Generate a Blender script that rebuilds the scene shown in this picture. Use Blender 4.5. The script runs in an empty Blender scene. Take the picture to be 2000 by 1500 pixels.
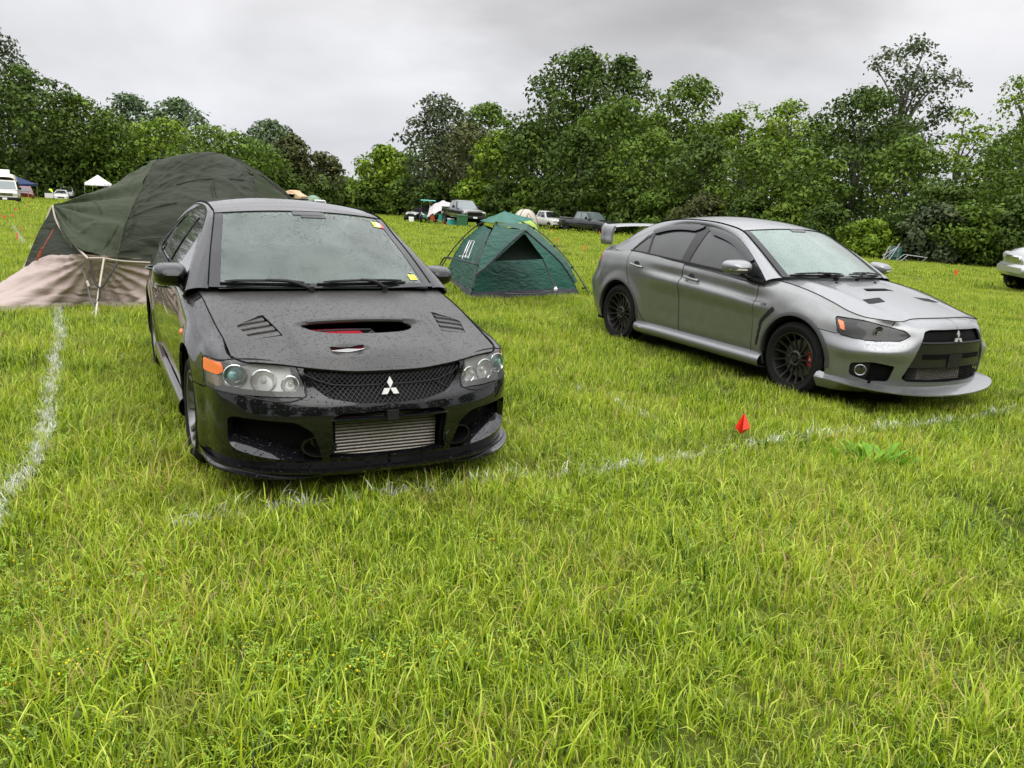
import bpy, math, random
import numpy as np
from math import sin, cos, pi, radians, sqrt
from mathutils import Matrix, Vector
scene = bpy.context.scene
COL = scene.collection
# ---------------------------------------------------------------- camera
PITCH, ROLL, CAMH = 0.23200, 0.05794, 1.601
cd = bpy.data.cameras.new('camera'); cam = bpy.data.objects.new('camera', cd); COL.objects.link(cam)
cp_, sp_, cr_, sr_ = cos(PITCH), sin(PITCH), cos(ROLL), sin(ROLL)
rt = Vector((cr_, sr_*sp_, sr_*cp_)); up = Vector((-sr_, cr_*sp_, cr_*cp_)); bk = Vector((0, -cp_, sp_))
M3 = Matrix((rt, up, bk)).transposed()
cam.matrix_world = Matrix.Translation((0, 0, CAMH)) @ M3.to_4x4()
cd.lens = 36*1576.45/2000; cd.sensor_width = 36; cd.clip_end = 3000; cd.clip_start = 0.05
scene.camera = cam
def ray(px, py):
    X = (px-1000)/1576.45; U = (750-py)/1576.45
    x = X*cr_-U*sr_; u = X*sr_+U*cr_
    return np.array([x, cp_+u*sp_, -sp_+u*cp_])
def at(px, py, Y):          # point seen at photo position px,py at forward distance Y
    d = ray(px, py); return np.array([0, 0, CAMH])+d*(Y/d[1])
# ---------------------------------------------------------------- world
w = bpy.data.worlds.new('World'); scene.world = w; w.use_nodes = True
nt = w.node_tree; nt.nodes.clear()
def N(nt, t, **k):
    n = nt.nodes.new(t)
    for a, v in k.items():
        if a == 'inp':
            for i, x in v.items(): n.inputs[i].default_value = x
        else: setattr(n, a, v)
    return n
SUN_EL, SUN_AZ = radians(52), radians(165)      # azimuth from +Y towards +X
out = N(nt, 'ShaderNodeOutputWorld')
sky = N(nt, 'ShaderNodeTexSky', sky_type='NISHITA', sun_disc=False, sun_elevation=SUN_EL, sun_rotation=SUN_AZ, air_density=1.0, dust_density=6.0, ozone_density=1.0)
bg1 = N(nt, 'ShaderNodeBackground', inp={1: 0.05})
nt.links.new(sky.outputs[0], bg1.inputs[0])
tc = N(nt, 'ShaderNodeTexCoord')
sep = N(nt, 'ShaderNodeSeparateXYZ'); nt.links.new(tc.outputs['Generated'], sep.inputs[0])
# overcast luminance rises from horizon to zenith
mr = N(nt, 'ShaderNodeMapRange', inp={1: 0.02, 2: 1.0, 3: 0.0, 4: 1.0}); nt.links.new(sep.outputs[2], mr.inputs[0])
ramp = N(nt, 'ShaderNodeValToRGB'); e = ramp.color_ramp.elements
e[0].position = 0.0; e[0].color = (0.92, 0.94, 1.00, 1); e[1].position = 1; e[1].color = (3.4, 3.45, 3.55, 1)
for p, c in ((0.08, (0.92, 0.93, 0.97, 1)), (0.26, (1.06, 1.05, 1.07, 1)), (0.5, (2.0, 2.0, 2.05, 1))):
    q = e.new(p); q.color = c
nt.links.new(mr.outputs[0], ramp.inputs[0])
mp = N(nt, 'ShaderNodeMapping', inp={3: (1.0, 1.0, 2.6), 2: (0, 0, 0.35)}); nt.links.new(tc.outputs['Generated'], mp.inputs[0])
n1 = N(nt, 'ShaderNodeTexNoise', inp={'Scale': 2.1, 'Detail': 5.0, 'Roughness': 0.5, 'Distortion': 0.5}); nt.links.new(mp.outputs[0], n1.inputs[0])
cr1 = N(nt, 'ShaderNodeMapRange', inp={1: 0.36, 2: 0.64, 3: 0.82, 4: 1.10}); nt.links.new(n1.outputs[0], cr1.inputs[0])
# one darker cloud bank: a soft lobe around a direction (world space)
def lobe(dirv, r0, r1, k0):
    vm = N(nt, 'ShaderNodeVectorMath', operation='SUBTRACT'); vm.inputs[1].default_value = dirv
    nz = N(nt, 'ShaderNodeTexNoise', inp={'Scale': 5.0, 'Detail': 4.0}); nt.links.new(mp.outputs[0], nz.inputs[0])
    ad = N(nt, 'ShaderNodeVectorMath', operation='MULTIPLY_ADD'); ad.inputs[1].default_value = (0.30, 0.30, 0.22)
    nt.links.new(nz.outputs['Color'], ad.inputs[0]); nt.links.new(tc.outputs['Generated'], ad.inputs[2])
    s2 = N(nt, 'ShaderNodeVectorMath', operation='SUBTRACT'); s2.inputs[1].default_value = (0.15, 0.15, 0.11)
    nt.links.new(ad.outputs[0], s2.inputs[0]); nt.links.new(s2.outputs[0], vm.inputs[0])
    sc = N(nt, 'ShaderNodeVectorMath', operation='MULTIPLY'); sc.inputs[1].default_value = (1, 1, 2.3); nt.links.new(vm.outputs[0], sc.inputs[0])
    ln = N(nt, 'ShaderNodeVectorMath', operation='LENGTH'); nt.links.new(sc.outputs[0], ln.inputs[0])
    m = N(nt, 'ShaderNodeMapRange', interpolation_type='SMOOTHSTEP', inp={1: r0, 2: r1, 3: k0, 4: 1.0}); nt.links.new(ln.outputs['Value'], m.inputs[0])
    return m.outputs[0]
dd = ray(1230, 20); dd = dd/np.linalg.norm(dd)
l1 = lobe(tuple(dd), 0.03, 0.40, 0.58)
dd = ray(1560, -60); dd = dd/np.linalg.norm(dd)
l2 = lobe(tuple(dd), 0.02, 0.22, 0.80)
m0 = N(nt, 'ShaderNodeMath', operation='MULTIPLY'); nt.links.new(l1, m0.inputs[0]); nt.links.new(l2, m0.inputs[1]); l1 = m0.outputs[0]
m1 = N(nt, 'ShaderNodeMath', operation='MULTIPLY'); nt.links.new(cr1.outputs[0], m1.inputs[0]); nt.links.new(l1, m1.inputs[1])
vs = N(nt, 'ShaderNodeVectorMath', operation='SCALE'); nt.links.new(ramp.outputs[0], vs.inputs[0]); nt.links.new(m1.outputs[0], vs.inputs['Scale'])
bg2 = N(nt, 'ShaderNodeBackground', inp={1: 0.95}); nt.links.new(vs.outputs[0], bg2.inputs[0])
mx = N(nt, 'ShaderNodeMixShader', inp={0: 0.96}); nt.links.new(bg1.outputs[0], mx.inputs[1]); nt.links.new(bg2.outputs[0], mx.inputs[2])
nt.links.new(mx.outputs[0], out.inputs[0])
# ---------------------------------------------------------------- sun behind cloud
sd = bpy.data.lights.new('sun', 'SUN'); sd.energy = 1.5; sd.angle = radians(60); sd.color = (1, 0.96, 0.9)
so = bpy.data.objects.new('sun', sd); COL.objects.link(so)
sv = Vector((sin(SUN_AZ)*cos(SUN_EL), cos(SUN_AZ)*cos(SUN_EL), sin(SUN_EL)))
so.rotation_euler = sv.to_track_quat('Z', 'Y').to_euler()
scene.view_settings.view_transform = 'Standard'; scene.view_settings.look = 'None'
scene.view_settings.exposure = 0.0; scene.view_settings.gamma = 1.0
scene.view_settings.use_curve_mapping = False
scene.cycles.max_bounces = 8; scene.cycles.transparent_max_bounces = 12
scene.cycles.diffuse_bounces = 3; scene.cycles.glossy_bounces = 3; scene.cycles.transmission_bounces = 4
scene.cycles.caustics_reflective = False; scene.cycles.caustics_refractive = False
# ---------------------------------------------------------------- object helpers
def tag(o, label=None, cat=None, group=None, kind=None):
    for k, v in (('label', label), ('category', cat), ('group', group), ('kind', kind)):
        if v: o[k] = v
    return o
def empty(name, loc=(0, 0, 0), rz=0, label=None, cat=None, group=None, rot=None):
    o = bpy.data.objects.new(name, None); o.location = loc; o.rotation_euler = rot if rot else (0, 0, rz)
    o.empty_display_size = 0.2; COL.objects.link(o); return tag(o, label, cat, group)
def meshobj(name, V, F, mat, parent=None, smooth=True, sharp=35, mi=None):
    me = bpy.data.meshes.new(name)
    me.from_pydata([tuple(v) for v in V], [], [tuple(f) for f in F])
    mats = mat if isinstance(mat, (list, tuple)) else [mat]
    for m in mats: me.materials.append(m)
    if mi is not None: me.polygons.foreach_set('material_index', mi)
    me.validate(); me.update()
    if smooth:
        me.polygons.foreach_set('use_smooth', [True]*len(me.polygons))
        if sharp: me.set_sharp_from_angle(angle=radians(sharp))
    o = bpy.data.objects.new(name, me); COL.objects.link(o)
    if parent: o.parent = parent
    return o
def copy_tree(o, parent=None):
    c = o.copy(); COL.objects.link(c); c.parent = parent
    for ch in list(o.children): copy_tree(ch, c)
    return c
class MB:
    def __init__(s): s.V = []; s.F = []; s.I = []; s.mi = 0
    def add(s, V, F):
        b = len(s.V); s.V += [tuple(map(float, v)) for v in V]; s.F += [tuple(i+b for i in f) for f in F]; s.I += [s.mi]*len(F); return s
    def box(s, a, b, taper=None):
        x0, y0, z0 = a; x1, y1, z1 = b
        V = [(x0, y0, z0), (x1, y0, z0), (x1, y1, z0), (x0, y1, z0), (x0, y0, z1), (x1, y0, z1), (x1, y1, z1), (x0, y1, z1)]
        return s.add(V, [(3, 2, 1, 0), (4, 5, 6, 7), (0, 1, 5, 4), (1, 2, 6, 5), (2, 3, 7, 6), (3, 0, 4, 7)])
    def grid(s, P, cu=False, cv=False, flip=False):
        P = np.asarray(P, float); n, m = P.shape[:2]; F = []
        for i in range(n if cu else n-1):
            for j in range(m if cv else m-1):
                a, b, c, d = i*m+j, ((i+1) % n)*m+j, ((i+1) % n)*m+(j+1) % m, i*m+(j+1) % m
                F.append((d, c, b, a) if flip else (a, b, c, d))
        return s.add(P.reshape(-1, 3), F)
    def tube(s, pts, r, n=8, caps=True, flat=1.0):
        pts = [np.array(p, float) for p in pts]; k = len(pts); R = r if isinstance(r, (list, tuple)) else [r]*k
        rings = []; prev = None
        for i in range(k):
            t = pts[min(i+1, k-1)]-pts[max(i-1, 0)]; t = t/(np.linalg.norm(t)+1e-9)
            if prev is None:
                a = np.array([0, 0, 1.0]) if abs(t[2]) < .9 else np.array([1.0, 0, 0]); u = np.cross(t, a)
            else: u = prev-t*np.dot(prev, t)
            u = u/(np.linalg.norm(u)+1e-9); v = np.cross(t, u); prev = u
            rings.append([pts[i]+R[i]*(cos(2*pi*j/n)*u+sin(2*pi*j/n)*v*flat) for j in range(n)])
        b = len(s.V); s.grid(np.array(rings), cv=True)
        if caps: s.F += [tuple(b+j for j in range(n)), tuple(b+(k-1)*n+j for j in reversed(range(n)))]; s.I += [s.mi]*2
        return s
    def lathe(s, prof, n=32, c=(0, 0, 0), axis='y', a0=0, a1=2*pi):
        full = abs(a1-a0-2*pi) < 1e-6; P = []
        for i in range(n if full else n+1):
            a = a0+(a1-a0)*i/n
            row = []
            for (d, r) in prof:
                if axis == 'y': row.append((c[0]+r*cos(a), c[1]+d, c[2]+r*sin(a)))
                elif axis == 'x': row.append((c[0]+d, c[1]+r*cos(a), c[2]+r*sin(a)))
                else: row.append((c[0]+r*cos(a), c[1]+r*sin(a), c[2]+d))
            P.append(row)
        return s.grid(np.array(P), cu=full)
    def prism(s, poly, fn0, fn1):      # polygon of 2D points extruded between two placing functions
        n = len(poly); V = [fn0(*p) for p in poly]+[fn1(*p) for p in poly]
        F = [tuple(range(n)), tuple(range(2*n-1, n-1, -1))]+[(i, n+i, n+(i+1) % n, (i+1) % n) for i in range(n)]
        return s.add(V, F)
    def xf(s, M):
        s.V = [tuple(M @ Vector(v)) for v in s.V]; return s
    def mirror_y(s, start=0):
        V = s.V[start:]; b = len(s.V); F = [tuple(i-start+b for i in reversed(f)) for f in s.F if min(f) >= start]
        I = [s.I[k] for k, f in enumerate(s.F) if min(f) >= start]
        s.V += [(x, -y, z) for x, y, z in V]; s.F += F; s.I += I; return s
    def build(s, name, mat, parent=None, smooth=True, sharp=35):
        return meshobj(name, s.V, s.F, mat, parent, smooth, sharp, s.I if isinstance(mat, (list, tuple)) else None)
def spline(P, h=None, n=None, closed=False):
    """Hermite curve through points, chord length parameter; samples about h apart"""
    P = np.asarray(P, float); k = len(P)
    if closed: P = np.vstack([P[-1:], P, P[:2]])
    T = tang(P[None])[0]; outp = []
    rng = range(1, k+1) if closed else range(k-1)
    for i in rng:
        L = np.linalg.norm(P[i+1]-P[i]); c = n if n else max(1, int(round(L/h)))
        for j in range(c):
            outp.append(herm(P[i], P[i+1], T[i]*L, T[i+1]*L, j/c))
    if not closed: outp.append(P[-1])
    return np.array(outp)
def tang(P):      # P: rows, n, 3 -> tangent per unit chord, along axis 1
    n = P.shape[1]; T = np.zeros_like(P); d = P[:, 1:]-P[:, :-1]; L = np.linalg.norm(d, axis=2, keepdims=True)+1e-9; s = d/L
    T[:, 0] = s[:, 0]; T[:, -1] = s[:, -1]
    if n > 2: T[:, 1:-1] = (s[:, :-1]*L[:, 1:]+s[:, 1:]*L[:, :-1])/(L[:, :-1]+L[:, 1:])
    return T
def herm(a, b, ta, tb, t): return (2*t**3-3*t*t+1)*a+(t**3-2*t*t+t)*ta+(-2*t**3+3*t*t)*b+(t**3-t*t)*tb
def dense_axis(P, h):   # refine along axis 1
    T = tang(P); res = []
    for i in range(P.shape[1]-1):
        L = np.linalg.norm(P[:, i+1]-P[:, i], axis=1)[:, None]; c = max(1, int(round(L.max()/h)))
        for j in range(c): res.append(herm(P[:, i], P[:, i+1], T[:, i]*L, T[:, i+1]*L, j/c))
    res.append(P[:, -1]); return np.stack(res, 1)
def dense(P, h):
    P = dense_axis(np.asarray(P, float), h); return dense_axis(P.transpose(1, 0, 2), h).transpose(1, 0, 2)
def normals(P):
    du = np.gradient(P, axis=0); dv = np.gradient(P, axis=1); n = np.cross(du, dv)
    return n/(np.linalg.norm(n, axis=2, keepdims=True)+1e-12)
class Region:
    """closed outline given by 3D points, seen along direction k"""
    def __init__(s, pts, k=(0, 1, 0), h=0.012, smooth=True, rounded=None):
        k = np.array(k, float); k /= np.linalg.norm(k); s.k = k
        e2 = np.array([0, 0, 1.0])
        if abs(k[2]) > .9: e2 = np.array([0, 1.0, 0])
        e2 = e2-k*np.dot(e2, k); e2 /= np.linalg.norm(e2); e1 = np.cross(e2, k)
        s.A = np.stack([e1, e2]); pts = np.asarray(pts, float)
        Q = pts @ s.A.T
        if rounded: Q = round_poly(Q, rounded)
        elif smooth: Q = spline(np.c_[Q, np.zeros(len(Q))], h=h, closed=True)[:, :2]
        s.Q = Q
    def sd(s, P):      # P (n,3) -> signed distance (+ inside), vector to the nearest boundary point (2D)
        p = P @ s.A.T; Q = s.Q; Q2 = np.roll(Q, -1, 0); best = np.full(len(p), 1e9); vec = np.zeros_like(p); ins = np.zeros(len(p), bool)
        for a, b in zip(Q, Q2):
            d = b-a; L = d @ d+1e-15; t = np.clip(((p-a) @ d)/L, 0, 1); c = a+t[:, None]*d-p; q = (c**2).sum(1)
            m = q < best; best[m] = q[m]; vec[m] = c[m]
            cr = ((a[1] > p[:, 1]) != (b[1] > p[:, 1])) & (p[:, 0] < (b[0]-a[0])*(p[:, 1]-a[1])/(b[1]-a[1]+1e-15)+a[0]); ins ^= cr
        dist = np.sqrt(best); return np.where(ins, dist, -dist), vec
def round_poly(Q, r, n=5):
    outp = []; k = len(Q); R = r if isinstance(r, (list, tuple)) else [r]*k
    for i in range(k):
        a, b, c = Q[i-1], Q[i], Q[(i+1) % k]; u = (a-b); v = (c-b); lu = np.linalg.norm(u); lv = np.linalg.norm(v)
        d = min(R[i], lu*.45, lv*.45); p0 = b+u/lu*d; p2 = b+v/lv*d
        for j in range(n+1):
            t = j/n; outp.append((1-t)**2*p0+2*t*(1-t)*b+t*t*p2)
    return np.array(outp)
def trim(P, cons, gap=0.003, skirt=0.012, h=0.012, Nn=None):
    """P (n,m,3) grid; cons = [(Region, +1 keep inside / -1 keep outside[, gap])] -> V, F with the boundary snapped onto the outlines"""
    n, m = P.shape[:2]; V = P.reshape(-1, 3).copy(); NV = (normals(P) if Nn is None else Nn).reshape(-1, 3); ok = np.ones(len(V), bool)
    keep = np.ones(len(V), bool)
    for c in cons:
        R, sg = c[0], c[1]; g = c[2] if len(c) > 2 else gap
        kk = NV @ R.k; face = np.abs(kk) > 0.12
        sdv, vec = R.sd(V); s_ = sg*sdv-g
        near = (np.abs(s_) < 0.62*h) & face
        L = np.linalg.norm(vec, axis=1)+1e-12
        dirn = vec/L[:, None]*np.where(sdv > 0, 1, -1)[:, None]*sg   # direction of decreasing s_
        d2 = dirn*s_[:, None]
        d3 = d2 @ R.A; t = -(NV*d3).sum(1)/np.where(np.abs(kk) < 1e-3, 1e-3, kk); d3 = d3+t[:, None]*R.k
        lim = np.linalg.norm(d3, axis=1) < 4*h
        mv = near & lim; V[mv] += d3[mv]; s2 = s_.copy(); s2[mv] = 0
        if len(c) > 3 and c[3] == 'side': s2[~face] = -sg*1.0 if sg > 0 else 1.0
        keep &= s2 > -1e-6
    F = []
    K = keep.reshape(n, m)
    fi = K[:-1, :-1] & K[1:, :-1] & K[1:, 1:] & K[:-1, 1:]
    ii, jj = np.nonzero(fi); a = ii*m+jj; F = np.stack([a, a+m, a+m+1, a+1], 1)
    used = np.unique(F); mp = -np.ones(len(V), int); mp[used] = np.arange(len(used)); F = mp[F]; V2 = V[used]; N2 = NV[used]
    F = [tuple(f) for f in F]
    if skirt and F:
        V2, F = add_skirt(V2, F, N2, skirt)
    return V2, F
def add_skirt(V, F, NV, depth):
    cnt = {}
    for f in F:
        for i in range(len(f)):
            a, b = f[i], f[(i+1) % len(f)]; key = (min(a, b), max(a, b)); cnt[key] = None if key in cnt else (a, b)
    E = [v for v in cnt.values() if v]; idx = {}; V = list(map(tuple, V)); F = list(F)
    for e_ in E:
        for q in e_:
            if q not in idx: idx[q] = len(V); V.append(tuple(np.array(V[q])-NV[q]*depth))
    for a, b in E: F.append((b, a, idx[a], idx[b]))
    return np.array(V), F
# ---------------------------------------------------------------- materials
MATS = {}
def mat(name, col=(.5, .5, .5), rough=.5, metal=0.0, coat=0.0, spec=.5, noise=None, bump=None, **kw):
    m = bpy.data.materials.new(name); m.use_nodes = True; t = m.node_tree; b = t.nodes['Principled BSDF']
    b.inputs['Base Color'].default_value = (*col, 1); b.inputs['Roughness'].default_value = rough; b.inputs['Metallic'].default_value = metal
    b.inputs['Coat Weight'].default_value = coat; b.inputs['Coat Roughness'].default_value = kw.get('coat_rough', .03); b.inputs['Specular IOR Level'].default_value = spec
    if 'trans' in kw: b.inputs['Transmission Weight'].default_value = kw['trans']
    if 'alpha' in kw: b.inputs['Alpha'].default_value = kw['alpha']
    if 'emit' in kw: b.inputs['Emission Color'].default_value = (*kw['emit'], 1); b.inputs['Emission Strength'].default_value = 1
    co = N(t, 'ShaderNodeTexCoord')
    if noise:       # (scale, amount, second colour)
        nz = N(t, 'ShaderNodeTexNoise', inp={'Scale': noise[0], 'Detail': 6.0, 'Roughness': .6}); t.links.new(co.outputs['Object'], nz.inputs[0])
        mr = N(t, 'ShaderNodeMapRange', inp={1: .35, 2: .65, 3: 0.0, 4: noise[1]}); t.links.new(nz.outputs[0], mr.inputs[0])
        mx = N(t, 'ShaderNodeMix', data_type='RGBA'); mx.inputs[6].default_value = (*col, 1); mx.inputs[7].default_value = (*noise[2], 1)
        t.links.new(mr.outputs[0], mx.inputs[0]); t.links.new(mx.outputs[2], b.inputs['Base Color'])
    if bump:        # (scale, strength, distance)
        nz = N(t, 'ShaderNodeTexNoise', inp={'Scale': bump[0], 'Detail': 5.0}); t.links.new(co.outputs['Object'], nz.inputs[0])
        bp = N(t, 'ShaderNodeBump', inp={'Strength': bump[1], 'Distance': bump[2]}); t.links.new(nz.outputs[0], bp.inputs['Height']); t.links.new(bp.outputs[0], b.inputs['Normal'])
    MATS[name] = m; return m
def drops(m, scale=90, strength=.6, dist=.003, top=True, amount=.5, rough_in=None, streak=False, inp=('Normal', 'Coat Normal')):
    """raindrops standing on a wet surface: round beads of random size"""
    t = m.node_tree; b = t.nodes['Principled BSDF']; co = N(t, 'ShaderNodeTexCoord')
    hs = []
    for k, (sc, am) in enumerate(((scale, amount), (scale*1.9, amount*.9))):
        vo = N(t, 'ShaderNodeTexVoronoi', inp={'Scale': sc}); vo.inputs['Randomness'].default_value = 1
        src = co.outputs['Object']
        if streak:
            mp = N(t, 'ShaderNodeMapping', inp={3: (1, 1, .35)}); t.links.new(src, mp.inputs[0]); src = mp.outputs[0]
        t.links.new(src, vo.inputs[0])
        sp = N(t, 'ShaderNodeSeparateColor'); t.links.new(vo.outputs['Color'], sp.inputs[0])
        r = N(t, 'ShaderNodeMapRange', inp={1: 1-am, 2: 1.0, 3: 0.0, 4: .42}); t.links.new(sp.outputs[0], r.inputs[0])   # radius of the bead
        q = N(t, 'ShaderNodeMath', operation='SUBTRACT'); t.links.new(r.outputs[0], q.inputs[0]); t.links.new(vo.outputs['Distance'], q.inputs[1])
        mx = N(t, 'ShaderNodeMath', operation='MAXIMUM'); mx.inputs[1].default_value = 0; t.links.new(q.outputs[0], mx.inputs[0])
        sq = N(t, 'ShaderNodeMath', operation='POWER'); sq.inputs[1].default_value = .6; t.links.new(mx.outputs[0], sq.inputs[0]); hs.append(sq.outputs[0])
    ad0 = N(t, 'ShaderNodeMath', operation='ADD'); t.links.new(hs[0], ad0.inputs[0]); t.links.new(hs[1], ad0.inputs[1])
    ad = ad0
    if top:      # beads stand on the surfaces that face the sky and run off the steep ones
        g_ = N(t, 'ShaderNodeNewGeometry'); sx = N(t, 'ShaderNodeSeparateXYZ'); t.links.new(g_.outputs['Normal'], sx.inputs[0])
        tm = N(t, 'ShaderNodeMapRange', inp={1: .15, 2: .7, 3: .02, 4: 1.0}); t.links.new(sx.outputs[2], tm.inputs[0])
        ad = N(t, 'ShaderNodeMath', operation='MULTIPLY'); t.links.new(ad0.outputs[0], ad.inputs[0]); t.links.new(tm.outputs[0], ad.inputs[1])
    bp = N(t, 'ShaderNodeBump', inp={'Strength': strength, 'Distance': dist}); t.links.new(ad.outputs[0], bp.inputs['Height'])
    for i in inp: t.links.new(bp.outputs[0], b.inputs[i])
    return m
M_black = mat('black_paint', (.004, .004, .005), .3, 0, 1.0, .05); drops(M_black, 62, 1.0, .008, amount=.7)
M_blackside = mat('black_paint_door', (.004, .004, .005), .3, 0, 1.0, .05); drops(M_blackside, 110, .35, .003, amount=.35, streak=True)
M_carbon = mat('matte_carbon', (.024, .022, .020), .45, 0, .34, .3, noise=(3, .5, (.05, .046, .042)), coat_rough=.22); drops(M_carbon, 55, 1.0, .009, amount=.75)
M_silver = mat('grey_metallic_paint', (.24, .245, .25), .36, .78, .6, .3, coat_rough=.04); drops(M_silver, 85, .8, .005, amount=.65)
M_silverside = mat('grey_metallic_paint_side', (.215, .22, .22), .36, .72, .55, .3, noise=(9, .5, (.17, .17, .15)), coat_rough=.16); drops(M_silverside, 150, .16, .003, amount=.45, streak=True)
M_plastic = mat('black_plastic', (.010, .010, .011), .5, spec=.25, noise=(30, .5, (.02, .02, .02)))
M_gloss = mat('gloss_black', (.005, .005, .006), .2, 0, .7, .05); drops(M_gloss, 110, .3, .003, amount=.4)
M_dark = mat('dark_void', (.003, .003, .003), .9, spec=.1)
M_rubber = mat('tyre_rubber', (.008, .008, .008), .8, spec=.15, noise=(25, .5, (.015, .014, .013)), bump=(60, .3, .002))
M_rimdark = mat('bronze_black_rim', (.028, .026, .025), .32, .6, noise=(14, .4, (.05, .047, .043)))
M_rimgrey = mat('grey_rim', (.16, .16, .165), .35, .8, noise=(20, .6, (.10, .095, .09)))
M_discm = mat('brake_disc_steel', (.25, .24, .23), .4, .9, noise=(20, .7, (.16, .12, .09)))
M_red = mat('red_caliper', (.62, .012, .015), .35, 0, .5)
M_chrome = mat('chrome', (.75, .75, .76), .12, 1.0)
M_orange = mat('amber_lens', (.85, .17, .04), .2, 0, .8, noise=(60, .4, (.95, .28, .10)))
M_white = mat('white_mark', (.8, .8, .8), .4)
M_alu = mat('aluminium_fins', (.28, .26, .23), .45, .6, noise=(40, .6, (.16, .14, .11)))
M_redbox = mat('red_plastic_box', (.42, .02, .035), .35)
M_yellow = mat('yellow_sticker', (.75, .75, .05), .5)
M_redst = mat('red_sticker', (.6, .08, .05), .5)
M_redlens = mat('red_tail_lens', (.35, .03, .03), .15, 0, .8)
def clear_lens(name, tint=(.9, .92, .92), refl=.12, a=.85, rough=.08, milk=(.6, .6, .58)):
    m = bpy.data.materials.new(name); m.use_nodes = True; t = m.node_tree; t.nodes.clear()
    o = N(t, 'ShaderNodeOutputMaterial'); tr = N(t, 'ShaderNodeBsdfTransparent'); tr.inputs[0].default_value = (*tint, 1)
    gl = N(t, 'ShaderNodeBsdfGlossy', inp={'Roughness': rough}); fr = N(t, 'ShaderNodeFresnel', inp={0: 1.5})
    df = N(t, 'ShaderNodeBsdfDiffuse'); df.inputs[0].default_value = (*milk, 1)
    m1 = N(t, 'ShaderNodeMixShader', inp={0: 1-a}); t.links.new(tr.outputs[0], m1.inputs[1]); t.links.new(df.outputs[0], m1.inputs[2])
    m2 = N(t, 'ShaderNodeMixShader'); t.links.new(fr.outputs[0], m2.inputs[0]); t.links.new(m1.outputs[0], m2.inputs[1]); t.links.new(gl.outputs[0], m2.inputs[2])
    t.links.new(m2.outputs[0], o.inputs[0]); MATS[name] = m; return m
M_lens = clear_lens('headlight_lens', a=.93, milk=(.85, .84, .80))
M_lensdark = clear_lens('smoked_lens', tint=(.25, .25, .25), a=.95)
def fogged_glass(name, col, amt, scale=120, rough=.12, drop=.5, hi=(.6, .66, .62), seen=.35):
    """window glass misted on the inside, beaded with rain outside"""
    m = mat(name, col, rough, 0, .8, .4, noise=(2.2, .8, hi), coat_rough=.05); drops(m, scale, 1.0, .008, amount=drop)
    t = m.node_tree; tr = N(t, 'ShaderNodeBsdfTransparent'); tr.inputs[0].default_value = (.75, .85, .80, 1); mx = N(t, 'ShaderNodeMixShader', inp={0: seen}); o = [n for n in t.nodes if n.type == 'OUTPUT_MATERIAL'][0]
    nz = N(t, 'ShaderNodeTexNoise', inp={'Scale': 3.0, 'Detail': 4.0}); co = N(t, 'ShaderNodeTexCoord'); t.links.new(co.outputs['Object'], nz.inputs[0]); mr = N(t, 'ShaderNodeMapRange', inp={1: .35, 2: .65, 3: seen*.8, 4: seen*1.2}); t.links.new(nz.outputs[0], mr.inputs[0]); t.links.new(mr.outputs[0], mx.inputs[0])
    t.links.new(t.nodes['Principled BSDF'].outputs[0], mx.inputs[1]); t.links.new(tr.outputs[0], mx.inputs[2]); t.links.new(mx.outputs[0], o.inputs[0])
    return m
M_wsB = fogged_glass('misted_windscreen', (.105, .138, .120), .9, 60, hi=(.135, .178, .152), drop=.8, seen=.42)
M_wsS = fogged_glass('misted_windscreen_pale', (.15, .215, .185), .8, 90, hi=(.21, .29, .25), drop=.5, seen=.22)
M_tint = mat('tinted_glass', (.012, .013, .013), .06, 0, 1.0, .6); drops(M_tint, 150, .35, .002, amount=.5)
M_tintS = mat('tinted_window_wet', (.018, .019, .018), .2, 0, .6, .3, noise=(6, .5, (.035, .036, .034))); drops(M_tintS, 150, .25, .002, amount=.5, streak=True)
def mesh_grille(name, col=(.015, .015, .016), sc=70):
    m = mat(name, col, .6, spec=.08); t = m.node_tree; b = t.nodes['Principled BSDF']; co = N(t, 'ShaderNodeTexCoord')
    mp = N(t, 'ShaderNodeMapping', inp={2: (radians(45), 0, 0), 3: (0.001, 1, 1)}); t.links.new(co.outputs['Object'], mp.inputs[0])
    ch = N(t, 'ShaderNodeTexBrick', inp={'Scale': sc, 'Mortar Size': .012, 'Brick Width': 1.0, 'Row Height': 1.0}); ch.offset = 0
    sx = N(t, 'ShaderNodeSeparateXYZ'); cx = N(t, 'ShaderNodeCombineXYZ'); t.links.new(mp.outputs[0], sx.inputs[0])
    t.links.new(sx.outputs[1], cx.inputs[0]); t.links.new(sx.outputs[2], cx.inputs[1]); t.links.new(cx.outputs[0], ch.inputs[0])
    ch.inputs['Mortar Size'].default_value = .12
    mx = N(t, 'ShaderNodeMix', data_type='RGBA'); mx.inputs[6].default_value = (.002, .002, .002, 1); mx.inputs[7].default_value = (*col, 1)
    t.links.new(ch.outputs['Fac'], mx.inputs[0]); t.links.new(mx.outputs[2], b.inputs['Base Color']); return m
M_mesh = mesh_grille('mesh_grille', (.010, .010, .011), 60)
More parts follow.
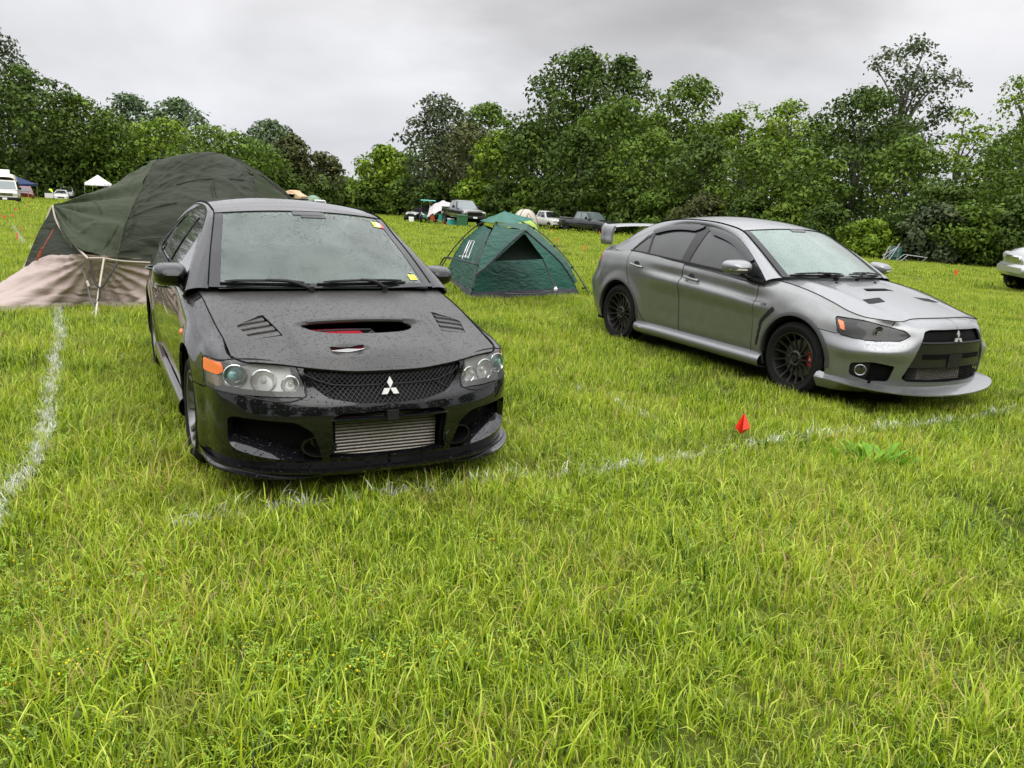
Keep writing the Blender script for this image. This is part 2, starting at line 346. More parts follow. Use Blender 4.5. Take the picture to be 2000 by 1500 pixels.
# ---------------------------------------------------------------- the two saloon cars
def interp(tab, x):
    xs = [p[0] for p in tab]; ys = [p[1] for p in tab]
    x = np.asarray(x, float); P = np.array(tab, float)
    if P[0, 0] > P[-1, 0]: P = P[::-1]
    xs, ys = P[:, 0], P[:, 1]; m = np.gradient(ys, xs); i = np.clip(np.searchsorted(xs, x)-1, 0, len(xs)-2)
    L = xs[i+1]-xs[i]; t = np.clip((x-xs[i])/L, 0, 1); return herm(ys[i], ys[i+1], m[i]*L, m[i+1]*L, t)
def both(o_list): pass
def emit_part(name, V, F, m, parent, mirror=True, sharp=35, merge=True):
    """one mesh; with its mirror image on the other side when the part spans both sides"""
    V = np.asarray(V)
    if mirror and len(V) and np.abs(V[:, 1]).min() > .012: return pair(name, V, F, m, parent, sharp)[0]
    if mirror:
        n = len(V); V2 = V.copy(); V2[:, 1] *= -1; F2 = [tuple(i+n for i in reversed(f)) for f in F]
        V = np.vstack([V, V2]); F = list(F)+F2
        on = [i for i in range(n) if abs(V[i][1]) < 2e-4]; mp = {i+n: i for i in on}      # weld the halves on the centre line
        F = [tuple(mp.get(i, i) for i in f) for f in F]; F = [f for f in F if len(set(f)) == len(f)]
        keep = sorted(set(i for f in F for i in f)); ix = {k: j for j, k in enumerate(keep)}; V = V[keep]; F = [tuple(ix[i] for i in f) for f in F]
    return meshobj(name, V, F, m, parent, True, sharp)
def split_sides(root):
    """a part whose faces lie on both sides of the car and never cross the middle becomes two parts"""
    for o in list(root.children_recursive):
        if o.type != 'MESH' or o.children: continue
        me = o.data; V = np.array([v.co[:] for v in me.vertices]); F = [tuple(p.vertices) for p in me.polygons]
        sg = [np.sign(V[list(f), 1]) for f in F]
        if not all(abs(a.sum()) == len(a) for a in sg): continue
        L_ = [f for f, a in zip(F, sg) if a[0] > 0]; R_ = [f for f, a in zip(F, sg) if a[0] < 0]
        if not L_ or not R_: continue
        for fs in (L_, R_):
            k = sorted(set(i for f in fs for i in f)); ix = {a: j for j, a in enumerate(k)}
            meshobj(o.name.split('.')[0], V[k], [tuple(ix[i] for i in f) for f in fs], me.materials[0], o.parent, True, 35)
        bpy.data.objects.remove(o, do_unlink=True)
def pair(name, V, F, m, parent, sharp=35, label=None):
    V = np.asarray(V); a = meshobj(name, V, F, m, parent, True, sharp); V2 = V.copy(); V2[:, 1] *= -1
    b = meshobj(name, V2, [tuple(reversed(f)) for f in F], m, parent, True, sharp); return a, b
def wheel(parent, x, y, R, style, rimR, disc=True, caliper=None, steer=0, wt=.235):
    """wheel lying in the xz plane, outer face towards +y; mirrored for the other side"""
    s = 1 if y > 0 else -1; col = {'S': M_rimdark, 'B': M_rimgrey}[style]
    def L(mb): 
        if s < 0: mb.V = [(a, -b, c) for a, b, c in mb.V]; mb.F = [tuple(reversed(f)) for f in mb.F]
        mb.V = [(a+x, b+y, c+R-.005) for a, b, c in mb.V]; return mb
    h = wt/2
    m = MB()
    m.lathe([(h-.012, rimR), (h-.004, rimR-.006), (h-.006, rimR-.016), (h-.03, rimR-.026), (h-.10, rimR-.035), (-h+.02, rimR-.03)], 48)
    if style == 'S':
        for k in range(15):
            a = 2*pi*k/15
            for dr in (0,):
                pts = [(.045, h-.045, .011, .016), (.10, h-.052, .0065, .017), (.16, h-.040, .0055, .016), (rimR-.02, h-.014, .0075, .012)]
                rows = []
                for r, d, wd, th in pts:
                    c = np.array([cos(a)*r, d, sin(a)*r]); tn = np.array([-sin(a), 0, cos(a)])
                    rows.append([c+tn*wd*1.5+[0, -th, 0], c+tn*wd+[0, .001, 0], c-tn*wd+[0, .001, 0], c-tn*wd*1.5+[0, -th, 0]])
                m.grid(np.array(rows))
        m.lathe([(h-.075, .075), (h-.045, .072), (h-.037, .060), (h-.040, .045), (h-.05, .035)], 30)
    else:
        for k in range(6):
            for off in (-.16, .16):
                a = 2*pi*k/6+off; a0 = 2*pi*k/6
                pts = [(.05, h-.04, .016, .03, .3), (.10, h-.036, .013, .026, .7), (.16, h-.03, .012, .022, 1), (rimR-.018, h-.012, .015, .014, 1.15)]
                rows = []
                for r, d, wd, th, q in pts:
                    aa = a0+(a-a0)*q; c = np.array([cos(aa)*r, d, sin(aa)*r]); tn = np.array([-sin(aa), 0, cos(aa)])
                    rows.append([c+tn*wd*1.3+[0, -th, 0], c+tn*wd+[0, .001, 0], c-tn*wd+[0, .001, 0], c-tn*wd*1.3+[0, -th, 0]])
                m.grid(np.array(rows))
        m.lathe([(h-.08, .08), (h-.045, .075), (h-.035, .06), (h-.038, .035)], 30)
    w = L(m).build('wheel', col, parent, sharp=30)
    m = MB(); T = R
    m.lathe([(h-.012, rimR-.004), (h-.002, rimR+.006), (h+.006, (rimR+T)/2), (h-.008, T-.022), (h-.026, T-.004), (h-.05, T), (-h+.05, T), (-h+.02, T-.01), (-h, (rimR+T)/2), (-h+.02, rimR)], 64)
    for k in range(70):
        a = 2*pi*k/70
        for q, z in ((.5, h-.035), (0, h-.07)):
            aa = a+q*.045; c = Vector((cos(aa)*(T+.001), 0, sin(aa)*(T+.001)))
            t_ = Vector((-sin(aa), 0, cos(aa)))*.009
            m.add([c-t_+Vector((0, z-.014, 0)), c+t_+Vector((0, z-.010, 0)), c+t_*.9+Vector((cos(aa)*.003, z+.012, sin(aa)*.003)), c-t_*.9+Vector((cos(aa)*.003, z+.014, sin(aa)*.003))], [(0, 1, 2, 3)])
    L(m).build('tyre', M_rubber, w)
    m = MB(); m.lathe([(h-.036, .001), (h-.033, .022), (h-.036, .032), (h-.06, .034)], 24); L(m).build('hub_cap', M_plastic if style == 'S' else M_rimgrey, w)
    for k in range(5):
        m = MB(); a = 2*pi*k/5+.3; m.tube([(cos(a)*.057, h-.06, sin(a)*.057), (cos(a)*.057, h-.03, sin(a)*.057)], .008, 6); L(m).build('wheel_nut', M_discm, w)
    m = MB(); m.lathe([(h-.105, .165), (h-.105, .08), (h-.09, .078), (h-.09, .03)], 40); m.lathe([(h-.13, .165), (h-.105, .165)], 40); L(m).build('brake_disc', M_discm, w)
    if caliper:
        m = MB(); m.lathe([(h-.135, .105), (h-.085, .105), (h-.078, .115), (h-.076, .165), (h-.088, .178), (h-.135, .18)], 12, a0=caliper-.42, a1=caliper+.42)
        L(m).build('brake_caliper', M_red, w)
        if style == 'S':
            m = MB()
            for q in range(7):
                a = caliper-.16+q*.055; m.add([(cos(a)*.134, h-.0735, sin(a)*.134), (cos(a)*.148, h-.0735, sin(a)*.148), (cos(a+.03)*.148, h-.0735, sin(a+.03)*.148), (cos(a+.03)*.134, h-.0735, sin(a+.03)*.134)], [(0, 1, 2, 3)])
            L(m).build('caliper_lettering', M_white, w)
    return w
def three_diamonds(parent, x, z, s, tilt=0, m=None, face=None):
    """three rhombi meeting in one point"""
    mb = MB(); a = s*.60
    for k in range(3):
        th = pi/2+k*2*pi/3; u = np.array([cos(th-pi/6), sin(th-pi/6)]); v = np.array([cos(th+pi/6), sin(th+pi/6)])
        P = [np.array([0, 0]), u*a, (u+v)*a, v*a]; c = sum(P)/4; P = [c+(p-c)*.97 for p in P]
        P = [(p[0]*.92, p[1]) for p in P]
        def f0(y, zz): return (x+(zz)*tilt, y, z+zz)
        def f1(y, zz): return (x+.008+(zz)*tilt, y, z+zz)
        mb.prism(P, f0, f1)
    return mb.build('emblem', m or M_chrome, parent, smooth=False)
def cross_loft(edge, bx, bz, n=24, p=2.0, yscale=1.0):
    """edge: k x 3 curve on the +y side; rows across the car"""
    s = np.linspace(1, -1, n*2+1); R = []
    for i, e_ in enumerate(edge):
        R.append([(e_[0]+bx[i]*(1-abs(q)**p), e_[1]*q*yscale, e_[2]+bz[i]*(1-abs(q)**p)) for q in s])
    return np.array(R)
def cabin_interior(root, xs=-.20, right_drive=False):
    ms = mat_once('seat_cloth', (.09, .09, .095), .8); md = mat_once('dash_plastic', (.035, .035, .036), .6)
    def slab(name, rows, m, parent=root):
        mb = MB(); mb.grid(dense(np.array(rows), .05), cv=False); return mb.build(name, m, parent, sharp=50)
    for sg in (1, -1):
        rows = []
        for z, w_, x, d in ((.45,.22,.30,.25),(.55,.24,.05,.16),(.75,.26,-.02,.12),(.95,.25,-.10,.11),(1.08,.20,-.16,.09),(1.12,.12,-.18,.07),(1.14,.13,-.18,.08),(1.24,.12,-.21,.08),(1.27,.06,-.22,.05)):
            rows.append([(xs+x+d*cos(a)*.6, sg*.36+w_*sin(a), z) for a in np.linspace(0, 2*pi, 15)])
        slab('front_seat', rows, ms)
    mb = MB(); rows = [[(xs+1.20, y, .955), (xs+1.05, y, .965-.02*abs(y)), (xs+.80, y, .955+(.05 if sg_ else 0)), (xs+.70, y, .88), (xs+.70, y, .6)] for y in np.linspace(-.66, .66, 15) for sg_ in (abs(y-.36) < .2,)]
    mb.grid(np.array(rows)); mb.build('dashboard', md, root)
    mb = MB(); c = np.array([xs+.58, .36, .93]); u = np.array([0, 1, 0]); v = np.array([-.35, 0, .94])
    mb.tube([c+.185*(cos(a)*u+sin(a)*v) for a in np.linspace(0, 2*pi, 33)], .014, 6, caps=False)
    for a in (0, pi, -pi/2): mb.tube([c, c+.18*(cos(a)*u+sin(a)*v)], .014, 6)
    mb.tube([c, c+[.2, 0, -.08]], .03, 8); mb.build('steering_wheel', md, root)
    mb = MB(); mb.box((xs+.55, -.11, 1.265), (xs+.57, .11, 1.325)); mb.tube([(xs+.57, 0, 1.32), (xs+.54, 0, 1.39)], .01, 6); mb.build('rear_view_mirror', md, root)
    mb = MB(); mb.box((-1.5, -.6, .4), (.9, .6, .42)); mb.build('cabin_floor', M_dark, root, smooth=False)
def bonnet_seam(root, S, pts, r=.0035, dz=.001):
    P = [(x, y, float(S.H(x, abs(y)))+dz) for x, y in pts]; P = spline(P, .02); mb = MB(); mb.tube(list(P), r, 6); mb.build('bonnet_seam', M_dark, root)
class Sedan:
    def __init__(s, root, net, zc, ze, yseam, mtop, mside, hh=.012, wheels=None, arch=None):
        s.root = root; s.zc, s.ze, s.ys = zc, ze, yseam; s.mt, s.ms = mtop, mside
        net = [[list(p) for p in c] for c in net]
        for c in net:
            p = c[-1]
            if len(p) == 2: p.append(float(s.H(p[0], p[1])))
        s.net = np.array(net, float); s.h = hh
        s.W = dense(s.net, hh)
        for (wx, r0, r1, amt) in arch:        # flares round the wheels
            P = s.W; d = np.hypot(P[..., 0]-wx, P[..., 2]-.33); f = np.clip((r1-d)/(r1-r0), 0, 1); f = f*f*(3-2*f)
            side = np.clip((P[..., 1]-.6)/.2, 0, 1); s.W[..., 1] += amt*f*side
        s.N = normals(s.W); s.N[0, :, 1] = 0; s.N[-1, :, 1] = 0; s.N /= np.linalg.norm(s.N, axis=2, keepdims=True)+1e-12
    def H(s, x, y):
        zc = interp(s.zc, x); ze = interp(s.ze, x); return ze+(zc-ze)*(1-np.abs(np.asarray(y)/s.ys)**2.2)
    def panel(s, name, cons, m, parent=None, mirror=True, gap=.003, skirt=.014, sharp=40, offset=0, label=None, sep=False):
        P = s.W+s.N*offset if offset else s.W
        V, F = trim(P, cons, gap, skirt, s.h, s.N)
        if sep: return pair(name, V, F, m, parent or s.root, sharp)
        return emit_part(name, V, F, m, parent or s.root, mirror, sharp)
    def ypos(s, x, z):      # wall surface y at a side position
        d = (s.W[..., 0]-x)**2+(s.W[..., 2]-z)**2+np.where(s.W[..., 1] < .5, 9, 0); i = np.unravel_index(d.argmin(), d.shape); return s.W[i][1]
    def xpos(s, y, z):
        d = (s.W[..., 1]-y)**2+(s.W[..., 2]-z)**2+np.where(s.W[..., 0] < 1, 9, 0); i = np.unravel_index(d.argmin(), d.shape); return s.W[i][0]
def circ(x, z, r, n=48): return [(x+r*cos(2*pi*i/n), 0, z+r*sin(2*pi*i/n)) for i in range(n)]
def arch_poly(x, r, zc=.33, zb=-.2):
    """wheel opening: arc over the wheel, straight down to below the sill"""
    P = [(x+r*cos(a), 0, zc+r*sin(a)) for a in np.linspace(-.12, pi+.12, 40)]; return P+[(x-r, 0, zb), (x+r, 0, zb)]
def seam_line(parent, pts, r=.004, m=None, name='panel_gap'):
    mb = MB(); mb.tube(pts, r, 6); mb.mirror_y(); return mb.build(name, m or M_dark, parent)
def build_liner(root, xs, R, y0=.40, y1=.80):
    for x in xs:
        mb = MB(); mb.lathe([(y0, R), (y1, R)], 28, (x, 0, .33), a0=-.25, a1=pi+.25); mb.lathe([(y0, 0.01), (y0, R)], 28, (x, 0, .33), a0=-.25, a1=pi+.25)
        mb.mirror_y(); mb.build('arch_liner', M_dark, root)
def pillar_windows(root, Ys, frame, panes, m_glass, m_frame, h=.014):
    """side window band as a surface y = Ys(x, z), trimmed"""
    xs = np.arange(-1.95, 1.15, h)[::-1]; zs = np.arange(.88, 1.46, h)
    X, Z = np.meshgrid(xs, zs, indexing='ij'); P = np.stack([X, Ys(X, Z), Z], 2)
    RF = Region(frame, (0, 1, 0), smooth=False)
    RP = [Region(p, (0, 1, 0), rounded=r) for p, r in panes]
    V, F = trim(P, [(RF, 1, 0)]+[(r, -1, -.0005) for r in RP], 0, .012, h)
    fr = emit_part('window_frame', V, F, m_frame, root)
    Pg = P.copy(); Pg[..., 1] -= .008; outl = []
    for r in RP:
        V, F = trim(Pg, [(r, 1, -.006)], 0, 0, h); outl += pair('side_window', V, F, m_glass, root)
    return fr, outl, P, RF
def wipers_on_glass(root, G, specs):
    """each wiper: blade (u0,j0)-(u1,j1) on the glass grid, pivot point"""
    def gp(u, v, o_):
        i, j = int(u), int(v); a, b = u-i, v-j; p = (G[i, j]*(1-a)+G[i+1, j]*a)*(1-b)+(G[i, j+1]*(1-a)+G[i+1, j+1]*a)*b
        q = np.cross(G[i+1, j]-G[i, j], G[i, j+1]-G[i, j]); q /= np.linalg.norm(q); return p+q*np.sign(q[2])*o_
    for u0, j0, u1, j1, piv, mid in specs:
        mb = MB(); P = [gp(u0+(u1-u0)*t, j0+(j1-j0)*t, .010) for t in np.linspace(0, 1, 12)]; mb.tube(P, .006, 6)
        P2 = [gp(u0+(u1-u0)*t, j0+(j1-j0)*t, .022+.010*sin(pi*t)) for t in np.linspace(.06, .94, 10)]; mb.tube(P2, [.004]+[.0085]*8+[.004], 6)
        c = gp(u0+(u1-u0)*mid, j0+(j1-j0)*mid, .038); piv = np.array(piv); mb.tube(list(spline([piv, piv*.6+c*.4+[0, 0, .02], c], n=4)), list(np.linspace(.014, .008, 9)), 8)
        mb.tube([piv-[0, 0, .015], piv+[0, 0, .016]], .018, 10); mb.build('wiper', M_plastic, root)
def wipers(root, pivots, m=None):
    for a, el, b, c in pivots:      # pivot, elbow, blade start, blade end
        mb = MB(); mb.tube([a, el], [.009, .006], 8); mb.tube([el, (np.array(b)+np.array(c))/2], [.006, .005], 8)
        bl = spline([b, (np.array(b)+np.array(c))/2+np.array([0.008, 0, .010]), c], .04)
        mb.tube(bl, .0075, 6, flat=1.6); mb.tube([a-np.array([0, 0, .012]), np.array(a)+np.array([0, 0, .014])], .014, 10)
        mb.build('wiper', M_plastic, root)
def mirror_shell(root, c, w_, hgt, d_, m_body, m_foot, foot, taper=.8, tip=None, sideonly=None):
    """door mirror on the +y side, mirrored for the other; c centre, w_ width (y), hgt height, d_ depth (x)"""
    for sgn in (1, -1):
        rows = []
        for i, u in enumerate(np.linspace(0, 1, 14)):           # from the glass (back) to the rounded front
            k = (1-u**2.6)**.5 if u < 1 else 0.02
            row = []
            for a in np.linspace(0, 2*pi, 32, endpoint=False):
                ca, sa = cos(a), sin(a); sq = (abs(ca)**3.2+abs(sa)**3.2)**(-1/3.2)
                yy = ca*sq*w_/2; zz = sa*sq*hgt/2; zz *= 1-(1-taper)*(yy/(w_/2)+1)/2*(1 if sa > 0 else .4)
                yy *= .35+.65*k; zz *= k*.999+.001
                row.append((c[0]-d_/2+u*d_-(yy/(w_/2))*.02, c[1]+yy, c[2]+zz+.004*u))
            rows.append(row)
        mb = MB(); mb.grid(np.array(rows), cv=True)
        mb.V = [(x, y*sgn, z) for x, y, z in mb.V]
        if sgn > 0: mb.F = [tuple(reversed(f)) for f in mb.F]
        o = mb.build('door_mirror', m_body, root)
        mb = MB(); r0 = np.array(rows[0]); r1 = r0*1.0; ctr = r0.mean(0); mb.add([(x-.001, y*sgn, z) for x, y, z in (ctr+(r0-ctr)*.93)], [tuple(range(32))]); mb.build('mirror_glass', M_chrome, o)
        mb = MB(); r2 = ctr+(r0-ctr)*1.0; mb.grid(np.array([[(x, y*sgn, z) for x, y, z in ctr+(r0-ctr)*.93], [(x, y*sgn, z) for x, y, z in r2]]), cv=True); mb.build('mirror_rim', M_plastic, o)
        mb = MB(); f0, f1 = foot
        mb.tube([(f0[0], f0[1]*sgn, f0[2]), ((f0[0]+f1[0])/2, (f0[1]+f1[1])/2*sgn, f0[2]*.4+f1[2]*.6-.01), (f1[0], f1[1]*sgn, f1[2])], [.035, .028, .032], 10, flat=.5); mb.build('mirror_arm', m_foot, o)
def roof_shell(root, Osp, Isp, paint, glass_f, glass_r, band, BX, bulge):
    # rail strip: A pillar, roof rail, C pillar
    rows = []
    for k, (o_, i_) in enumerate(zip(Osp, Isp)):
        t = k/(len(Osp)-1); wide = .5; n_ = np.array([0.0, .55, .75]) if .3 < t < .75 else np.array([.25 if t < .5 else -.2, .6, .6])
        n_ = n_/np.linalg.norm(n_); q = []
        for u in np.linspace(0, 1, 9): q.append(o_*(1-u)+i_*u+n_*bulge*(4*u*(1-u))**.8*(1 if u else 0)+[0, .006*(1-u), 0])
        rows.append(q)
    mb = MB(); mb.grid(np.array(rows)[::-1]); mb.mirror_y(); mb.build('roof_rail', paint, root, sharp=60)
    L = len(Isp); kA = 8*4; kC = 8*8
    bx = np.interp(np.arange(L), [0, kA, kA+16, kC-8, kC, L-1], BX); bz = np.interp(np.arange(L), [0, kA*.5, kA, kA+16, kC, L-1], [.012, .03, .038, .05, .04, .01])
    G = cross_loft(Isp-[0, .004, -.006], bx, bz)
    def strip(name, a, b, m, dz=0, inset=0, par=None, sharp=60):
        g = G[a:b+1]; g = g+[0, 0, dz]
        if inset: g = g[:, inset:-inset]
        mb = MB(); mb.grid(g); return mb.build(name, m, par or root, sharp=sharp)
    strip('roof', kA, kC, paint); ws = strip('windscreen', 1, kA, glass_f, -.001); strip('rear_window', kC, L-1, glass_r)
    # black band round the windscreen
    rows = G[0:kA+1]+[0, 0, .003]
    mb = MB(); mb.grid(rows[:, 0:3]); mb.grid(rows[:, -3:]); mb.grid(rows[:3]+[0,0,.0005]); mb.build('windscreen_band', band, ws)
    g = G[kA-2:kA+1, 20:29]+[0.002, 0, .004]; mb = MB(); mb.grid(g); mb.build('sensor_patch', band, ws)
    mb = MB(); mb.tube(list(G[kA]+[0, 0, .003]), .004, 6); mb.build('roof_seam', M_dark, root)
    mb = MB(); mb.tube([p+[0, 0, .008] for p in Isp[kA-30:kC]], .0045, 6); mb.mirror_y(); mb.build('roof_ditch', M_dark, root)
    return G, kA, kC, ws
# ---------------------------------------------------------------- grey saloon (right)
def Yl(y, L): return [(p[0], y if len(p) == 2 else p[1], p[-1]) for p in L]
def build_silver():
    root = empty('saloon_car', (2.590703, 8.589502, 0), -1.0743277, 'dark silver saloon with rear wing, black spoked wheels and black mesh grille', 'car')
    def col(y, xs, zs, last): return [(x, y, z) for x, z in zip(xs, zs)]+[last]
    zf = (.19, .30, .42, .54, .655, .715, .75)
    net = [
     [(2.20,0,.19),(2.225,0,.30),(2.24,0,.42),(2.245,0,.54),(2.235,0,.66),(2.205,0,.735),(2.155,0,.772),(2.075,0)],
     [(2.19,.20,.19),(2.215,.20,.30),(2.23,.20,.42),(2.235,.20,.54),(2.225,.19,.66),(2.195,.19,.73),(2.145,.19,.768),(2.065,.19)],
     [(2.15,.38,.19),(2.18,.38,.30),(2.195,.38,.42),(2.20,.38,.54),(2.19,.36,.655),(2.155,.36,.715),(2.11,.36,.748),(2.045,.37)],
     [(2.09,.53,.19),(2.12,.53,.30),(2.135,.54,.42),(2.155,.54,.52),(2.115,.50,.63),(2.09,.495,.70),(2.075,.49,.722),(2.05,.50)],
     [(2.00,.66,.19),(2.03,.66,.30),(2.05,.67,.42),(2.070,.685,.51),(2.015,.64,.605),(1.99,.61,.69),(1.965,.605,.725),(1.945,.61)],
     [(1.90,.755,.19),(1.93,.76,.30),(1.945,.77,.42),(1.960,.785,.50),(1.915,.742,.60),(1.89,.71,.70),(1.865,.70,.738),(1.85,.675)],
     [(1.78,.82,.19),(1.80,.825,.30),(1.81,.83,.42),(1.815,.845,.49),(1.79,.815,.60),(1.765,.795,.70),(1.74,.77,.745),(1.71,.705)],
     [(1.60,.86,.19),(1.60,.875,.30),(1.60,.885,.42),(1.60,.89,.54),(1.59,.885,.63),(1.58,.87,.72),(1.56,.825,.79),(1.54,.715)],
     [(1.33,.86,.20),(1.33,.875,.30),(1.33,.895,.44),(1.33,.90,.58),(1.33,.90,.68),(1.33,.89,.78),(1.33,.835,.86),(1.33,.72)],
     [(1.05,.84,.20),(1.05,.87,.30),(1.05,.885,.44),(1.05,.893,.60),(1.05,.897,.73),(1.05,.885,.79),(1.05,.84,.885),(1.05,.72)],
     [(.80,.82,.20),(.80,.865,.30),(.80,.88,.45),(.80,.89,.61),(.80,.901,.752),(.80,.882,.772),(.80,.86,.90),(.84,.735)],
     [(.40,.81,.20),(.40,.865,.30),(.40,.88,.45),(.40,.89,.62),(.40,.902,.782),(.40,.882,.80),(.40,.862,.92),(.40,.835,.978)],
     [(-.10,.81,.20),(-.10,.865,.30),(-.10,.88,.45),(-.10,.89,.63),(-.10,.904,.812),(-.10,.883,.830),(-.10,.865,.94),(-.10,.838,.998)],
     [(-.60,.81,.20),(-.60,.865,.30),(-.60,.88,.46),(-.60,.892,.64),(-.60,.904,.835),(-.60,.885,.853),(-.60,.868,.955),(-.60,.838,1.015)],
     [(-.95,.83,.20),(-.95,.87,.30),(-.95,.888,.46),(-.95,.898,.65),(-.95,.90,.84),(-.95,.893,.875),(-.95,.868,.97),(-.95,.835,1.028)],
     [(-1.33,.86,.22),(-1.33,.88,.32),(-1.33,.90,.47),(-1.33,.907,.64),(-1.33,.90,.80),(-1.33,.885,.90),(-1.33,.85,.99),(-1.33,.80,1.045)],
     [(-1.65,.86,.22),(-1.65,.88,.33),(-1.66,.89,.47),(-1.66,.885,.62),(-1.65,.875,.78),(-1.64,.86,.89),(-1.63,.82,.99),(-1.62,.745,1.05)],
     [(-1.88,.79,.24),(-1.91,.82,.34),(-1.93,.835,.48),(-1.95,.84,.62),(-1.88,.835,.77),(-1.85,.825,.89),(-1.84,.79,.985),(-1.84,.70,1.045)],
     [(-2.02,.66,.25),(-2.08,.70,.35),(-2.11,.72,.48),(-2.13,.73,.62),(-2.06,.72,.77),(-2.03,.71,.89),(-2.01,.67,.99),(-2.0,.60,1.04)],
     [(-2.10,.42,.26),(-2.16,.44,.36),(-2.19,.45,.48),(-2.21,.46,.62),(-2.15,.45,.77),(-2.11,.44,.90),(-2.10,.42,1.01),(-2.07,.40,1.05)],
     [(-2.13,0,.26),(-2.19,0,.36),(-2.22,0,.48),(-2.24,0,.62),(-2.18,0,.77),(-2.14,0,.90),(-2.12,0,1.02),(-2.09,0,1.06)]]
    zc = [(.85,1.005),(1.05,.985),(1.3,.952),(1.6,.90),(1.85,.845),(2.075,.785)]
    ze = [(.84,.965),(1.05,.945),(1.33,.90),(1.54,.845),(1.71,.79),(1.85,.755),(2.0,.725),(2.1,.715)]
    S = Sedan(root, net, zc, ze, .73, M_silver, M_silverside, .012, arch=[(1.325,.34,.50,.018),(-1.325,.34,.50,.018)])
    W = S.W
    AF = Region(arch_poly(1.325, .366, .340), (0, 1, 0), smooth=False); AR = Region(arch_poly(-1.325, .362, .340), (0, 1, 0), smooth=False)
    side = (0, 1, 0); front = (1, 0, 0)
    # --- outlines (car coordinates)
    HLk = (1, .9, 0)
    HL = Region([(1.70,.845,.752),(1.735,.84,.62),(1.90,.76,.595),(2.03,.665,.60),(2.115,.53,.612),(2.135,.46,.655),(2.11,.50,.692),(1.86,.715,.748)], HLk, rounded=[.02,.03,.05,.05,.03,.015,.02,.05])
    GR = Region([(2.2,.0,.715),(2.2,.30,.712),(2.2,.355,.695),(2.2,.43,.52),(2.2,.50,.305),(2.2,.44,.275),(2.2,0,.265),(2.2,-.44,.275),(2.2,-.50,.305),(2.2,-.43,.52),(2.2,-.355,.695),(2.2,-.30,.712)], front, rounded=.02)
    FG = Region([(1.90,.83,.40),(1.90,.83,.30),(2.0,.72,.262),(2.10,.60,.268),(2.125,.575,.405),(2.0,.71,.43)], HLk, rounded=[.03,.03,.04,.02,.015,.05])
    # bumper / fender seam
    BS = [(1.66,.0,.25),(1.55,0,.40),(1.545,0,.632),(1.735,0,.612),(1.80,0,.55),(2.6,0,.5),(2.6,0,-.2),(1.5,0,-.2)]
    # bumper cover: ahead of the wheel, below the lamp
    BUMP = Region([(1.44,0,-.2),(1.44,0,.645),(1.55,0,.640),(1.72,0,.618),(1.80,0,.64),(2.02,0,.72),(2.05,0,.86),(2.6,0,.86),(2.6,0,-.2)], side, smooth=False)
    D1 = [(.80,0,.24),(.80,0,.95),(.80,0,1.2),(-.265,0,1.2),(-.27,0,.85),(-.245,0,.29),(-.24,0,.24)]
    FD = Region([(.81,0,.285),(.815,0,.60),(.80,0,1.2),(-.28,0,1.2),(-.275,0,.84),(-.245,0,.285)], side, smooth=False)
    RD = Region([(-.245,0,.285),(-.275,0,.84),(-.28,0,1.2),(-1.26,0,1.2),(-1.25,0,1.0),(-1.23,0,.88),(-1.16,0,.72),(-1.02,0,.56),(-.94,0,.42),(-.88,0,.33),(-.80,0,.285)], side, rounded=[.01,.01,.01,.01,.1,.1,.1,.1,.1,.05,.05])
    WALLEND = Region([(.81,0,-1),(.81,0,2),(3,0,2),(3,0,-1)], side, smooth=False)
    SK = Region([(.98,0,.275),(-.98,0,.275),(-.98,0,-.3),(.98,0,-.3)], side, smooth=False)
    REARB = Region([(-1.56,0,-.2),(-1.60,0,.35),(-1.72,0,.64),(-1.80,0,.80),(-1.86,0,.875),(-1.95,0,.86),(-3,0,.86),(-3,0,-.2)], side, smooth=False)
    TL = Region([(-1.83,0,1.00),(-1.795,0,.88),(-2.02,0,.86),(-2.3,0,.86),(-2.3,0,1.02),(-2.05,0,1.02)], side, rounded=.02)
    # --- panels
    hole = [(AF, -1, 0), (AR, -1, 0)]
    S.panel('front_bumper', [(BUMP, 1), (AF, -1, 0), (HL, -1), (GR, -1, 0), (FG, -1, 0)], M_silver)
    S.panel('front_wing', [(WALLEND, 1), (BUMP, -1), (AF, -1, 0), (HL, -1)], M_silverside, sep=True)
    S.panel('front_door', [(FD, 1)], M_silverside, sep=True, gap=.006)
    S.panel('rear_door', [(RD, 1), (AR, -1, 0)], M_silverside, sep=True, gap=.006)
    BODY = [(WALLEND, -1), (FD, -1), (RD, -1), (AR, -1, 0), (REARB, -1), (TL, -1)]
    S.panel('body', BODY, M_silverside)
    S.panel('rear_bumper', [(REARB, 1), (AR, -1, 0)], M_silverside)
    S.panel('tail_light', [(TL, 1)], M_redlens, sep=True, offset=-.002)
    S.panel('inner_shell', [(AF, -1, -.03), (AR, -1, -.03), (GR, -1, -.02), (HL, -1, -.02), (FG, -1, -.02)], M_dark, offset=-.03, skirt=0)  # black inward copy of the wall, added to stop light leaking through gaps
    build_liner(root, (1.325, -1.325), .385, .38, .86)
    # arch lips: a darker rolled edge
    for x in (1.325, -1.325):
        mb = MB(); a_ = np.linspace(-.05, pi+.05, 50); rows = []
        for a in a_:
            px_, pz_ = x+.365*cos(a), .340+.365*sin(a); y = S.ypos(px_, max(pz_, .25)); o = np.array([cos(a), 0, sin(a)])
            c = np.array([px_, y, pz_]); rows.append([c+o*.03+[0, -.004, 0], c+o*.012+[0, .006, 0], c+[0, .007, 0]-o*.004, c-o*.004+[0, -.05, 0]])
        mb.grid(np.array(rows)); mb.mirror_y(); mb.build('arch_lip', mat_once('arch_lip_grey', (.07, .07, .07), .45, .5), root)
    # --- headlights
    S.panel('hl', [(HL, 1, .001)], M_lensdark, sep=False, offset=0, skirt=0, mirror=False)
    lens0 = bpy.data.objects[-1] if False else None
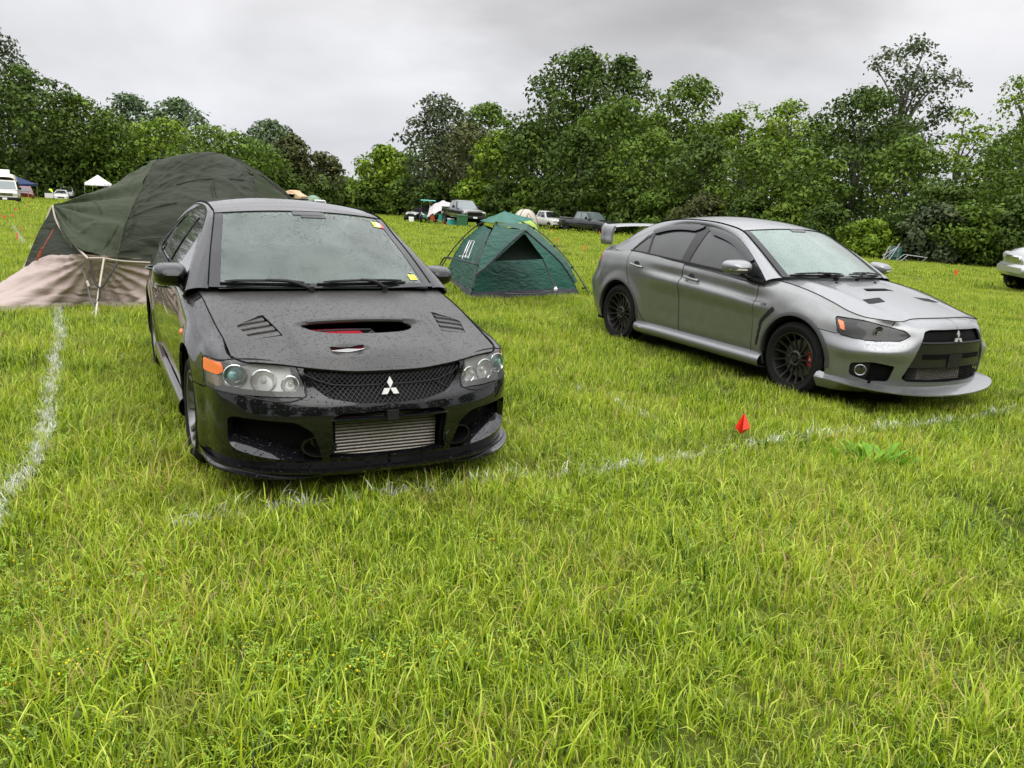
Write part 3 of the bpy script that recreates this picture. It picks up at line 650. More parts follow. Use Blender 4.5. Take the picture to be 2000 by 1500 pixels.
    for o in [o for o in root.children if o.name.startswith('hl')]:
        bpy.data.objects.remove(o, do_unlink=True)
    V, F = trim(W, [(HL, 1, .002)], 0, 0, S.h, S.N)
    for sgn in (1, -1):
        V1 = V.copy(); V1[:, 1] *= sgn; F1 = F if sgn > 0 else [tuple(reversed(f)) for f in F]
        lens = meshobj('headlight', V1, F1, M_lensdark, root, True, 60)
        Vb, Fb = trim(W-S.N*.055, [(HL, 1, -.004)], 0, 0, S.h, S.N)
        # bucket: dark bowl behind the lens
        Vs, Fs = trim(W-S.N*.001, [(HL, 1, -.003)], 0, .06, S.h, S.N); Fs = Fs[len(F):] if False else Fs
        Vb[:, 1] *= sgn; meshobj('lamp_housing', Vb, Fb, mat_once('lamp_bowl_dark', (.05, .05, .052), .3, .5), lens, True, 60)
        rim = MB(); q = HL.Q; pts = []
        for a in q:      # outline tube
            d = ((W.reshape(-1, 3) @ HL.A.T-a)**2).sum(1)+np.where((W.reshape(-1,3)[:,0] < 1.5), 9, 0)+np.where(np.abs((S.N.reshape(-1,3)@HL.k)) < .1, 9, 0); k = d.argmin(); pts.append(W.reshape(-1, 3)[k]*[1, sgn, 1]-[0, 0, 0])
        pts = [p for i, p in enumerate(pts) if i == 0 or np.linalg.norm(p-pts[i-1]) > .008]
        rim.tube(pts+[pts[0]], .004, 6, caps=False); rim.build('lamp_seal', M_plastic, lens)
        mb = MB(); mb.lathe([(-.02, .012), (-.005, .03), (.02, .044), (.022, .048)], 24, axis='x'); mb.xf(Matrix.Translation((1.955, .64*sgn, .665)) @ Matrix.Rotation(.35*sgn, 4, 'Z')); mb.build('projector', mat_once('dull_reflector', (.16, .165, .17), .35, .4), lens)
        mb = MB(); mb.lathe([(.0, .001), (.018, .018), (.02, .034)], 24, axis='x'); mb.xf(Matrix.Translation((1.96, .64*sgn, .665)) @ Matrix.Rotation(.35*sgn, 4, 'Z')); mb.build('projector_lens', M_tint, lens)
        OR = Region([(1.722,.84,.732),(1.745,.83,.662),(1.785,.815,.652),(1.765,.82,.722)], HLk, rounded=.008)
        Vo, Fo = trim(W+S.N*.0015, [(OR, 1, 0)], 0, .004, .008, S.N); Vo = np.array(Vo); Vo[:, 1] *= sgn; meshobj('amber_marker', Vo, Fo if sgn > 0 else [tuple(reversed(f)) for f in Fo], M_orange, lens, True, 40)
        CR = Region([(2.06,.60,.69),(2.07,.60,.625),(2.115,.53,.622),(2.128,.47,.655),(2.10,.52,.685)], HLk, rounded=.008)
        Vo, Fo = trim(W-S.N*.012, [(CR, 1, 0)], 0, .02, .008, S.N); Vo = np.array(Vo); Vo[:, 1] *= sgn; meshobj('ribbed_reflector', Vo, Fo if sgn > 0 else [tuple(reversed(f)) for f in Fo], mat_once('dull_reflector', (.16, .165, .17), .35, .4), lens, True, 40)
    # --- bonnet and nose
    xs = np.arange(.80, 2.20, .012)[::-1]; ys = np.arange(-.80, .8001, .012)
    X, Y = np.meshgrid(xs, ys, indexing='ij'); Z = S.H(X, Y)
    Z = Z+.012*np.exp(-((np.abs(Y)-(.50+.10*(2-X)*.3))/.07)**2)*np.clip((X-.9)/.2, 0, 1)*np.clip((2.0-X)/.2, 0, 1)
    PH = np.stack([X, Y, Z], 2)[::-1]
    edge = [tuple(c[-1][:2])+(0,) for c in net[:11]]; eb = np.array([(e_[0], e_[1], 0) for e_ in edge])
    HO = Region(list(eb)+[(.92,.70,0),(.985,.35,0),(1.01,0,0),(.985,-.35,0),(.92,-.70,0)]+[(x, -y, 0) for x, y, z in eb[::-1][:-1]], (0, 0, 1), smooth=False)
    V1 = Region([(1.36,.15,0),(1.36,-.15,0),(1.44,-.19,0),(1.44,.19,0)], (0, 0, 1), rounded=.015)
    V2 = Region([(1.60,.22,0),(1.60,.44,0),(1.70,.47,0),(1.70,.26,0)], (0, 0, 1), rounded=.012)
    V3 = Region([(1.60,-.22,0),(1.60,-.44,0),(1.70,-.47,0),(1.70,-.26,0)], (0, 0, 1), rounded=.012)
    V, F = trim(PH, [(HO, 1, .004), (V1, -1, 0), (V2, -1, 0), (V3, -1, 0)], 0, .015, .012)
    hood = meshobj('bonnet', V, F, M_silver, root, True, 40)
    for nm, R_, off in (('air_scoop', V1, .028), ('bonnet_louvre', V2, .008), ('bonnet_louvre', V3, .008)):
        V, F = trim(PH-[0, 0, off], [(R_, 1, -.004)], 0, 0, .012); o = meshobj(nm, V, F, M_dark if nm == 'air_scoop' else M_plastic, hood, True, 40)
        if nm == 'bonnet_louvre':
            mb = MB(); c = R_.Q.mean(0); A = R_.A; 
            sy = 1 if R_ is V2 else -1
            for k in range(7):
                x = 1.608+k*.0135; yy = np.linspace(.225+(x-1.6)*.4, .44+(x-1.6)*.3, 5)*sy
                mb.grid(np.array([[(x, y, S.H(x, y)-.001) for y in yy], [(x+.009, y, S.H(x+.009, y)-.007) for y in yy]]))
            mb.build('louvre_slats', M_plastic, o)
    for y in (.26, -.26):
        mb = MB(); mb.lathe([(0, .016), (.012, .013), (.016, .004)], 14, (1.16, y, float(S.H(1.16, y))-.002), axis='z'); mb.build('washer_jet', M_plastic, hood)
    # --- grille
    WG = Region([(2.2,.0,.73),(2.2,.33,.73),(2.2,.37,.70),(2.2,.51,.30),(2.2,.44,.26),(2.2,0,.25),(2.2,-.44,.26),(2.2,-.51,.30),(2.2,-.37,.70),(2.2,-.33,.73)], front, smooth=False)
    WL = Region([(2.2,-.6,.40),(2.2,.6,.40),(2.2,.6,.2),(2.2,-.6,.2)], front, smooth=False)
    V, F = trim(W-S.N*.035, [(WG, 1, -.01), (WL, -1, 0)], 0, 0, .012, S.N); gr = emit_part('grille', V, F, M_mesh, root)
    def bar(name, z0, z1, y1, y2, out_, m, th=.03):
        rows = []
        for y in np.linspace(-1, 1, 41):
            r = []
            for z, o_ in ((z0, -.03), (z0, out_-.006), (z0+.006, out_), (z1-.006, out_), (z1, out_-.006), (z1, -.03)):
                yy = abs(y)*(y1+(y2-y1)*(z-z0)/(z1-z0)); r.append((S.xpos(yy, z)+o_, math.copysign(yy, y), z))
            rows.append(r)
        mb = MB(); mb.grid(np.array(rows), flip=True); return mb.build(name, m, gr, sharp=30)
    bar('grille_crossbar', .400, .605, .462, .392, -.003, mat_once('satin_black', (.006, .006, .006), .4, 0., .15))
    bar('grille_trim', .596, .612, .398, .389, .004, M_plastic)
    for a, b in ((-.36, -.09), (.09, .36)):
        mb = MB(); mb.box((2.13 if abs(a) > .2 else 2.2, a, .475), (2.232, b, .508)); 
        rows = [[(S.xpos(abs(y), z)-.001, y, z) for z in (.470, .512)] for y in np.linspace(a, b, 9)]
        mb = MB(); mb.grid(np.array(rows), flip=True); mb.build('crossbar_slot', M_dark, gr)
    rows = [[(S.xpos(abs(y), z)+.004, y, z) for z in (.40, .512)] for y in np.linspace(-.085, .085, 7)]
    mb = MB(); mb.grid(np.array(rows), flip=True); mb.build('plate_recess', M_plastic, gr)
    three_diamonds(gr, 2.235, .645, .058, -.15, mat_once('emblem_silver', (.6, .6, .58), .3, .5))
    # intercooler and horn seen through the lower mesh
    mb = MB(); mb.box((2.06, -.34, .275), (2.150, .22, .395)); ic = mb.build('intercooler', M_alu, root, smooth=False)
    mb = MB()
    for k in range(9): mb.tube([(2.152, -.34, .282+k*.0135), (2.152, .22, .282+k*.0135)], .004, 5)
    mb.build('cooler_fins', M_alu, ic, smooth=False)
    mb = MB()
    for k in range(60):      # lower mesh wires, standing proud of the cooler
        y = -.46+k*.0156
        mb.tube([(S.xpos(abs(y), .29)-.012, y, .272), (S.xpos(abs(y), .40)-.012, y+.004*(1 if k % 2 else -1), .402)], .0012, 4, caps=False)
    for k in range(9):
        z = .28+k*.0145; mb.tube([(S.xpos(abs(y), z)-.012, y, z) for y in np.linspace(-.47, .47, 25)], .0012, 4, caps=False)
    mb.build('lower_mesh', M_plastic, gr)
    # --- fog lamps
    for sgn in (1, -1):
        V, F = trim(W-S.N*.045, [(FG, 1, -.008)], 0, 0, .012, S.N); V[:, 1] *= sgn
        fo = meshobj('fog_lamp_bay', V, F if sgn > 0 else [tuple(reversed(f)) for f in F], M_mesh, root, True, 40)
        FP = Region([(1.90,.83,.40),(1.90,.83,.30),(1.965,.76,.272),(2.00,.73,.27),(2.01,.72,.425),(1.95,.77,.43)], HLk, rounded=.02)
        V, F = trim(W-S.N*.022, [(FP, 1, 0)], 0, .02, .012, S.N); V[:, 1] *= sgn; meshobj('fog_bezel', V, F if sgn > 0 else [tuple(reversed(f)) for f in F], M_plastic, fo, True, 40)
        Mx = Matrix.Translation((1.945, .762*sgn, .352)) @ Matrix.Rotation(.82*sgn, 4, 'Z')
        mb = MB(); mb.lathe([(-.02, .040), (.012, .047), (.016, .043), (.010, .038)], 32, axis='x'); mb.xf(Mx); mb.build('fog_lamp_ring', mat_once('dull_chrome', (.30, .30, .30), .3, .8), fo)
        mb = MB(); mb.lathe([(.010, .038), (.012, .025), (.014, .001)], 32, axis='x'); mb.xf(Mx); mb.build('fog_lamp_glass', M_tint, fo)
    # --- lip under the bumper
    def lip(P_in, P_out, P_und, m, name):
        a, b, c = (spline([(x, y, z) for x, y, z in q], n=8) for q in (P_in, P_out, P_und))
        rows = [[p, p*.5+q*.5+[0, 0, .003], q+[0, 0, .006], q+[.0, 0, -.004], r] for p, q, r in zip(a, b, c)]
        mb = MB(); mb.grid(np.array(rows)[:, ::-1]); n0 = len(mb.V); mb.mirror_y(); return mb.build(name, m, root, sharp=45)
    lip([(2.19,0,.245),(2.17,.25,.245),(2.09,.50,.245),(1.97,.70,.25),(1.80,.82,.262),(1.62,.88,.285)],
        [(2.32,0,.178),(2.30,.27,.182),(2.235,.56,.198),(2.085,.80,.222),(1.87,.90,.232),(1.61,.908,.228)],
        [(2.12,0,.145),(2.10,.25,.145),(2.02,.50,.150),(1.92,.70,.155),(1.79,.85,.155),(1.62,.87,.15)], M_silver, 'front_splitter')
    # --- sills
    prof = [(.862,.300),(.885,.288),(.925,.262),(.935,.235),(.915,.185),(.86,.165),(.80,.17)]
    xs_ = np.array([-.96,-.93,-.6,-.1,.4,.8,.93,.965]); grow = [.90, 1, 1, 1, 1, 1, 1, .9]
    P = dense(np.array([[(x, .86+(y-.86)*g_ if g_ < 1 else y, z if x < .9 else z+.0) for y, z in prof] for x, g_ in zip(xs_, grow)]), .03)
    mb = MB(); mb.grid(P, flip=False); mb.mirror_y(); mb.build('side_skirt', M_silver, root, sharp=25)
    # --- wing vent and side lamp
    VT = Region([(1.035,0,.745),(.90,0,.60),(.862,0,.36),(.895,0,.36),(.93,0,.58),(1.075,0,.715)], side, rounded=.012)
    V, F = trim(W+S.N*.004, [(VT, 1, 0)], 0, .01, .008, S.N); pair('wing_vent', V, F, M_plastic, root)
    VM = Region([(.955,0,.765),(.955,0,.738),(.89,0,.738),(.89,0,.765)], side, rounded=.012)
    V, F = trim(W+S.N*.006, [(VM, 1, 0)], 0, .01, .006, S.N); pair('side_repeater', V, F, M_tint, root)
    # --- glasshouse
    def zb(x): return .985+(.27-x)*.037-np.clip(x-.3, 0, 1)*.035
    def Ys(x, z): return .840-.55*(z-1.0)-.28*np.clip(z-1.0, 0, 1)**2*1.5-.05*np.clip(-x-.9, 0, 2)**1.5-.03*np.clip(x-.3, 0, 1)
    O = [(.88,.955),(.80,1.01),(.63,1.115),(.42,1.225),(.20,1.31),(-.05,1.362),(-.43,1.392),(-.80,1.375),(-1.08,1.30),(-1.33,1.185),(-1.52,1.09),(-1.62,1.05)]
    I = [(.915,.695,.985),(.80,.675,1.05),(.62,.645,1.155),(.42,.61,1.265),(.22,.575,1.36),(-.02,.56,1.405),(-.43,.55,1.43),(-.85,.55,1.412),(-1.22,.555,1.345),(-1.48,.57,1.245),(-1.72,.59,1.12),(-1.86,.60,1.05)]
    Osp = spline([(x, Ys(x, z), z) for x, z in O], n=8); Isp = spline(I, n=8)
    frame = [(x, 0, z-.004) for x, _, z in Osp]+[(-1.50,0,1.03)]+[(x, 0, zb(x)-.03) for x in (-1.2, -.8, -.3, .2, .6, .86)]
    def arc(x0, x1, dz):      # points along the outer rail, lowered by dz
        return [(x, 0, z-dz) for x, _, z in Osp if min(x0, x1) <= x <= max(x0, x1)]
    p_front = [(.70,0,zb(.70)+.012)]+arc(.68,-.235,.045)[1:]+[(-.245,0,1.34),(-.245,0,zb(-.245)+.012)]
    p_rear = [(-.36,0,zb(-.36)+.012),(-.40,0,1.345)]+arc(-.42,-1.02,.045)+[(-1.04,0,1.235),(-.945,0,zb(-.94)+.012)]
    p_qtr = [(-.965,0,zb(-.96)+.014),(-1.065,0,1.222),(-1.13,0,1.19),(-1.235,0,1.085),(-1.255,0,1.052)]
    fr, wins, PB, RF = pillar_windows(root, Ys, frame, [(p_front, .02), (p_rear, .02), (p_qtr, .02)], M_tintS, M_gloss)
    # painted quarter piece between glass and C pillar
    QP = Region([(-1.24,0,1.02),(-1.275,0,1.05),(-1.14,0,1.215),(-1.0,0,1.31),(-.8,0,1.362),(-.43,0,1.38),(-.43,0,1.41),(-.8,0,1.39),(-1.08,0,1.315),(-1.33,0,1.20),(-1.52,0,1.10),(-1.66,0,1.03)], side, smooth=False)
    V, F = trim(PB+[0, .004, 0], [(QP, 1, 0), (RF, 1, -.01)], 0, .01, .012); emit_part('quarter_panel', V, F, M_silver, root)
    Gx = roof_shell(root, Osp, Isp, M_silver, M_wsS, M_tint, M_gloss, [.20,.13,0,0,-.08,-.14], .012)
    # cowl
    C0 = [(.90,.70,.972),(.99,.40,.975),(1.03,0,.978)]
    rows = []
    for s_ in np.linspace(-1, 1, 31):
        y = .71*s_; xa = 1.01-.10*abs(s_)**2.2; xb = 1.115-.20*abs(s_)**2.0
        rows.append([(xa-.06, y, .972), (xa+.03, y, float(S.H(min(xa+.03, 1.05), y))-.012), (xb-.02, y, .97-.02*abs(s_))])
    mb = MB(); mb.grid(np.array(rows)); mb.build('cowl', M_plastic, root)
    wipers_on_glass(root, Gx[0], [(1.6, 45.5, 2.2, 27, (1.07,-.16,.985), .45), (3.0, 24, 1.6, 6, (1.085,.10,.985), .5)])
    # window visors
    for nm, a, b in (('window_visor', .62, -.26), ('window_visor', -.30, -1.10)):
        pts = [(x, z) for x, _, z in Osp if b <= x <= a]; rows = []
        for k, (x, z) in enumerate(pts):
            u = k/(len(pts)-1); wv = .062*min(1, 8*u+.3, 8*(1-u)+.35); y0 = Ys(x, z-.006); y1 = Ys(x, z-.006-wv)
            rows.append([(x, y0+.004, z-.004), (x, y0+.016, z-.012), (x, (y0+y1)/2+.022, z-.006-wv*.5), (x, y1+.020, z-.006-wv), (x, y1+.014, z-.006-wv)])
        mb = MB(); mb.grid(np.array(rows)[::-1]); V = np.array(mb.V); pair(nm, V, mb.F, mat_once('smoked_visor', (.010, .010, .011), .35, 0, .15), root, 30)
    mb = MB(); rows = [[(x, Ys(x, zb(x))+.006, zb(x)+.012), (x, Ys(x, zb(x))+.010, zb(x)+.004), (x, Ys(x, zb(x))+.012, zb(x)-.014)] for x in np.linspace(.86, -1.28, 40)]
    mb.grid(np.array(rows)); mb.mirror_y(); mb.build('belt_moulding', M_plastic, root)
    mb = MB(); mb.add([(.90,.815,.945),(.66,.855,.955),(.60,.84,.985),(.64,.815,1.10)], [(0, 1, 2, 3)]); mb.mirror_y(); mb.build('mirror_sail', M_plastic, root)
    mirror_shell(root, (.655,.985,1.050), .245, .150, .16, M_silver, M_plastic, ((.66,.84,.955), (.65,.95,.99)), .75)
    for o in [o for o in root.children if o.name.startswith('door_mirror')]:
        sg = 1 if o.data.vertices[0].co.y > 0 else -1
        mb = MB(); mb.grid(np.array([[(.735-.08*u**3, sg*(.995+.118*(u-.15)), 1.028+dz) for u in np.linspace(-.2, 1, 8)] for dz in (0, .018)])); mb.build('mirror_indicator', mat_once('clear_repeater', (.55, .52, .48), .15, .2), o)
    # handles
    for x, z in ((-.12, .862), (-1.04, .90)):
        y = S.ypos(x, z)
        mb = MB(); mb.lathe([(0, .052), (.0015, .050)], 28, (x, y-.004, z), axis='y'); mb.mirror_y()
        mb = MB(); pts = spline([(x+.10, y+.004, z-.012), (x+.085, y+.022, z-.010), (x-.01, y+.032, z+.0), (x-.10, y+.022, z+.010), (x-.115, y+.004, z+.011)], .012)
        mb.tube(pts, .012, 8, flat=1.0); V = np.array(mb.V); ha, hb = pair('door_handle', V, mb.F, M_silver, root)
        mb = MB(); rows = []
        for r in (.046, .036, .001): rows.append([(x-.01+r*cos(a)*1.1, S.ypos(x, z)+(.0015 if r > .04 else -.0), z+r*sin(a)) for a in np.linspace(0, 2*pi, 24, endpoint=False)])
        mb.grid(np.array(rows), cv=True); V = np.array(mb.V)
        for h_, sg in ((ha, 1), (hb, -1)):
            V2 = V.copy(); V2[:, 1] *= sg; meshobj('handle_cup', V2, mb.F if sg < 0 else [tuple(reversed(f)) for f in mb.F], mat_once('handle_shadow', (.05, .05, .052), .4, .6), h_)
    # boot lid and wing
    tr_edge = [(-1.70,.745,1.045),(-1.84,.70,1.047),(-2.0,.60,1.043),(-2.07,.40,1.052),(-2.09,.02,1.062)]
    E_ = spline(tr_edge[:3]+[(-2.06,.47,1.05)], n=6); mb = MB(); mb.grid(cross_loft(E_, np.linspace(0, -.03, len(E_)), np.full(len(E_), .018))); mb.build('boot_lid', M_silver, root)
    sec = [(-.115,.0),(-.10,.016),(-.03,.027),(.06,.022),(.125,.0),(.06,-.004),(-.03,-.002),(-.10,-.008)]
    rows = []
    for s_ in np.linspace(-1, 1, 33):
        y = .71*s_; xo = -1.925+.04*(1-s_*s_)*-1; zz = 1.272+.028*(1-abs(s_)**2.5)
        rows.append([(xo+a, y, zz+b) for a, b in sec])
    mb = MB(); mb.grid(np.array(rows), cv=True, flip=True); mb.F += [tuple(range(8)), tuple(range(len(mb.V)-1, len(mb.V)-9, -1))]; mb.I += [0, 0]; rw = mb.build('rear_wing', M_silver, root)
    for sgn in (1, -1):
        rows = []
        for z, x0, x1, y in ((1.300,-1.995,-1.83,.690),(1.290,-2.025,-1.80,.712),(1.255,-2.035,-1.795,.726),(1.17,-2.02,-1.80,.740),(1.09,-2.00,-1.80,.748),(1.066,-1.99,-1.81,.742)):
            rows.append([(x0, (y-.0)*sgn, z), (x0+.02, (y+.012)*sgn, z), (x1-.02, (y+.012)*sgn, z), (x1, y*sgn, z), (x1-.02, (y-.045)*sgn, z), (x0+.02, (y-.045)*sgn, z)])
        mb = MB(); mb.grid(dense(np.array(rows+[]), .02), cv=False); mb.grid(np.array([[r[-1], r[0]] for r in rows])); mb.F.append((0, 1, 2, 3, 4, 5)) if False else None; mb.build('wing_upright', M_silver, rw)
    mb = MB(); mb.tube([(-1.09,0,1.47),(-1.23,0,1.565)], [.004, .002], 6); mb.lathe([(0,.02),(.01,.015),(.018,.004)], 12, (-1.085,0,1.468), axis='z'); mb.build('aerial', M_plastic, root)
    for o in ():
        pass
    for x in (1.325, -1.325):
        for sg in (1, -1): wheel(root, x, sg*.772, .327, 'S', .238, caliper=(0.15 if sg < 0 else pi-.15) if x > 0 else None, wt=.235)
    mb = MB(); mb.box((-2.0,-.70,.16), (2.0,.70,.30)); mb.build('underbody', M_dark, root, smooth=False)
    cabin_interior(root, -.22)
    e_ = [(c[-1][0], c[-1][1]) for c in net[:11]]; bonnet_seam(root, S, e_[::-1]+[(x, -y) for x, y in e_[1:]], .0035, .002)
    return root, S
def mat_once(name, col, rough=.5, metal=0., coat=0.):
    return MATS.get(name) or mat(name, col, rough, metal, coat)
silver, SS = build_silver(); split_sides(silver)
# ---------------------------------------------------------------- black saloon (left, nose towards the camera)
def build_black():
    root = empty('saloon_car', (-1.658793, 5.955535, 0), -1.0784590, 'black saloon beaded with rain, carbon bonnet with open vent over a red box', 'car')
    z0 = (.165, .25, .35, .45, .525)
    def c(pts, last): return pts+[last]
    def fr(y, xs, p5, p6, last): return [(x, y if not isinstance(y, tuple) else y[i], z0[i]) for i, x in enumerate(xs)]+[p5, p6, last]
    def sd_(x, ys, z5, p5y, p6, last): return [(x, ys[i], z0[i]+.01) for i in range(5)]+[(x, p5y, z5), p6, last]
    net = [
     fr(0, (2.185,2.215,2.235,2.24,2.225), (2.17,0,.60), (2.162,0,.662), (2.155,0)),
     fr(.2, (2.178,2.208,2.228,2.233,2.218), (2.165,.2,.60), (2.157,.2,.664), (2.148,.2)),
     fr(.41, (2.14,2.17,2.19,2.195,2.18), (2.13,.41,.60), (2.118,.40,.670), (2.11,.39)),
     fr(.57, (2.08,2.11,2.13,2.135,2.12), (2.09,.56,.61), (2.062,.545,.680), (2.055,.54)),
     fr((.70,.705,.71,.71,.705), (2.00,2.03,2.045,2.045,2.035), (2.005,.695,.62), (1.985,.69,.698), (1.98,.685)),
     fr((.79,.80,.80,.80,.80), (1.89,1.91,1.925,1.93,1.925), (1.895,.79,.63), (1.885,.775,.712), (1.885,.735)),
     fr((.845,.85,.85,.85,.85), (1.72,1.74,1.755,1.755,1.75), (1.735,.845,.64), (1.71,.82,.735), (1.68,.74)),
     sd_(1.53, (.865,.87,.873,.875,.876), .65, .868, (1.53,.83,.755), (1.52,.75)),
     sd_(1.31, (.865,.87,.878,.883,.885), .70, .878, (1.31,.835,.80), (1.31,.758)),
     sd_(1.05, (.84,.86,.870,.878,.881), .74, .873, (1.05,.838,.85), (1.05,.762)),
     sd_(.82, (.82,.855,.868,.876,.879), .78, .870, (.82,.848,.885), (.90,.768)),
     sd_(.42, (.81,.85,.865,.875,.878), .82, .868, (.42,.850,.90), (.42,.825,.955)),
     sd_(-.10, (.81,.85,.865,.875,.879), .84, .870, (-.10,.852,.92), (-.10,.828,.972)),
     sd_(-.60, (.81,.85,.866,.877,.880), .85, .872, (-.60,.855,.935), (-.60,.828,.985)),
     sd_(-.95, (.83,.86,.872,.882,.885), .85, .878, (-.95,.855,.94), (-.95,.822,.99)),
     sd_(-1.31, (.86,.875,.885,.89,.892), .80, .88, (-1.31,.845,.93), (-1.31,.80,1.0)),
     sd_(-1.65, (.85,.87,.875,.878,.878), .78, .862, (-1.65,.82,.93), (-1.62,.74,1.0)),
     [(-1.92,.80,.2),(-1.94,.82,.27),(-1.95,.83,.36),(-1.95,.832,.46),(-1.95,.832,.55),(-1.93,.82,.76),(-1.9,.79,.90),(-1.86,.70,.99)],
     [(-2.08,.66,.2),(-2.11,.68,.28),(-2.13,.70,.37),(-2.14,.70,.46),(-2.14,.70,.56),(-2.10,.69,.76),(-2.06,.66,.90),(-2.02,.60,.985)],
     [(-2.17,.42,.21),(-2.2,.44,.28),(-2.22,.45,.37),(-2.23,.45,.46),(-2.23,.45,.56),(-2.18,.44,.76),(-2.14,.42,.91),(-2.10,.40,.985)],
     [(-2.19,0,.21),(-2.22,0,.28),(-2.24,0,.37),(-2.25,0,.46),(-2.25,0,.56),(-2.2,0,.76),(-2.16,0,.92),(-2.12,0,.99)]]
    zc = [(.9,.965),(1.1,.95),(1.3,.925),(1.6,.87),(1.85,.805),(2.0,.757),(2.155,.675)]
    ze = [(.90,.93),(1.05,.91),(1.31,.862),(1.52,.812),(1.68,.775),(1.85,.728),(1.98,.700),(2.055,.688),(2.11,.678),(2.155,.67)]
    S = Sedan(root, net, zc, ze, .77, M_black, M_blackside, .012, arch=[(1.3125,.33,.50,.016),(-1.3125,.33,.50,.02)])
    W = S.W; side = (0, 1, 0); front = (1, 0, 0); HLk = (1, .6, 0)
    AF = Region(arch_poly(1.3125, .355, .335), side, smooth=False); AR = Region(arch_poly(-1.3125, .355, .335), side, smooth=False)
    HL = Region([(1.70,.85,.700),(1.765,.853,.568),(1.97,.765,.560),(2.120,.405,.560),(2.115,.41,.60),(2.068,.455,.72),(1.98,.69,.75),(1.90,.735,.715)], HLk, rounded=[.02,.02,.05,.01,.03,.01,.01,.02])
    GR = Region([(2.2,0,.70),(2.2,.40,.70),(2.2,.43,.69),(2.2,.395,.615),(2.2,.32,.556),(2.2,.18,.530),(2.2,0,.522),(2.2,-.18,.530),(2.2,-.32,.556),(2.2,-.395,.615),(2.2,-.43,.69),(2.2,-.40,.70)], front, rounded=.03)
    LO = Region([(2.2,0,.487),(2.2,.27,.480),(2.2,.31,.455),(2.2,.30,.30),(2.2,.32,.240),(2.2,0,.228),(2.2,-.32,.240),(2.2,-.30,.30),(2.2,-.31,.455),(2.2,-.27,.480)], front, rounded=.02)
    SI = Region([(2.05,.36,.39),(2.1,.46,.44),(2.0,.73,.452),(1.95,.765,.44),(1.965,.77,.31),(2.02,.74,.272),(2.12,.60,.248),(2.16,.45,.225),(2.17,.34,.23)], (1, .25, 0), rounded=.025)
    WALLEND = Region([(.86,0,-1),(.86,0,2),(3,0,2),(3,0,-1)], side, smooth=False)
    BUMP = Region([(1.40,0,-.2),(1.40,0,.545),(1.55,0,.54),(1.76,0,.548),(1.86,0,.60),(2.03,0,.69),(2.06,0,.8),(2.6,0,.8),(2.6,0,-.2)], side, smooth=False)
    FD = Region([(.86,0,.27),(.865,0,.6),(.86,0,1.2),(-.25,0,1.2),(-.24,0,.8),(-.21,0,.27)], side, smooth=False)
    RD = Region([(-.21,0,.27),(-.24,0,.8),(-.25,0,1.2),(-1.2,0,1.2),(-1.16,0,.9),(-1.06,0,.65),(-.93,0,.45),(-.85,0,.30),(-.8,0,.27)], side, rounded=.05)
    REARB = Region([(-1.5,0,-.2),(-1.56,0,.35),(-1.66,0,.56),(-1.9,0,.60),(-3,0,.62),(-3,0,-.2)], side, smooth=False)
    S.panel('front_bumper', [(BUMP, 1), (AF, -1, 0), (HL, -1), (GR, -1, 0), (LO, -1, 0), (SI, -1, 0)], M_black, skirt=.035)
    S.panel('front_wing', [(WALLEND, 1), (BUMP, -1), (AF, -1, 0), (HL, -1)], M_black, sep=True)
    S.panel('front_door', [(FD, 1)], M_blackside, sep=True)
    S.panel('rear_door', [(RD, 1), (AR, -1, 0)], M_blackside, sep=True)
    S.panel('body', [(WALLEND, -1), (FD, -1), (RD, -1), (AR, -1, 0), (REARB, -1)], M_blackside)
    S.panel('rear_bumper', [(REARB, 1), (AR, -1, 0)], M_blackside)
    S.panel('inner_shell', [(AF, -1, -.03), (AR, -1, -.03), (GR, -1, -.02), (HL, -1, -.02), (LO, -1, -.02), (SI, -1, -.02)], M_dark, offset=-.03, skirt=0)  # unseen black lining, added so no light leaks between the panels
    build_liner(root, (1.3125, -1.3125), .37, .38, .85)
    # --- headlights
    M_bowl = mat_once('lamp_bowl_silver', (.44, .43, .41), .35, .35)
    for sgn in (1, -1):
        fl = (lambda F: F) if sgn > 0 else (lambda F: [tuple(reversed(f)) for f in F])
        V, F = trim(W, [(HL, 1, .002)], 0, 0, S.h, S.N); V[:, 1] *= sgn
        lens = meshobj('headlight', V, fl(F), M_lens, root, True, 60)
        V, F = trim(W-S.N*.045, [(HL, 1, -.004)], 0, 0, S.h, S.N); V[:, 1] *= sgn; meshobj('lamp_housing', V, fl(F), M_bowl, lens, True, 60)
        V, F = trim(W-S.N*.001, [(HL, 1, .0015), (Region([(x_, y_, z_) for x_, y_, z_ in [(0,0,0)]*3], HLk, smooth=False), -1, 0)] if False else [(HL, 1, .0015)], 0, .045, S.h, S.N)
        Wf = W.reshape(-1, 3); Nf = S.N.reshape(-1, 3); pts = []
        for a in HL.Q:
            if (((Wf[:, :] @ HL.A.T-a)**2).sum(1)+np.where(Wf[:, 0] < 1.5, 9, 0)).argmin() % W.shape[1] >= W.shape[1]-2: continue
            k = (((Wf @ HL.A.T-a)**2).sum(1)+np.where(Wf[:, 0] < 1.5, 9, 0)+np.where(np.abs(Nf@HL.k) < .1, 9, 0)).argmin()
            p = Wf[k]*[1, sgn, 1]
            if not pts or np.linalg.norm(p-pts[-1]) > .012: pts.append(p)
        pts = spline(pts, .01, closed=True); rim = MB(); rim.tube(list(pts)+[pts[0]], .0045, 6, caps=False); rim.build('lamp_seal', M_plastic, lens)
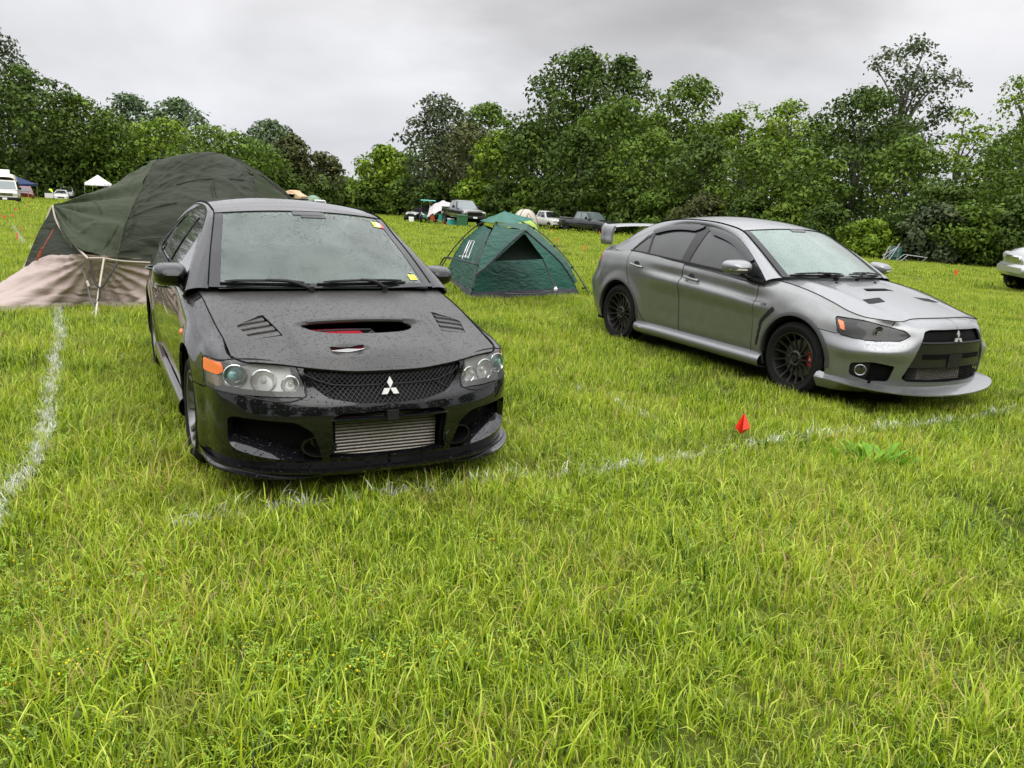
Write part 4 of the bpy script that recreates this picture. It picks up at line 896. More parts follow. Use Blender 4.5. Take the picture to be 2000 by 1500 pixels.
        def unit(nm, c, r, m1, m2, depth=.03, ball=False):
            Mx = Matrix.Translation((c[0], c[1]*sgn, c[2])) @ Matrix.Rotation(.32*sgn, 4, 'Z')
            mb = MB(); mb.lathe([(-depth, r*.35), (-depth*.6, r*.75), (0, r), (.006, r*1.05), (.0, r*1.12)], 32, axis='x'); mb.xf(Mx); o = mb.build(nm, m1, lens)
            mb = MB()
            if ball: mb.lathe([(-.02, r*.82), (-.004, r*.78), (.012, r*.55), (.018, r*.25), (.019, .001)], 28, axis='x')
            else: mb.lathe([(-depth, r*.34), (-depth*.3, r*.30), (-.002, r*.18), (0, .001)], 20, axis='x')
            mb.xf(Mx); mb.build(nm+'_core', m2, lens)
        for c_, r_ in (((1.945,.725,.640), .056), ((2.03,.605,.625), .059), ((2.085,.485,.615), .043)):
            Mx = Matrix.Translation((c_[0]+.004, c_[1]*sgn, c_[2])) @ Matrix.Rotation(.32*sgn, 4, 'Z'); mb = MB(); mb.lathe([(0, r_), (.004, r_+.003), (.006, r_), (.003, r_-.003)], 36, axis='x'); mb.xf(Mx); mb.build('bezel_ring', M_chrome, lens)
        unit('projector', (1.945,.725,.640), .050, M_chrome, mat_once('teal_projector_glass', (.16, .34, .34), .12, .1, 1.0), ball=True)
        unit('main_reflector', (2.03,.605,.625), .052, mat_once('lamp_reflector', (.75, .74, .70), .22, .55), mat_once('lamp_bulb_cover', (.7, .68, .6), .2, .4))
        unit('small_reflector', (2.085,.485,.615), .037, mat_once('lamp_reflector', (.75, .74, .70), .22, .55), mat_once('lamp_bulb_cover', (.7, .68, .6), .2, .4))
        OR = Region([(1.712,.85,.694),(1.735,.85,.636),(1.87,.79,.636),(1.900,.765,.660),(1.88,.775,.700)], HLk, rounded=.012)
        V, F = trim(W+S.N*.0015, [(OR, 1, 0)], 0, .004, .01, S.N); V = np.array(V); V[:, 1] *= sgn; meshobj('amber_indicator', V, fl(F), M_orange, lens, True, 40)
        OR = Region([(1.75,.85,.628),(1.775,.85,.578),(1.90,.80,.576),(1.87,.80,.628)], HLk, rounded=.012)
        V, F = trim(W-S.N*.014, [(OR, 1, 0)], 0, .02, .01, S.N); V = np.array(V); V[:, 1] *= sgn; meshobj('side_reflector', V, fl(F), mat_once('faceted_reflector', (.60, .42, .30), .35, .3), lens, True, 40)
    # --- bonnet
    xs = np.arange(.86, 2.20, .01); ys = np.arange(-.80, .8001, .01)
    X, Y = np.meshgrid(xs, ys, indexing='ij')
    def HH(X, Y):
        Z = S.H(X, Y)
        lump = np.clip((.40-np.abs(Y))/.12, 0, 1); lump = lump*lump*(3-2*lump)
        t = np.clip((X-1.05)/.55, 0, 1); Z = Z+.010*lump*t*t*(3-2*t)*(X < 1.655)
        u = np.clip((2.0-X)/.34, 0, 1); Z = Z-.014*lump*(u*u*(3-2*u))*(X >= 1.655)
        r = np.clip(1-np.hypot((X-1.985)/.055, (Y+.16)/.12), 0, 1); Z = Z-.02*np.clip(r*2, 0, 1)
        Z = Z+.010*np.exp(-((np.abs(Y)-.40)/.03)**2)*np.clip((X-1.45)/.2, 0, 1)*np.clip((2.05-X)/.15, 0, 1)
        return Z
    PH = np.stack([X, Y, HH(X, Y)], 2)
    eb = [(e_[-1][0], e_[-1][1], 0) for e_ in net[:11]]
    HO = Region(eb+[(.965,.70,0),(1.045,.40,0),(1.075,0,0),(1.045,-.40,0),(.965,-.70,0)]+[(x, -y, 0) for x, y, z in eb[::-1][:-1]], (0, 0, 1), smooth=False)
    V0 = Region([(1.655,.26,0),(1.655,0,0),(1.655,-.28,0),(1.66,-.345,0),(1.735,-.285,0),(1.785,-.20,0),(1.805,-.08,0),(1.805,.08,0),(1.785,.20,0),(1.74,.275,0),(1.68,.30,0)], (0, 0, 1), rounded=[.02]*2+[.02,.01]+[.05]*6+[.03])
    L1 = Region([(1.47,-.50,0),(1.565,-.655,0),(1.76,-.61,0),(1.775,-.45,0)], (0, 0, 1), rounded=.015)
    L2 = Region([(1.47,.50,0),(1.565,.655,0),(1.76,.61,0),(1.775,.45,0)], (0, 0, 1), rounded=.015)
    DU = Region([(1.945,-.255,0),(1.945,-.065,0),(1.972,-.075,0),(1.972,-.245,0)], (0, 0, 1), rounded=.012)
    V, F = trim(PH, [(HO, 1, .004), (V0, -1, 0), (L1, -1, 0), (L2, -1, 0), (DU, -1, 0)], 0, .012, .01)
    hood = meshobj('bonnet', V, F, M_carbon, root, True, 40)
    for R_, sg in ((L1, -1), (L2, 1)):
        V, F = trim(PH-[0, 0, .035], [(R_, 1, -.01)], 0, 0, .01); o = meshobj('bonnet_louvre', V, F, M_dark, hood)
        mb = MB()
        for k in range(4):
            x0 = 1.535+k*.070; a0, a1 = .51-.06*(x0-1.5)/.3, .665-.05*(x0-1.6)/.2
            yy = np.linspace(a0+.0, a1+.0, 7)*sg
            r0 = [(x0-.052, y, HH(x0-.052, y)-.009) for y in yy]; r1 = [(x0+.012, y, HH(x0+.012, y)-.001) for y in yy]; r2 = [(x0+.014, y, HH(x0+.014, y)-.008) for y in yy]
            mb.grid(np.array([r0, r1, r2]), flip=sg < 0)
        mb.build('louvre_slats', M_carbon, o, sharp=30)
    # inside of the big vent: engine bay floor and the red box
    V, F = trim(PH-[0, 0, .14], [(V0, 1, -.05)], 0, 0, .01); tray = meshobj('vent_well', V, F, M_dark, hood)
    mb = MB(); mb.box((1.60,-.30,.70), (1.735,-.155,.802)); mb.box((1.605,-.15,.70), (1.74,-.012,.802)); mb.box((1.60,-.305,.70), (1.745,-.0,.794)); rb = mb.build('red_box', M_redbox, root, smooth=False)
    mb = MB(); mb.tube([(1.70,-.33,.800), (1.71,-.2,.812), (1.72,-.05,.815), (1.70,.05,.81)], .006, 6); mb.tube([(1.73,.02,.78), (1.72,.05,.80), (1.73,.08,.77)], .012, 8); mb.build('engine_hose', M_plastic, root)
    V, F = trim(PH-[0, 0, .025], [(DU, 1, -.01)], 0, 0, .01); o = meshobj('nose_duct', V, F, M_dark, hood)
    mb = MB(); mb.tube([(1.958,-.235,.742), (1.958,-.16,.748), (1.958,-.08,.745)], .010, 8); mb.build('hood_latch', mat_once('dull_chrome', (.30, .30, .30), .3, .8), o)
    mb = MB(); mb.tube(spline([(1.974,-.245,float(HH(1.974,-.245))+.002), (1.977,-.16,float(HH(1.977,-.16))+.002), (1.974,-.075,float(HH(1.974,-.075))+.002)], .02), .004, 6); mb.build('duct_lip', mat_once('dull_chrome', (.30, .30, .30), .3, .8), o)
    # --- grille
    WG = Region([(2.2,0,.69),(2.2,.47,.69),(2.2,.45,.58),(2.2,.34,.52),(2.2,0,.49),(2.2,-.34,.52),(2.2,-.45,.58),(2.2,-.47,.69)], front, smooth=False)
    V, F = trim(W-S.N*.028, [(WG, 1, -.01)], 0, 0, .012, S.N); gr = emit_part('grille', V, F, M_mesh, root)
    mb = MB()
    for sg in (1, -1):
        f_ = lambda y, z: (S.xpos(abs(y), z)-.018, y, z)
        mb.tube([f_(sg*y, z) for y, z in ((.42, .665), (.36, .635), (.29, .612), (.20, .606), (.10, .604), (.04, .604))], .004, 6)
        mb.tube([f_(sg*y, z) for y, z in ((.27, .605), (.30, .585), (.34, .568))], .004, 6)
    mb.build('grille_bar', M_plastic, gr)
    mb = MB()
    for k in range(46):      # crossed wires of the mesh
        y = -.60+k*.026
        for d in (1, -1):
            P = [(y+d*(z-.59), z) for z in np.linspace(.50, .69, 6)]; P = [p for p in P if abs(p[0]) < .33+.12*min(1, (p[1]-.5)/.12)]
            if len(P) > 1: mb.tube([(S.xpos(abs(p[0]), p[1])-.024, p[0], p[1]) for p in P], .0014, 4, caps=False)
    mb.build('mesh_wires', mat_once('wire_grey', (.016, .016, .018), .4, .3), gr)
    three_diamonds(gr, 2.185, .592, .056, -.2, mat_once('emblem_white', (.85, .85, .86), .25, .2))
    # --- lower openings
    V, F = trim(W-S.N*.16, [(LO, 1, -.04)], 0, 0, .012, S.N); emit_part('lower_opening', V, F, M_dark, root)
    mb = MB(); mb.box((2.06, -.285, .225), (2.115, .285, .49)); ic = mb.build('intercooler', mat_once('cooler_core', (.05, .047, .042), .6, .3), root, smooth=False)
    mb = MB()
    for k in range(15):
        z = .232+k*.0175; mb.tube([(2.118, -.285, z), (2.118, .285, z)], .0062, 6)
    mb.build('cooler_fins', M_alu, ic)
    mb = MB(); rows = [[(S.xpos(abs(y), z)+o_, y, z) for z, o_ in ((.440, -.05), (.440, -.004), (.446, .004), (.452, .004), (.457, -.004), (.457, -.05))] for y in np.linspace(-.31, .31, 31)]
    mb.grid(np.array(rows), flip=True); mb.build('bumper_slat', M_gloss, root)
    mb = MB(); mb.box((2.19, -.03, .437), (2.248, .03, .488)); mb.build('tow_cover', M_plastic, root, smooth=False)
    for sgn in (1, -1):
        fl = (lambda F: F) if sgn > 0 else (lambda F: [tuple(reversed(f)) for f in F])
        V, F = trim(W-S.N*.10, [(SI, 1, -.03)], 0, 0, .012, S.N); V[:, 1] *= sgn; bay = meshobj('brake_duct', V, fl(F), M_dark, root)
        rows = []      # shelf: the sloping floor of the duct
        for (x0, y0, z0_), (x1, y1, z1_) in (((2.172,.43,.232),(2.05,.42,.27)), ((2.14,.57,.250),(2.0,.53,.315)), ((2.065,.69,.268),(1.93,.62,.345)), ((2.00,.755,.292),(1.88,.67,.36)), ((1.965,.775,.33),(1.86,.70,.385))):
            rows.append([(x0, y0*sgn, z0_), (x0*.55+x1*.45, (y0*.55+y1*.45)*sgn, z0_*.3+z1_*.7), (x1, y1*sgn, z1_)])
        mb = MB(); mb.grid(dense(np.array(rows), .03), flip=sgn > 0); mb.build('duct_floor', M_black, bay)
        Mx = Matrix.Translation((2.170, .375*sgn+.012, .308)) @ Matrix.Rotation(.30*sgn, 4, 'Z') @ Matrix.Diagonal((1, 1.28, .80, 1))
        mb = MB(); mb.lathe([(-.08, .045), (-.02, .062), (.012, .070), (.020, .066), (.020, .058), (-.01, .052), (-.07, .035)], 36, axis='x'); mb.xf(Mx); fg = mb.build('fog_lamp_ring', M_gloss, root)
        mb = MB(); mb.lathe([(-.065, .04), (-.06, .001)], 24, axis='x'); mb.xf(Mx); mb.build('fog_lamp_well', mat_once('dull_lamp', (.10, .09, .075), .3), fg)
    mb = MB(); mb.lathe([(0, .032), (.012, .030), (.014, .018), (.004, .012), (.004, .001)], 24, (2.0, .585, .405), axis='x'); mb.build('horn', M_plastic, root)
    # --- splitter
    a = spline([(2.175,0,.185),(2.165,.25,.185),(2.12,.44,.185),(2.02,.66,.187),(1.88,.80,.19),(1.68,.865,.195)], n=8)
    b = spline([(2.23,0,.178),(2.22,.25,.176),(2.175,.46,.172),(2.055,.68,.175),(1.90,.825,.19),(1.66,.875,.205)], n=8)
    u = spline([(2.17,0,.140),(2.16,.25,.140),(2.11,.44,.138),(2.0,.65,.138),(1.86,.79,.145),(1.66,.85,.155)], n=8)
    mb = MB(); mb.grid(np.array([[p, p*.5+q*.5+[0, 0, .004], q+[0, 0, .005], q-[0, 0, .006], q*.7+r*.3-[0, 0, .01], r] for p, q, r in zip(a, b, u)])[:, ::-1]); mb.mirror_y(); mb.build('front_splitter', M_black, root, sharp=40)
    a = spline([(2.17,.36,.160),(2.12,.50,.170),(2.02,.70,.178),(1.88,.83,.19),(1.72,.88,.205)], n=8)
    b = spline([(2.19,.34,.160),(2.175,.52,.155),(2.08,.70,.158),(1.92,.835,.175),(1.70,.885,.205)], n=8)
    for sgn in (1, -1):
        P = np.array([[p*[1, sgn, 1], (p*.4+q*.6)*[1, sgn, 1]-[0, 0, .003], q*[1, sgn, 1], q*[1, sgn, 1]-[0, 0, .008], p*[1, sgn, 1]-[0, 0, .02]] for p, q in zip(a, b)])
        mb = MB(); mb.grid(P, flip=sgn > 0); mb.build('splitter_blade', M_black, root, sharp=40)
    # --- sills, side marker, handles
    prof = [(.862,.285),(.885,.27),(.90,.24),(.895,.19),(.86,.16),(.80,.165)]
    P = dense(np.array([[(x, y, z) for y, z in prof] for x in (-.93,-.6,-.1,.4,.8,.93)]), .03)
    mb = MB(); mb.grid(P); mb.mirror_y(); mb.build('side_skirt', M_blackside, root, sharp=25)
    for sgn in (1, -1):
        mb = MB(); mb.lathe([(0, .022), (.008, .019), (.014, .01), (.016, .001)], 16, (1.04, .876, .705), axis='y'); mb.V = [(x, y*sgn, z) for x, y, z in mb.V]; mb.build('side_marker', M_orange, root)
    for x, z in ((-.10, .84), (-1.0, .86)):
        y = S.ypos(x, z); mb = MB(); mb.tube(spline([(x+.09, y, z), (x+.07, y+.025, z), (x-.08, y+.025, z+.004), (x-.10, y, z+.004)], .015), .011, 8); pair('door_handle', np.array(mb.V), mb.F, M_black, root)
    # --- glasshouse
    def zb(x): return .965+(.27-x)*.035-np.clip(x-.3, 0, 1)*.03
    def Ys(x, z): return .833-.52*(z-.97)-.38*np.clip(z-.97, 0, 1)**2-.05*np.clip(-x-.8, 0, 2)**1.5-.03*np.clip(x-.3, 0, 1)
    O = [(.93,.93),(.83,.99),(.65,1.09),(.45,1.195),(.22,1.285),(-.02,1.332),(-.40,1.360),(-.78,1.345),(-1.05,1.275),(-1.27,1.165),(-1.45,1.06),(-1.55,1.0)]
    I = [(.965,.715,.950),(.83,.69,1.035),(.65,.655,1.145),(.46,.615,1.25),(.275,.578,1.352),(.03,.565,1.388),(-.40,.55,1.405),(-.85,.55,1.385),(-1.15,.56,1.33),(-1.40,.58,1.235),(-1.62,.60,1.11),(-1.76,.62,1.02)]
    Osp = spline([(x, Ys(x, z), z) for x, z in O], n=8); Isp = spline(I, n=8)
    frame = [(x, 0, z-.004) for x, _, z in Osp]+[(-1.45,0,.98)]+[(x, 0, zb(x)-.03) for x in (-1.2, -.8, -.3, .2, .6, .88)]
    def arc(x0, x1, dz): return [(x, 0, z-dz) for x, _, z in Osp if min(x0, x1) <= x <= max(x0, x1)]
    p_front = [(.74,0,zb(.74)+.012)]+arc(.70,-.20,.04)[1:]+[(-.21,0,1.31),(-.21,0,zb(-.21)+.012)]
    p_rear = [(-.32,0,zb(-.32)+.012),(-.34,0,1.32)]+arc(-.36,-.98,.04)+[(-1.0,0,1.21),(-.92,0,zb(-.92)+.012)]
    p_q = [(-.95,0,zb(-.95)+.012),(-1.02,0,1.20),(-1.09,0,1.16),(-1.18,0,1.06),(-1.17,0,1.03)]
    fr_, wins, PB, RF = pillar_windows(root, Ys, frame, [(p_front, .02), (p_rear, .02), (p_q, .015)], M_tint, M_black)
    G, kA, kC, ws = roof_shell(root, Osp, Isp, M_black, M_wsB, M_tint, M_gloss, [.17,.12,0,0,-.08,-.14], .016)
    mb = MB(); rows = [[(x, Ys(x, zb(x))+.004, zb(x)+.014), (x, Ys(x, zb(x))+.012, zb(x)+.004), (x, Ys(x, zb(x))+.010, zb(x)-.012)] for x in np.linspace(.86, -1.2, 40)]
    mb.grid(np.array(rows)); mb.mirror_y(); mb.build('belt_moulding', M_plastic, root)
    # stickers and mirror base on the windscreen
    def gpt(u, v, o_=.004):      # u along A pillar 0..kA, v across 0..48
        i, j = int(u), int(v); a, b = u-i, v-j; g = G; p = (g[i, j]*(1-a)+g[i+1, j]*a)*(1-b)+(g[i, j+1]*(1-a)+g[i+1, j+1]*a)*b
        q = np.cross(g[i+1, j]-g[i, j], g[i, j+1]-g[i, j]); q /= np.linalg.norm(q); q *= np.sign(q[2]); return p+q*o_
    def patch(name, u0, u1, v0, v1, m, o_=.004): mb = MB(); mb.grid(np.array([[gpt(u, v, o_) for v in np.linspace(v0, v1, 5)] for u in np.linspace(u0, u1, 5)]), flip=False); return mb.build(name, m, ws)
    patch('inspection_sticker', 27.0, 29.3, 2.6, 5.0, M_yellow); patch('inspection_sticker_red', 26.8, 29.1, 4.4-2.6, 3.0, M_redst, .0045); patch('sticker_face', 27.3, 29.0, 2.6, 3.9, M_white, .005)
    patch('registration_sticker', 3.6, 6.2, 3.0, 5.0, M_yellow); patch('sticker_digits', 4.4, 5.3, 3.4, 4.6, mat_once('sticker_green', (.35, .45, .05), .5), .005)
    patch('sensor_patch', 28.9, 31.8, 19, 26, M_gloss, .0035)
    patch('glass_logo', 6.9, 7.6, 3.2, 4.0, mat_once('grey_print', (.2, .22, .2), .4))
    rows = []
    for s_ in np.linspace(-1, 1, 31):
        y = .74*s_; xa = 1.075-.11*abs(s_)**2.2; xb = 1.135-.17*abs(s_)**2.0
        rows.append([(xa+.02, y, float(S.H(xa+.02, y))-.012), (xa-.06, y, .938), (xb-.04, y, .958)])
    mb = MB(); mb.grid(np.array(rows), flip=True); mb.build('cowl', M_plastic, root)
    wipers_on_glass(root, G, [(1.7, 46, 1.4, 29, (1.125,-.14,.965), .5), (1.6, 27.5, 2.2, 7, (1.11,.33,.965), .45)])
    mirror_shell(root, (.66,.893,.992), .195, .150, .15, M_black, M_plastic, ((.68,.83,.935), (.67,.88,.955)), .9)
    E_ = spline([(-1.60,.745,1.0),(-1.84,.70,.99),(-2.02,.60,.985),(-2.08,.47,.985)], n=6); mb = MB(); mb.grid(cross_loft(E_, np.linspace(0, -.03, len(E_)), np.full(len(E_), .018))); mb.build('boot_lid', M_black, root)
    for x in (1.3125, -1.3125):
        for sg in (1, -1): wheel(root, x, sg*.757, .315, 'B', .228, caliper=(0.15 if sg < 0 else pi-.15), wt=.23)
    mb = MB(); mb.box((-2.0,-.70,.16), (1.95,.70,.28)); mb.build('underbody', M_dark, root, smooth=False)
    cabin_interior(root, -.18)
    e_ = [(c[-1][0], c[-1][1]) for c in net[:11]]; bonnet_seam(root, S, e_[::-1]+[(x, -y) for x, y in e_[1:]], .004, .001)
    return root, S
black, SB = build_black(); split_sides(black)
# ---------------------------------------------------------------- land
def T(x, y):
    x = np.asarray(x, float); y = np.asarray(y, float); d = np.hypot(x, np.maximum(y, 0)); s = np.maximum(d-15, 0)
    z = -.025*s*np.clip(s/8, 0, 1)
    z = z-np.clip(y-128, 0, 60)**1.5*.012-np.clip(y-188, 0, 400)*.02
    return z+.05*np.sin(x*.21+1)*np.sin(y*.17)*np.clip((d-14)/10, 0, 1)
def ground_at(px, py):
    d = ray(px, py); t = 3.0
    for _ in range(60):
        p = np.array([0, 0, CAMH])+d*t; g = float(T(p[0], p[1])); e_ = p[2]-g
        t += e_/max(.02, -d[2]-.0)*.8 if d[2] < 0 else 1
    return np.array([0, 0, CAMH])+d*t
def yat(px, Y):      # ground point under photo column px at forward distance Y
    for py in (300,): pass
    lo, hi = 200., 1500.
    for _ in range(50):
        m = (lo+hi)/2; p = at(px, m, Y)
        if p[2] > T(p[0], p[1]): lo = m
        else: hi = m
    return at(px, lo, Y)
# chalk line on the grass, as polylines in world metres
CHALK = [[(112,600),(118,660),(100,760),(92,860),(60,920),(25,960),(-30,1060),(-170,1290)], [(345,1035),(560,992),(800,965),(1000,940),(1180,922),(1420,882),(1560,866),(1700,845),(1860,825),(2050,795)], [(1130,765),(1215,800),(1300,835)], [(24,440),(36,462),(48,478)], [(58,489),(90,478)]]
CH = [[ground_at(*p)[:2] for p in L] for L in CHALK]
def seg_group():
    g = bpy.data.node_groups.new('segment_distance', 'ShaderNodeTree')
    for n in ('P', 'A', 'B'): g.interface.new_socket(n, in_out='INPUT', socket_type='NodeSocketVector')
    g.interface.new_socket('D', in_out='OUTPUT', socket_type='NodeSocketFloat')
    i = N(g, 'NodeGroupInput'); o = N(g, 'NodeGroupOutput'); L = g.links.new
    def vm(op, a, b=None):
        n = N(g, 'ShaderNodeVectorMath', operation=op); L(a, n.inputs[0])
        if b is not None: L(b, n.inputs[1])
        return n
    ba = vm('SUBTRACT', i.outputs['B'], i.outputs['A']); pa = vm('SUBTRACT', i.outputs['P'], i.outputs['A'])
    d1 = vm('DOT_PRODUCT', pa.outputs[0], ba.outputs[0]); d2 = vm('DOT_PRODUCT', ba.outputs[0], ba.outputs[0])
    dv = N(g, 'ShaderNodeMath', operation='DIVIDE', use_clamp=True); L(d1.outputs['Value'], dv.inputs[0]); L(d2.outputs['Value'], dv.inputs[1])
    sc = N(g, 'ShaderNodeVectorMath', operation='SCALE'); L(ba.outputs[0], sc.inputs[0]); L(dv.outputs[0], sc.inputs['Scale'])
    df = vm('SUBTRACT', pa.outputs[0], sc.outputs[0]); ln = vm('LENGTH', df.outputs[0]); L(ln.outputs['Value'], o.inputs[0]); return g
SEG = seg_group()
def chalk_mask(t):
    geo = N(t, 'ShaderNodeNewGeometry'); fl = N(t, 'ShaderNodeVectorMath', operation='MULTIPLY'); fl.inputs[1].default_value = (1, 1, 0); t.links.new(geo.outputs['Position'], fl.inputs[0])
    nz = N(t, 'ShaderNodeTexNoise', inp={'Scale': 11.0, 'Detail': 6.0, 'Roughness': .8}); t.links.new(geo.outputs['Position'], nz.inputs[0])
    ms = []
    for k, L in enumerate(CH):
        cur = None
        for a, b in zip(L[:-1], L[1:]):
            g = t.nodes.new('ShaderNodeGroup'); g.node_tree = SEG; t.links.new(fl.outputs[0], g.inputs['P']); g.inputs['A'].default_value = (a[0], a[1], 0); g.inputs['B'].default_value = (b[0], b[1], 0)
            if cur is None: cur = g.outputs[0]
            else:
                m = N(t, 'ShaderNodeMath', operation='MINIMUM'); t.links.new(cur, m.inputs[0]); t.links.new(g.outputs[0], m.inputs[1]); cur = m.outputs[0]
        w_ = (.10, .06, .05, .10, .08)[k]; am = (.66, .67, .57, .64, .62)[k]
        mr = N(t, 'ShaderNodeMapRange', inp={1: w_*1.5, 2: w_*.2, 3: 0.0, 4: am}); t.links.new(cur, mr.inputs[0]); ms.append(mr.outputs[0])
    cur = ms[0]
    for m_ in ms[1:]:
        m = N(t, 'ShaderNodeMath', operation='MAXIMUM'); t.links.new(cur, m.inputs[0]); t.links.new(m_, m.inputs[1]); cur = m.outputs[0]
    ad = N(t, 'ShaderNodeMath', operation='ADD'); t.links.new(cur, ad.inputs[0]); nb = N(t, 'ShaderNodeMapRange', clamp=False, inp={1: .25, 2: .75, 3: -.15, 4: 1.15}); t.links.new(nz.outputs[0], nb.inputs[0]); t.links.new(nb.outputs[0], ad.inputs[1])
    mu = N(t, 'ShaderNodeMapRange', inp={1: 1.10, 2: 1.26, 3: 0.0, 4: 1.0}); t.links.new(ad.outputs[0], mu.inputs[0])
    return mu.outputs[0], geo
def ramp_node(t, stops):
    r = N(t, 'ShaderNodeValToRGB'); e_ = r.color_ramp.elements
    e_[0].position = stops[0][0]; e_[0].color = (*stops[0][1], 1); e_[1].position = stops[-1][0]; e_[1].color = (*stops[-1][1], 1)
    for p, c in stops[1:-1]:
        q = e_.new(p); q.color = (*c, 1)
    return r
def leafy(name, stops, attr='tint', trans=.35, rough=.55, patch=None, chalk=False, spec=.3):
    m = bpy.data.materials.new(name); m.use_nodes = True; t = m.node_tree; t.nodes.clear(); L = t.links.new
    at_ = N(t, 'ShaderNodeAttribute', attribute_name=attr); fac = at_.outputs['Fac']
    if patch:
        geo0 = N(t, 'ShaderNodeNewGeometry'); nz = N(t, 'ShaderNodeTexNoise', inp={'Scale': patch[0], 'Detail': 3.0}); L(geo0.outputs['Position'], nz.inputs[0])
        mr = N(t, 'ShaderNodeMapRange', inp={1: .3, 2: .7, 3: -patch[1], 4: patch[1]}); L(nz.outputs[0], mr.inputs[0])
        ad = N(t, 'ShaderNodeMath', operation='ADD', use_clamp=True); L(fac, ad.inputs[0]); L(mr.outputs[0], ad.inputs[1]); fac = ad.outputs[0]
    r = ramp_node(t, stops); L(fac, r.inputs[0]); c = r.outputs[0]
    if chalk:      # thatch: brownish, drier drifts in the sward
        nz2 = N(t, 'ShaderNodeTexNoise', inp={'Scale': 1.7, 'Detail': 4.0, 'Roughness': .7}); L(geo0.outputs['Position'], nz2.inputs[0])
        m2 = N(t, 'ShaderNodeMapRange', inp={1: .54, 2: .68, 3: 0.0, 4: .55}); L(nz2.outputs[0], m2.inputs[0])
        mxb = N(t, 'ShaderNodeMix', data_type='RGBA'); mxb.inputs[7].default_value = (.21, .20, .045, 1); L(m2.outputs[0], mxb.inputs[0]); L(c, mxb.inputs[6]); c = mxb.outputs[2]
    if chalk:
        mk, geo = chalk_mask(t); mx = N(t, 'ShaderNodeMix', data_type='RGBA'); mx.inputs[7].default_value = (.74, .75, .70, 1); L(mk, mx.inputs[0]); L(c, mx.inputs[6]); c = mx.outputs[2]
    b = N(t, 'ShaderNodeBsdfPrincipled'); b.inputs['Roughness'].default_value = rough; b.inputs['Specular IOR Level'].default_value = spec; L(c, b.inputs['Base Color'])
    tr = N(t, 'ShaderNodeBsdfTranslucent'); L(c, tr.inputs[0]); mxs = N(t, 'ShaderNodeMixShader', inp={0: trans}); L(b.outputs[0], mxs.inputs[1]); L(tr.outputs[0], mxs.inputs[2])
    o = N(t, 'ShaderNodeOutputMaterial'); L(mxs.outputs[0], o.inputs[0]); MATS[name] = m; return m
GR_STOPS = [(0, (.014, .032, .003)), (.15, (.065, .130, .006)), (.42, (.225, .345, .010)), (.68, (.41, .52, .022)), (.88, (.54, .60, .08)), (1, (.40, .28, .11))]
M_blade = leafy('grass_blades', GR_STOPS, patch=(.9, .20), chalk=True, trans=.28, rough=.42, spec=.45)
def ground_mat():
    m = bpy.data.materials.new('meadow_ground'); m.use_nodes = True; t = m.node_tree; b = t.nodes['Principled BSDF']; L = t.links.new
    geo = N(t, 'ShaderNodeNewGeometry')
    a = N(t, 'ShaderNodeTexNoise', inp={'Scale': .35, 'Detail': 5.0, 'Roughness': .6}); L(geo.outputs['Position'], a.inputs[0])
    f = N(t, 'ShaderNodeTexNoise', inp={'Scale': 14.0, 'Detail': 6.0, 'Roughness': .75}); L(geo.outputs['Position'], f.inputs[0])
    ad = N(t, 'ShaderNodeMath', operation='MULTIPLY_ADD', inp={1: .55}); L(a.outputs[0], ad.inputs[0]); 
    mu = N(t, 'ShaderNodeMath', operation='MULTIPLY', inp={1: .5}); L(f.outputs[0], mu.inputs[0]); L(mu.outputs[0], ad.inputs[2])
    r = ramp_node(t, [(.25, (.025, .024, .010)), (.42, (.05, .055, .014)), (.55, (.12, .15, .018)), (.8, (.22, .26, .03))]); L(ad.outputs[0], r.inputs[0])
    L(r.outputs[0], b.inputs['Base Color']); b.inputs['Roughness'].default_value = .9; b.inputs['Specular IOR Level'].default_value = .15
    bp = N(t, 'ShaderNodeBump', inp={'Strength': .8, 'Distance': .08}); L(f.outputs[0], bp.inputs['Height']); L(bp.outputs[0], b.inputs['Normal']); return m
M_ground = ground_mat()
gx = np.concatenate([-np.geomspace(900, 12, 34), np.linspace(-11, 11, 30), np.geomspace(12, 900, 34)])
gy = np.concatenate([[-60, -20, -5], np.linspace(-2, 30, 50), np.geomspace(31, 900, 70)])
GX, GY = np.meshgrid(gx, gy, indexing='ij'); mb = MB(); mb.grid(np.stack([GX, GY, T(GX, GY)], 2)); tag(mb.build('meadow', M_ground, sharp=0), kind='structure')
rng = np.random.default_rng(11)
def quick_mesh(name, V, F4, mat_, attr=None, F3=None, nrm=None):
    me = bpy.data.meshes.new(name); V = np.asarray(V, np.float32); F4 = np.asarray(F4, np.int32); n4 = len(F4); n3 = 0 if F3 is None else len(F3)
    me.vertices.add(len(V)); me.vertices.foreach_set('co', V.ravel())
    idx = F4.ravel() if n3 == 0 else np.concatenate([F4.ravel(), np.asarray(F3, np.int32).ravel()])
    me.loops.add(len(idx)); me.loops.foreach_set('vertex_index', idx)
    st = np.arange(n4)*4 if n3 == 0 else np.concatenate([np.arange(n4)*4, n4*4+np.arange(n3)*3])
    me.polygons.add(n4+n3); me.polygons.foreach_set('loop_start', st.astype(np.int32))
    me.update(calc_edges=True); me.materials.append(mat_)
    if attr is not None:
        a = me.attributes.new('tint', 'FLOAT', 'POINT'); a.data.foreach_set('value', np.asarray(attr, np.float32))
    if nrm is not None:
        me.polygons.foreach_set('use_smooth', [True]*len(me.polygons)); me.normals_split_custom_set_from_vertices(nrm.tolist())
    return me
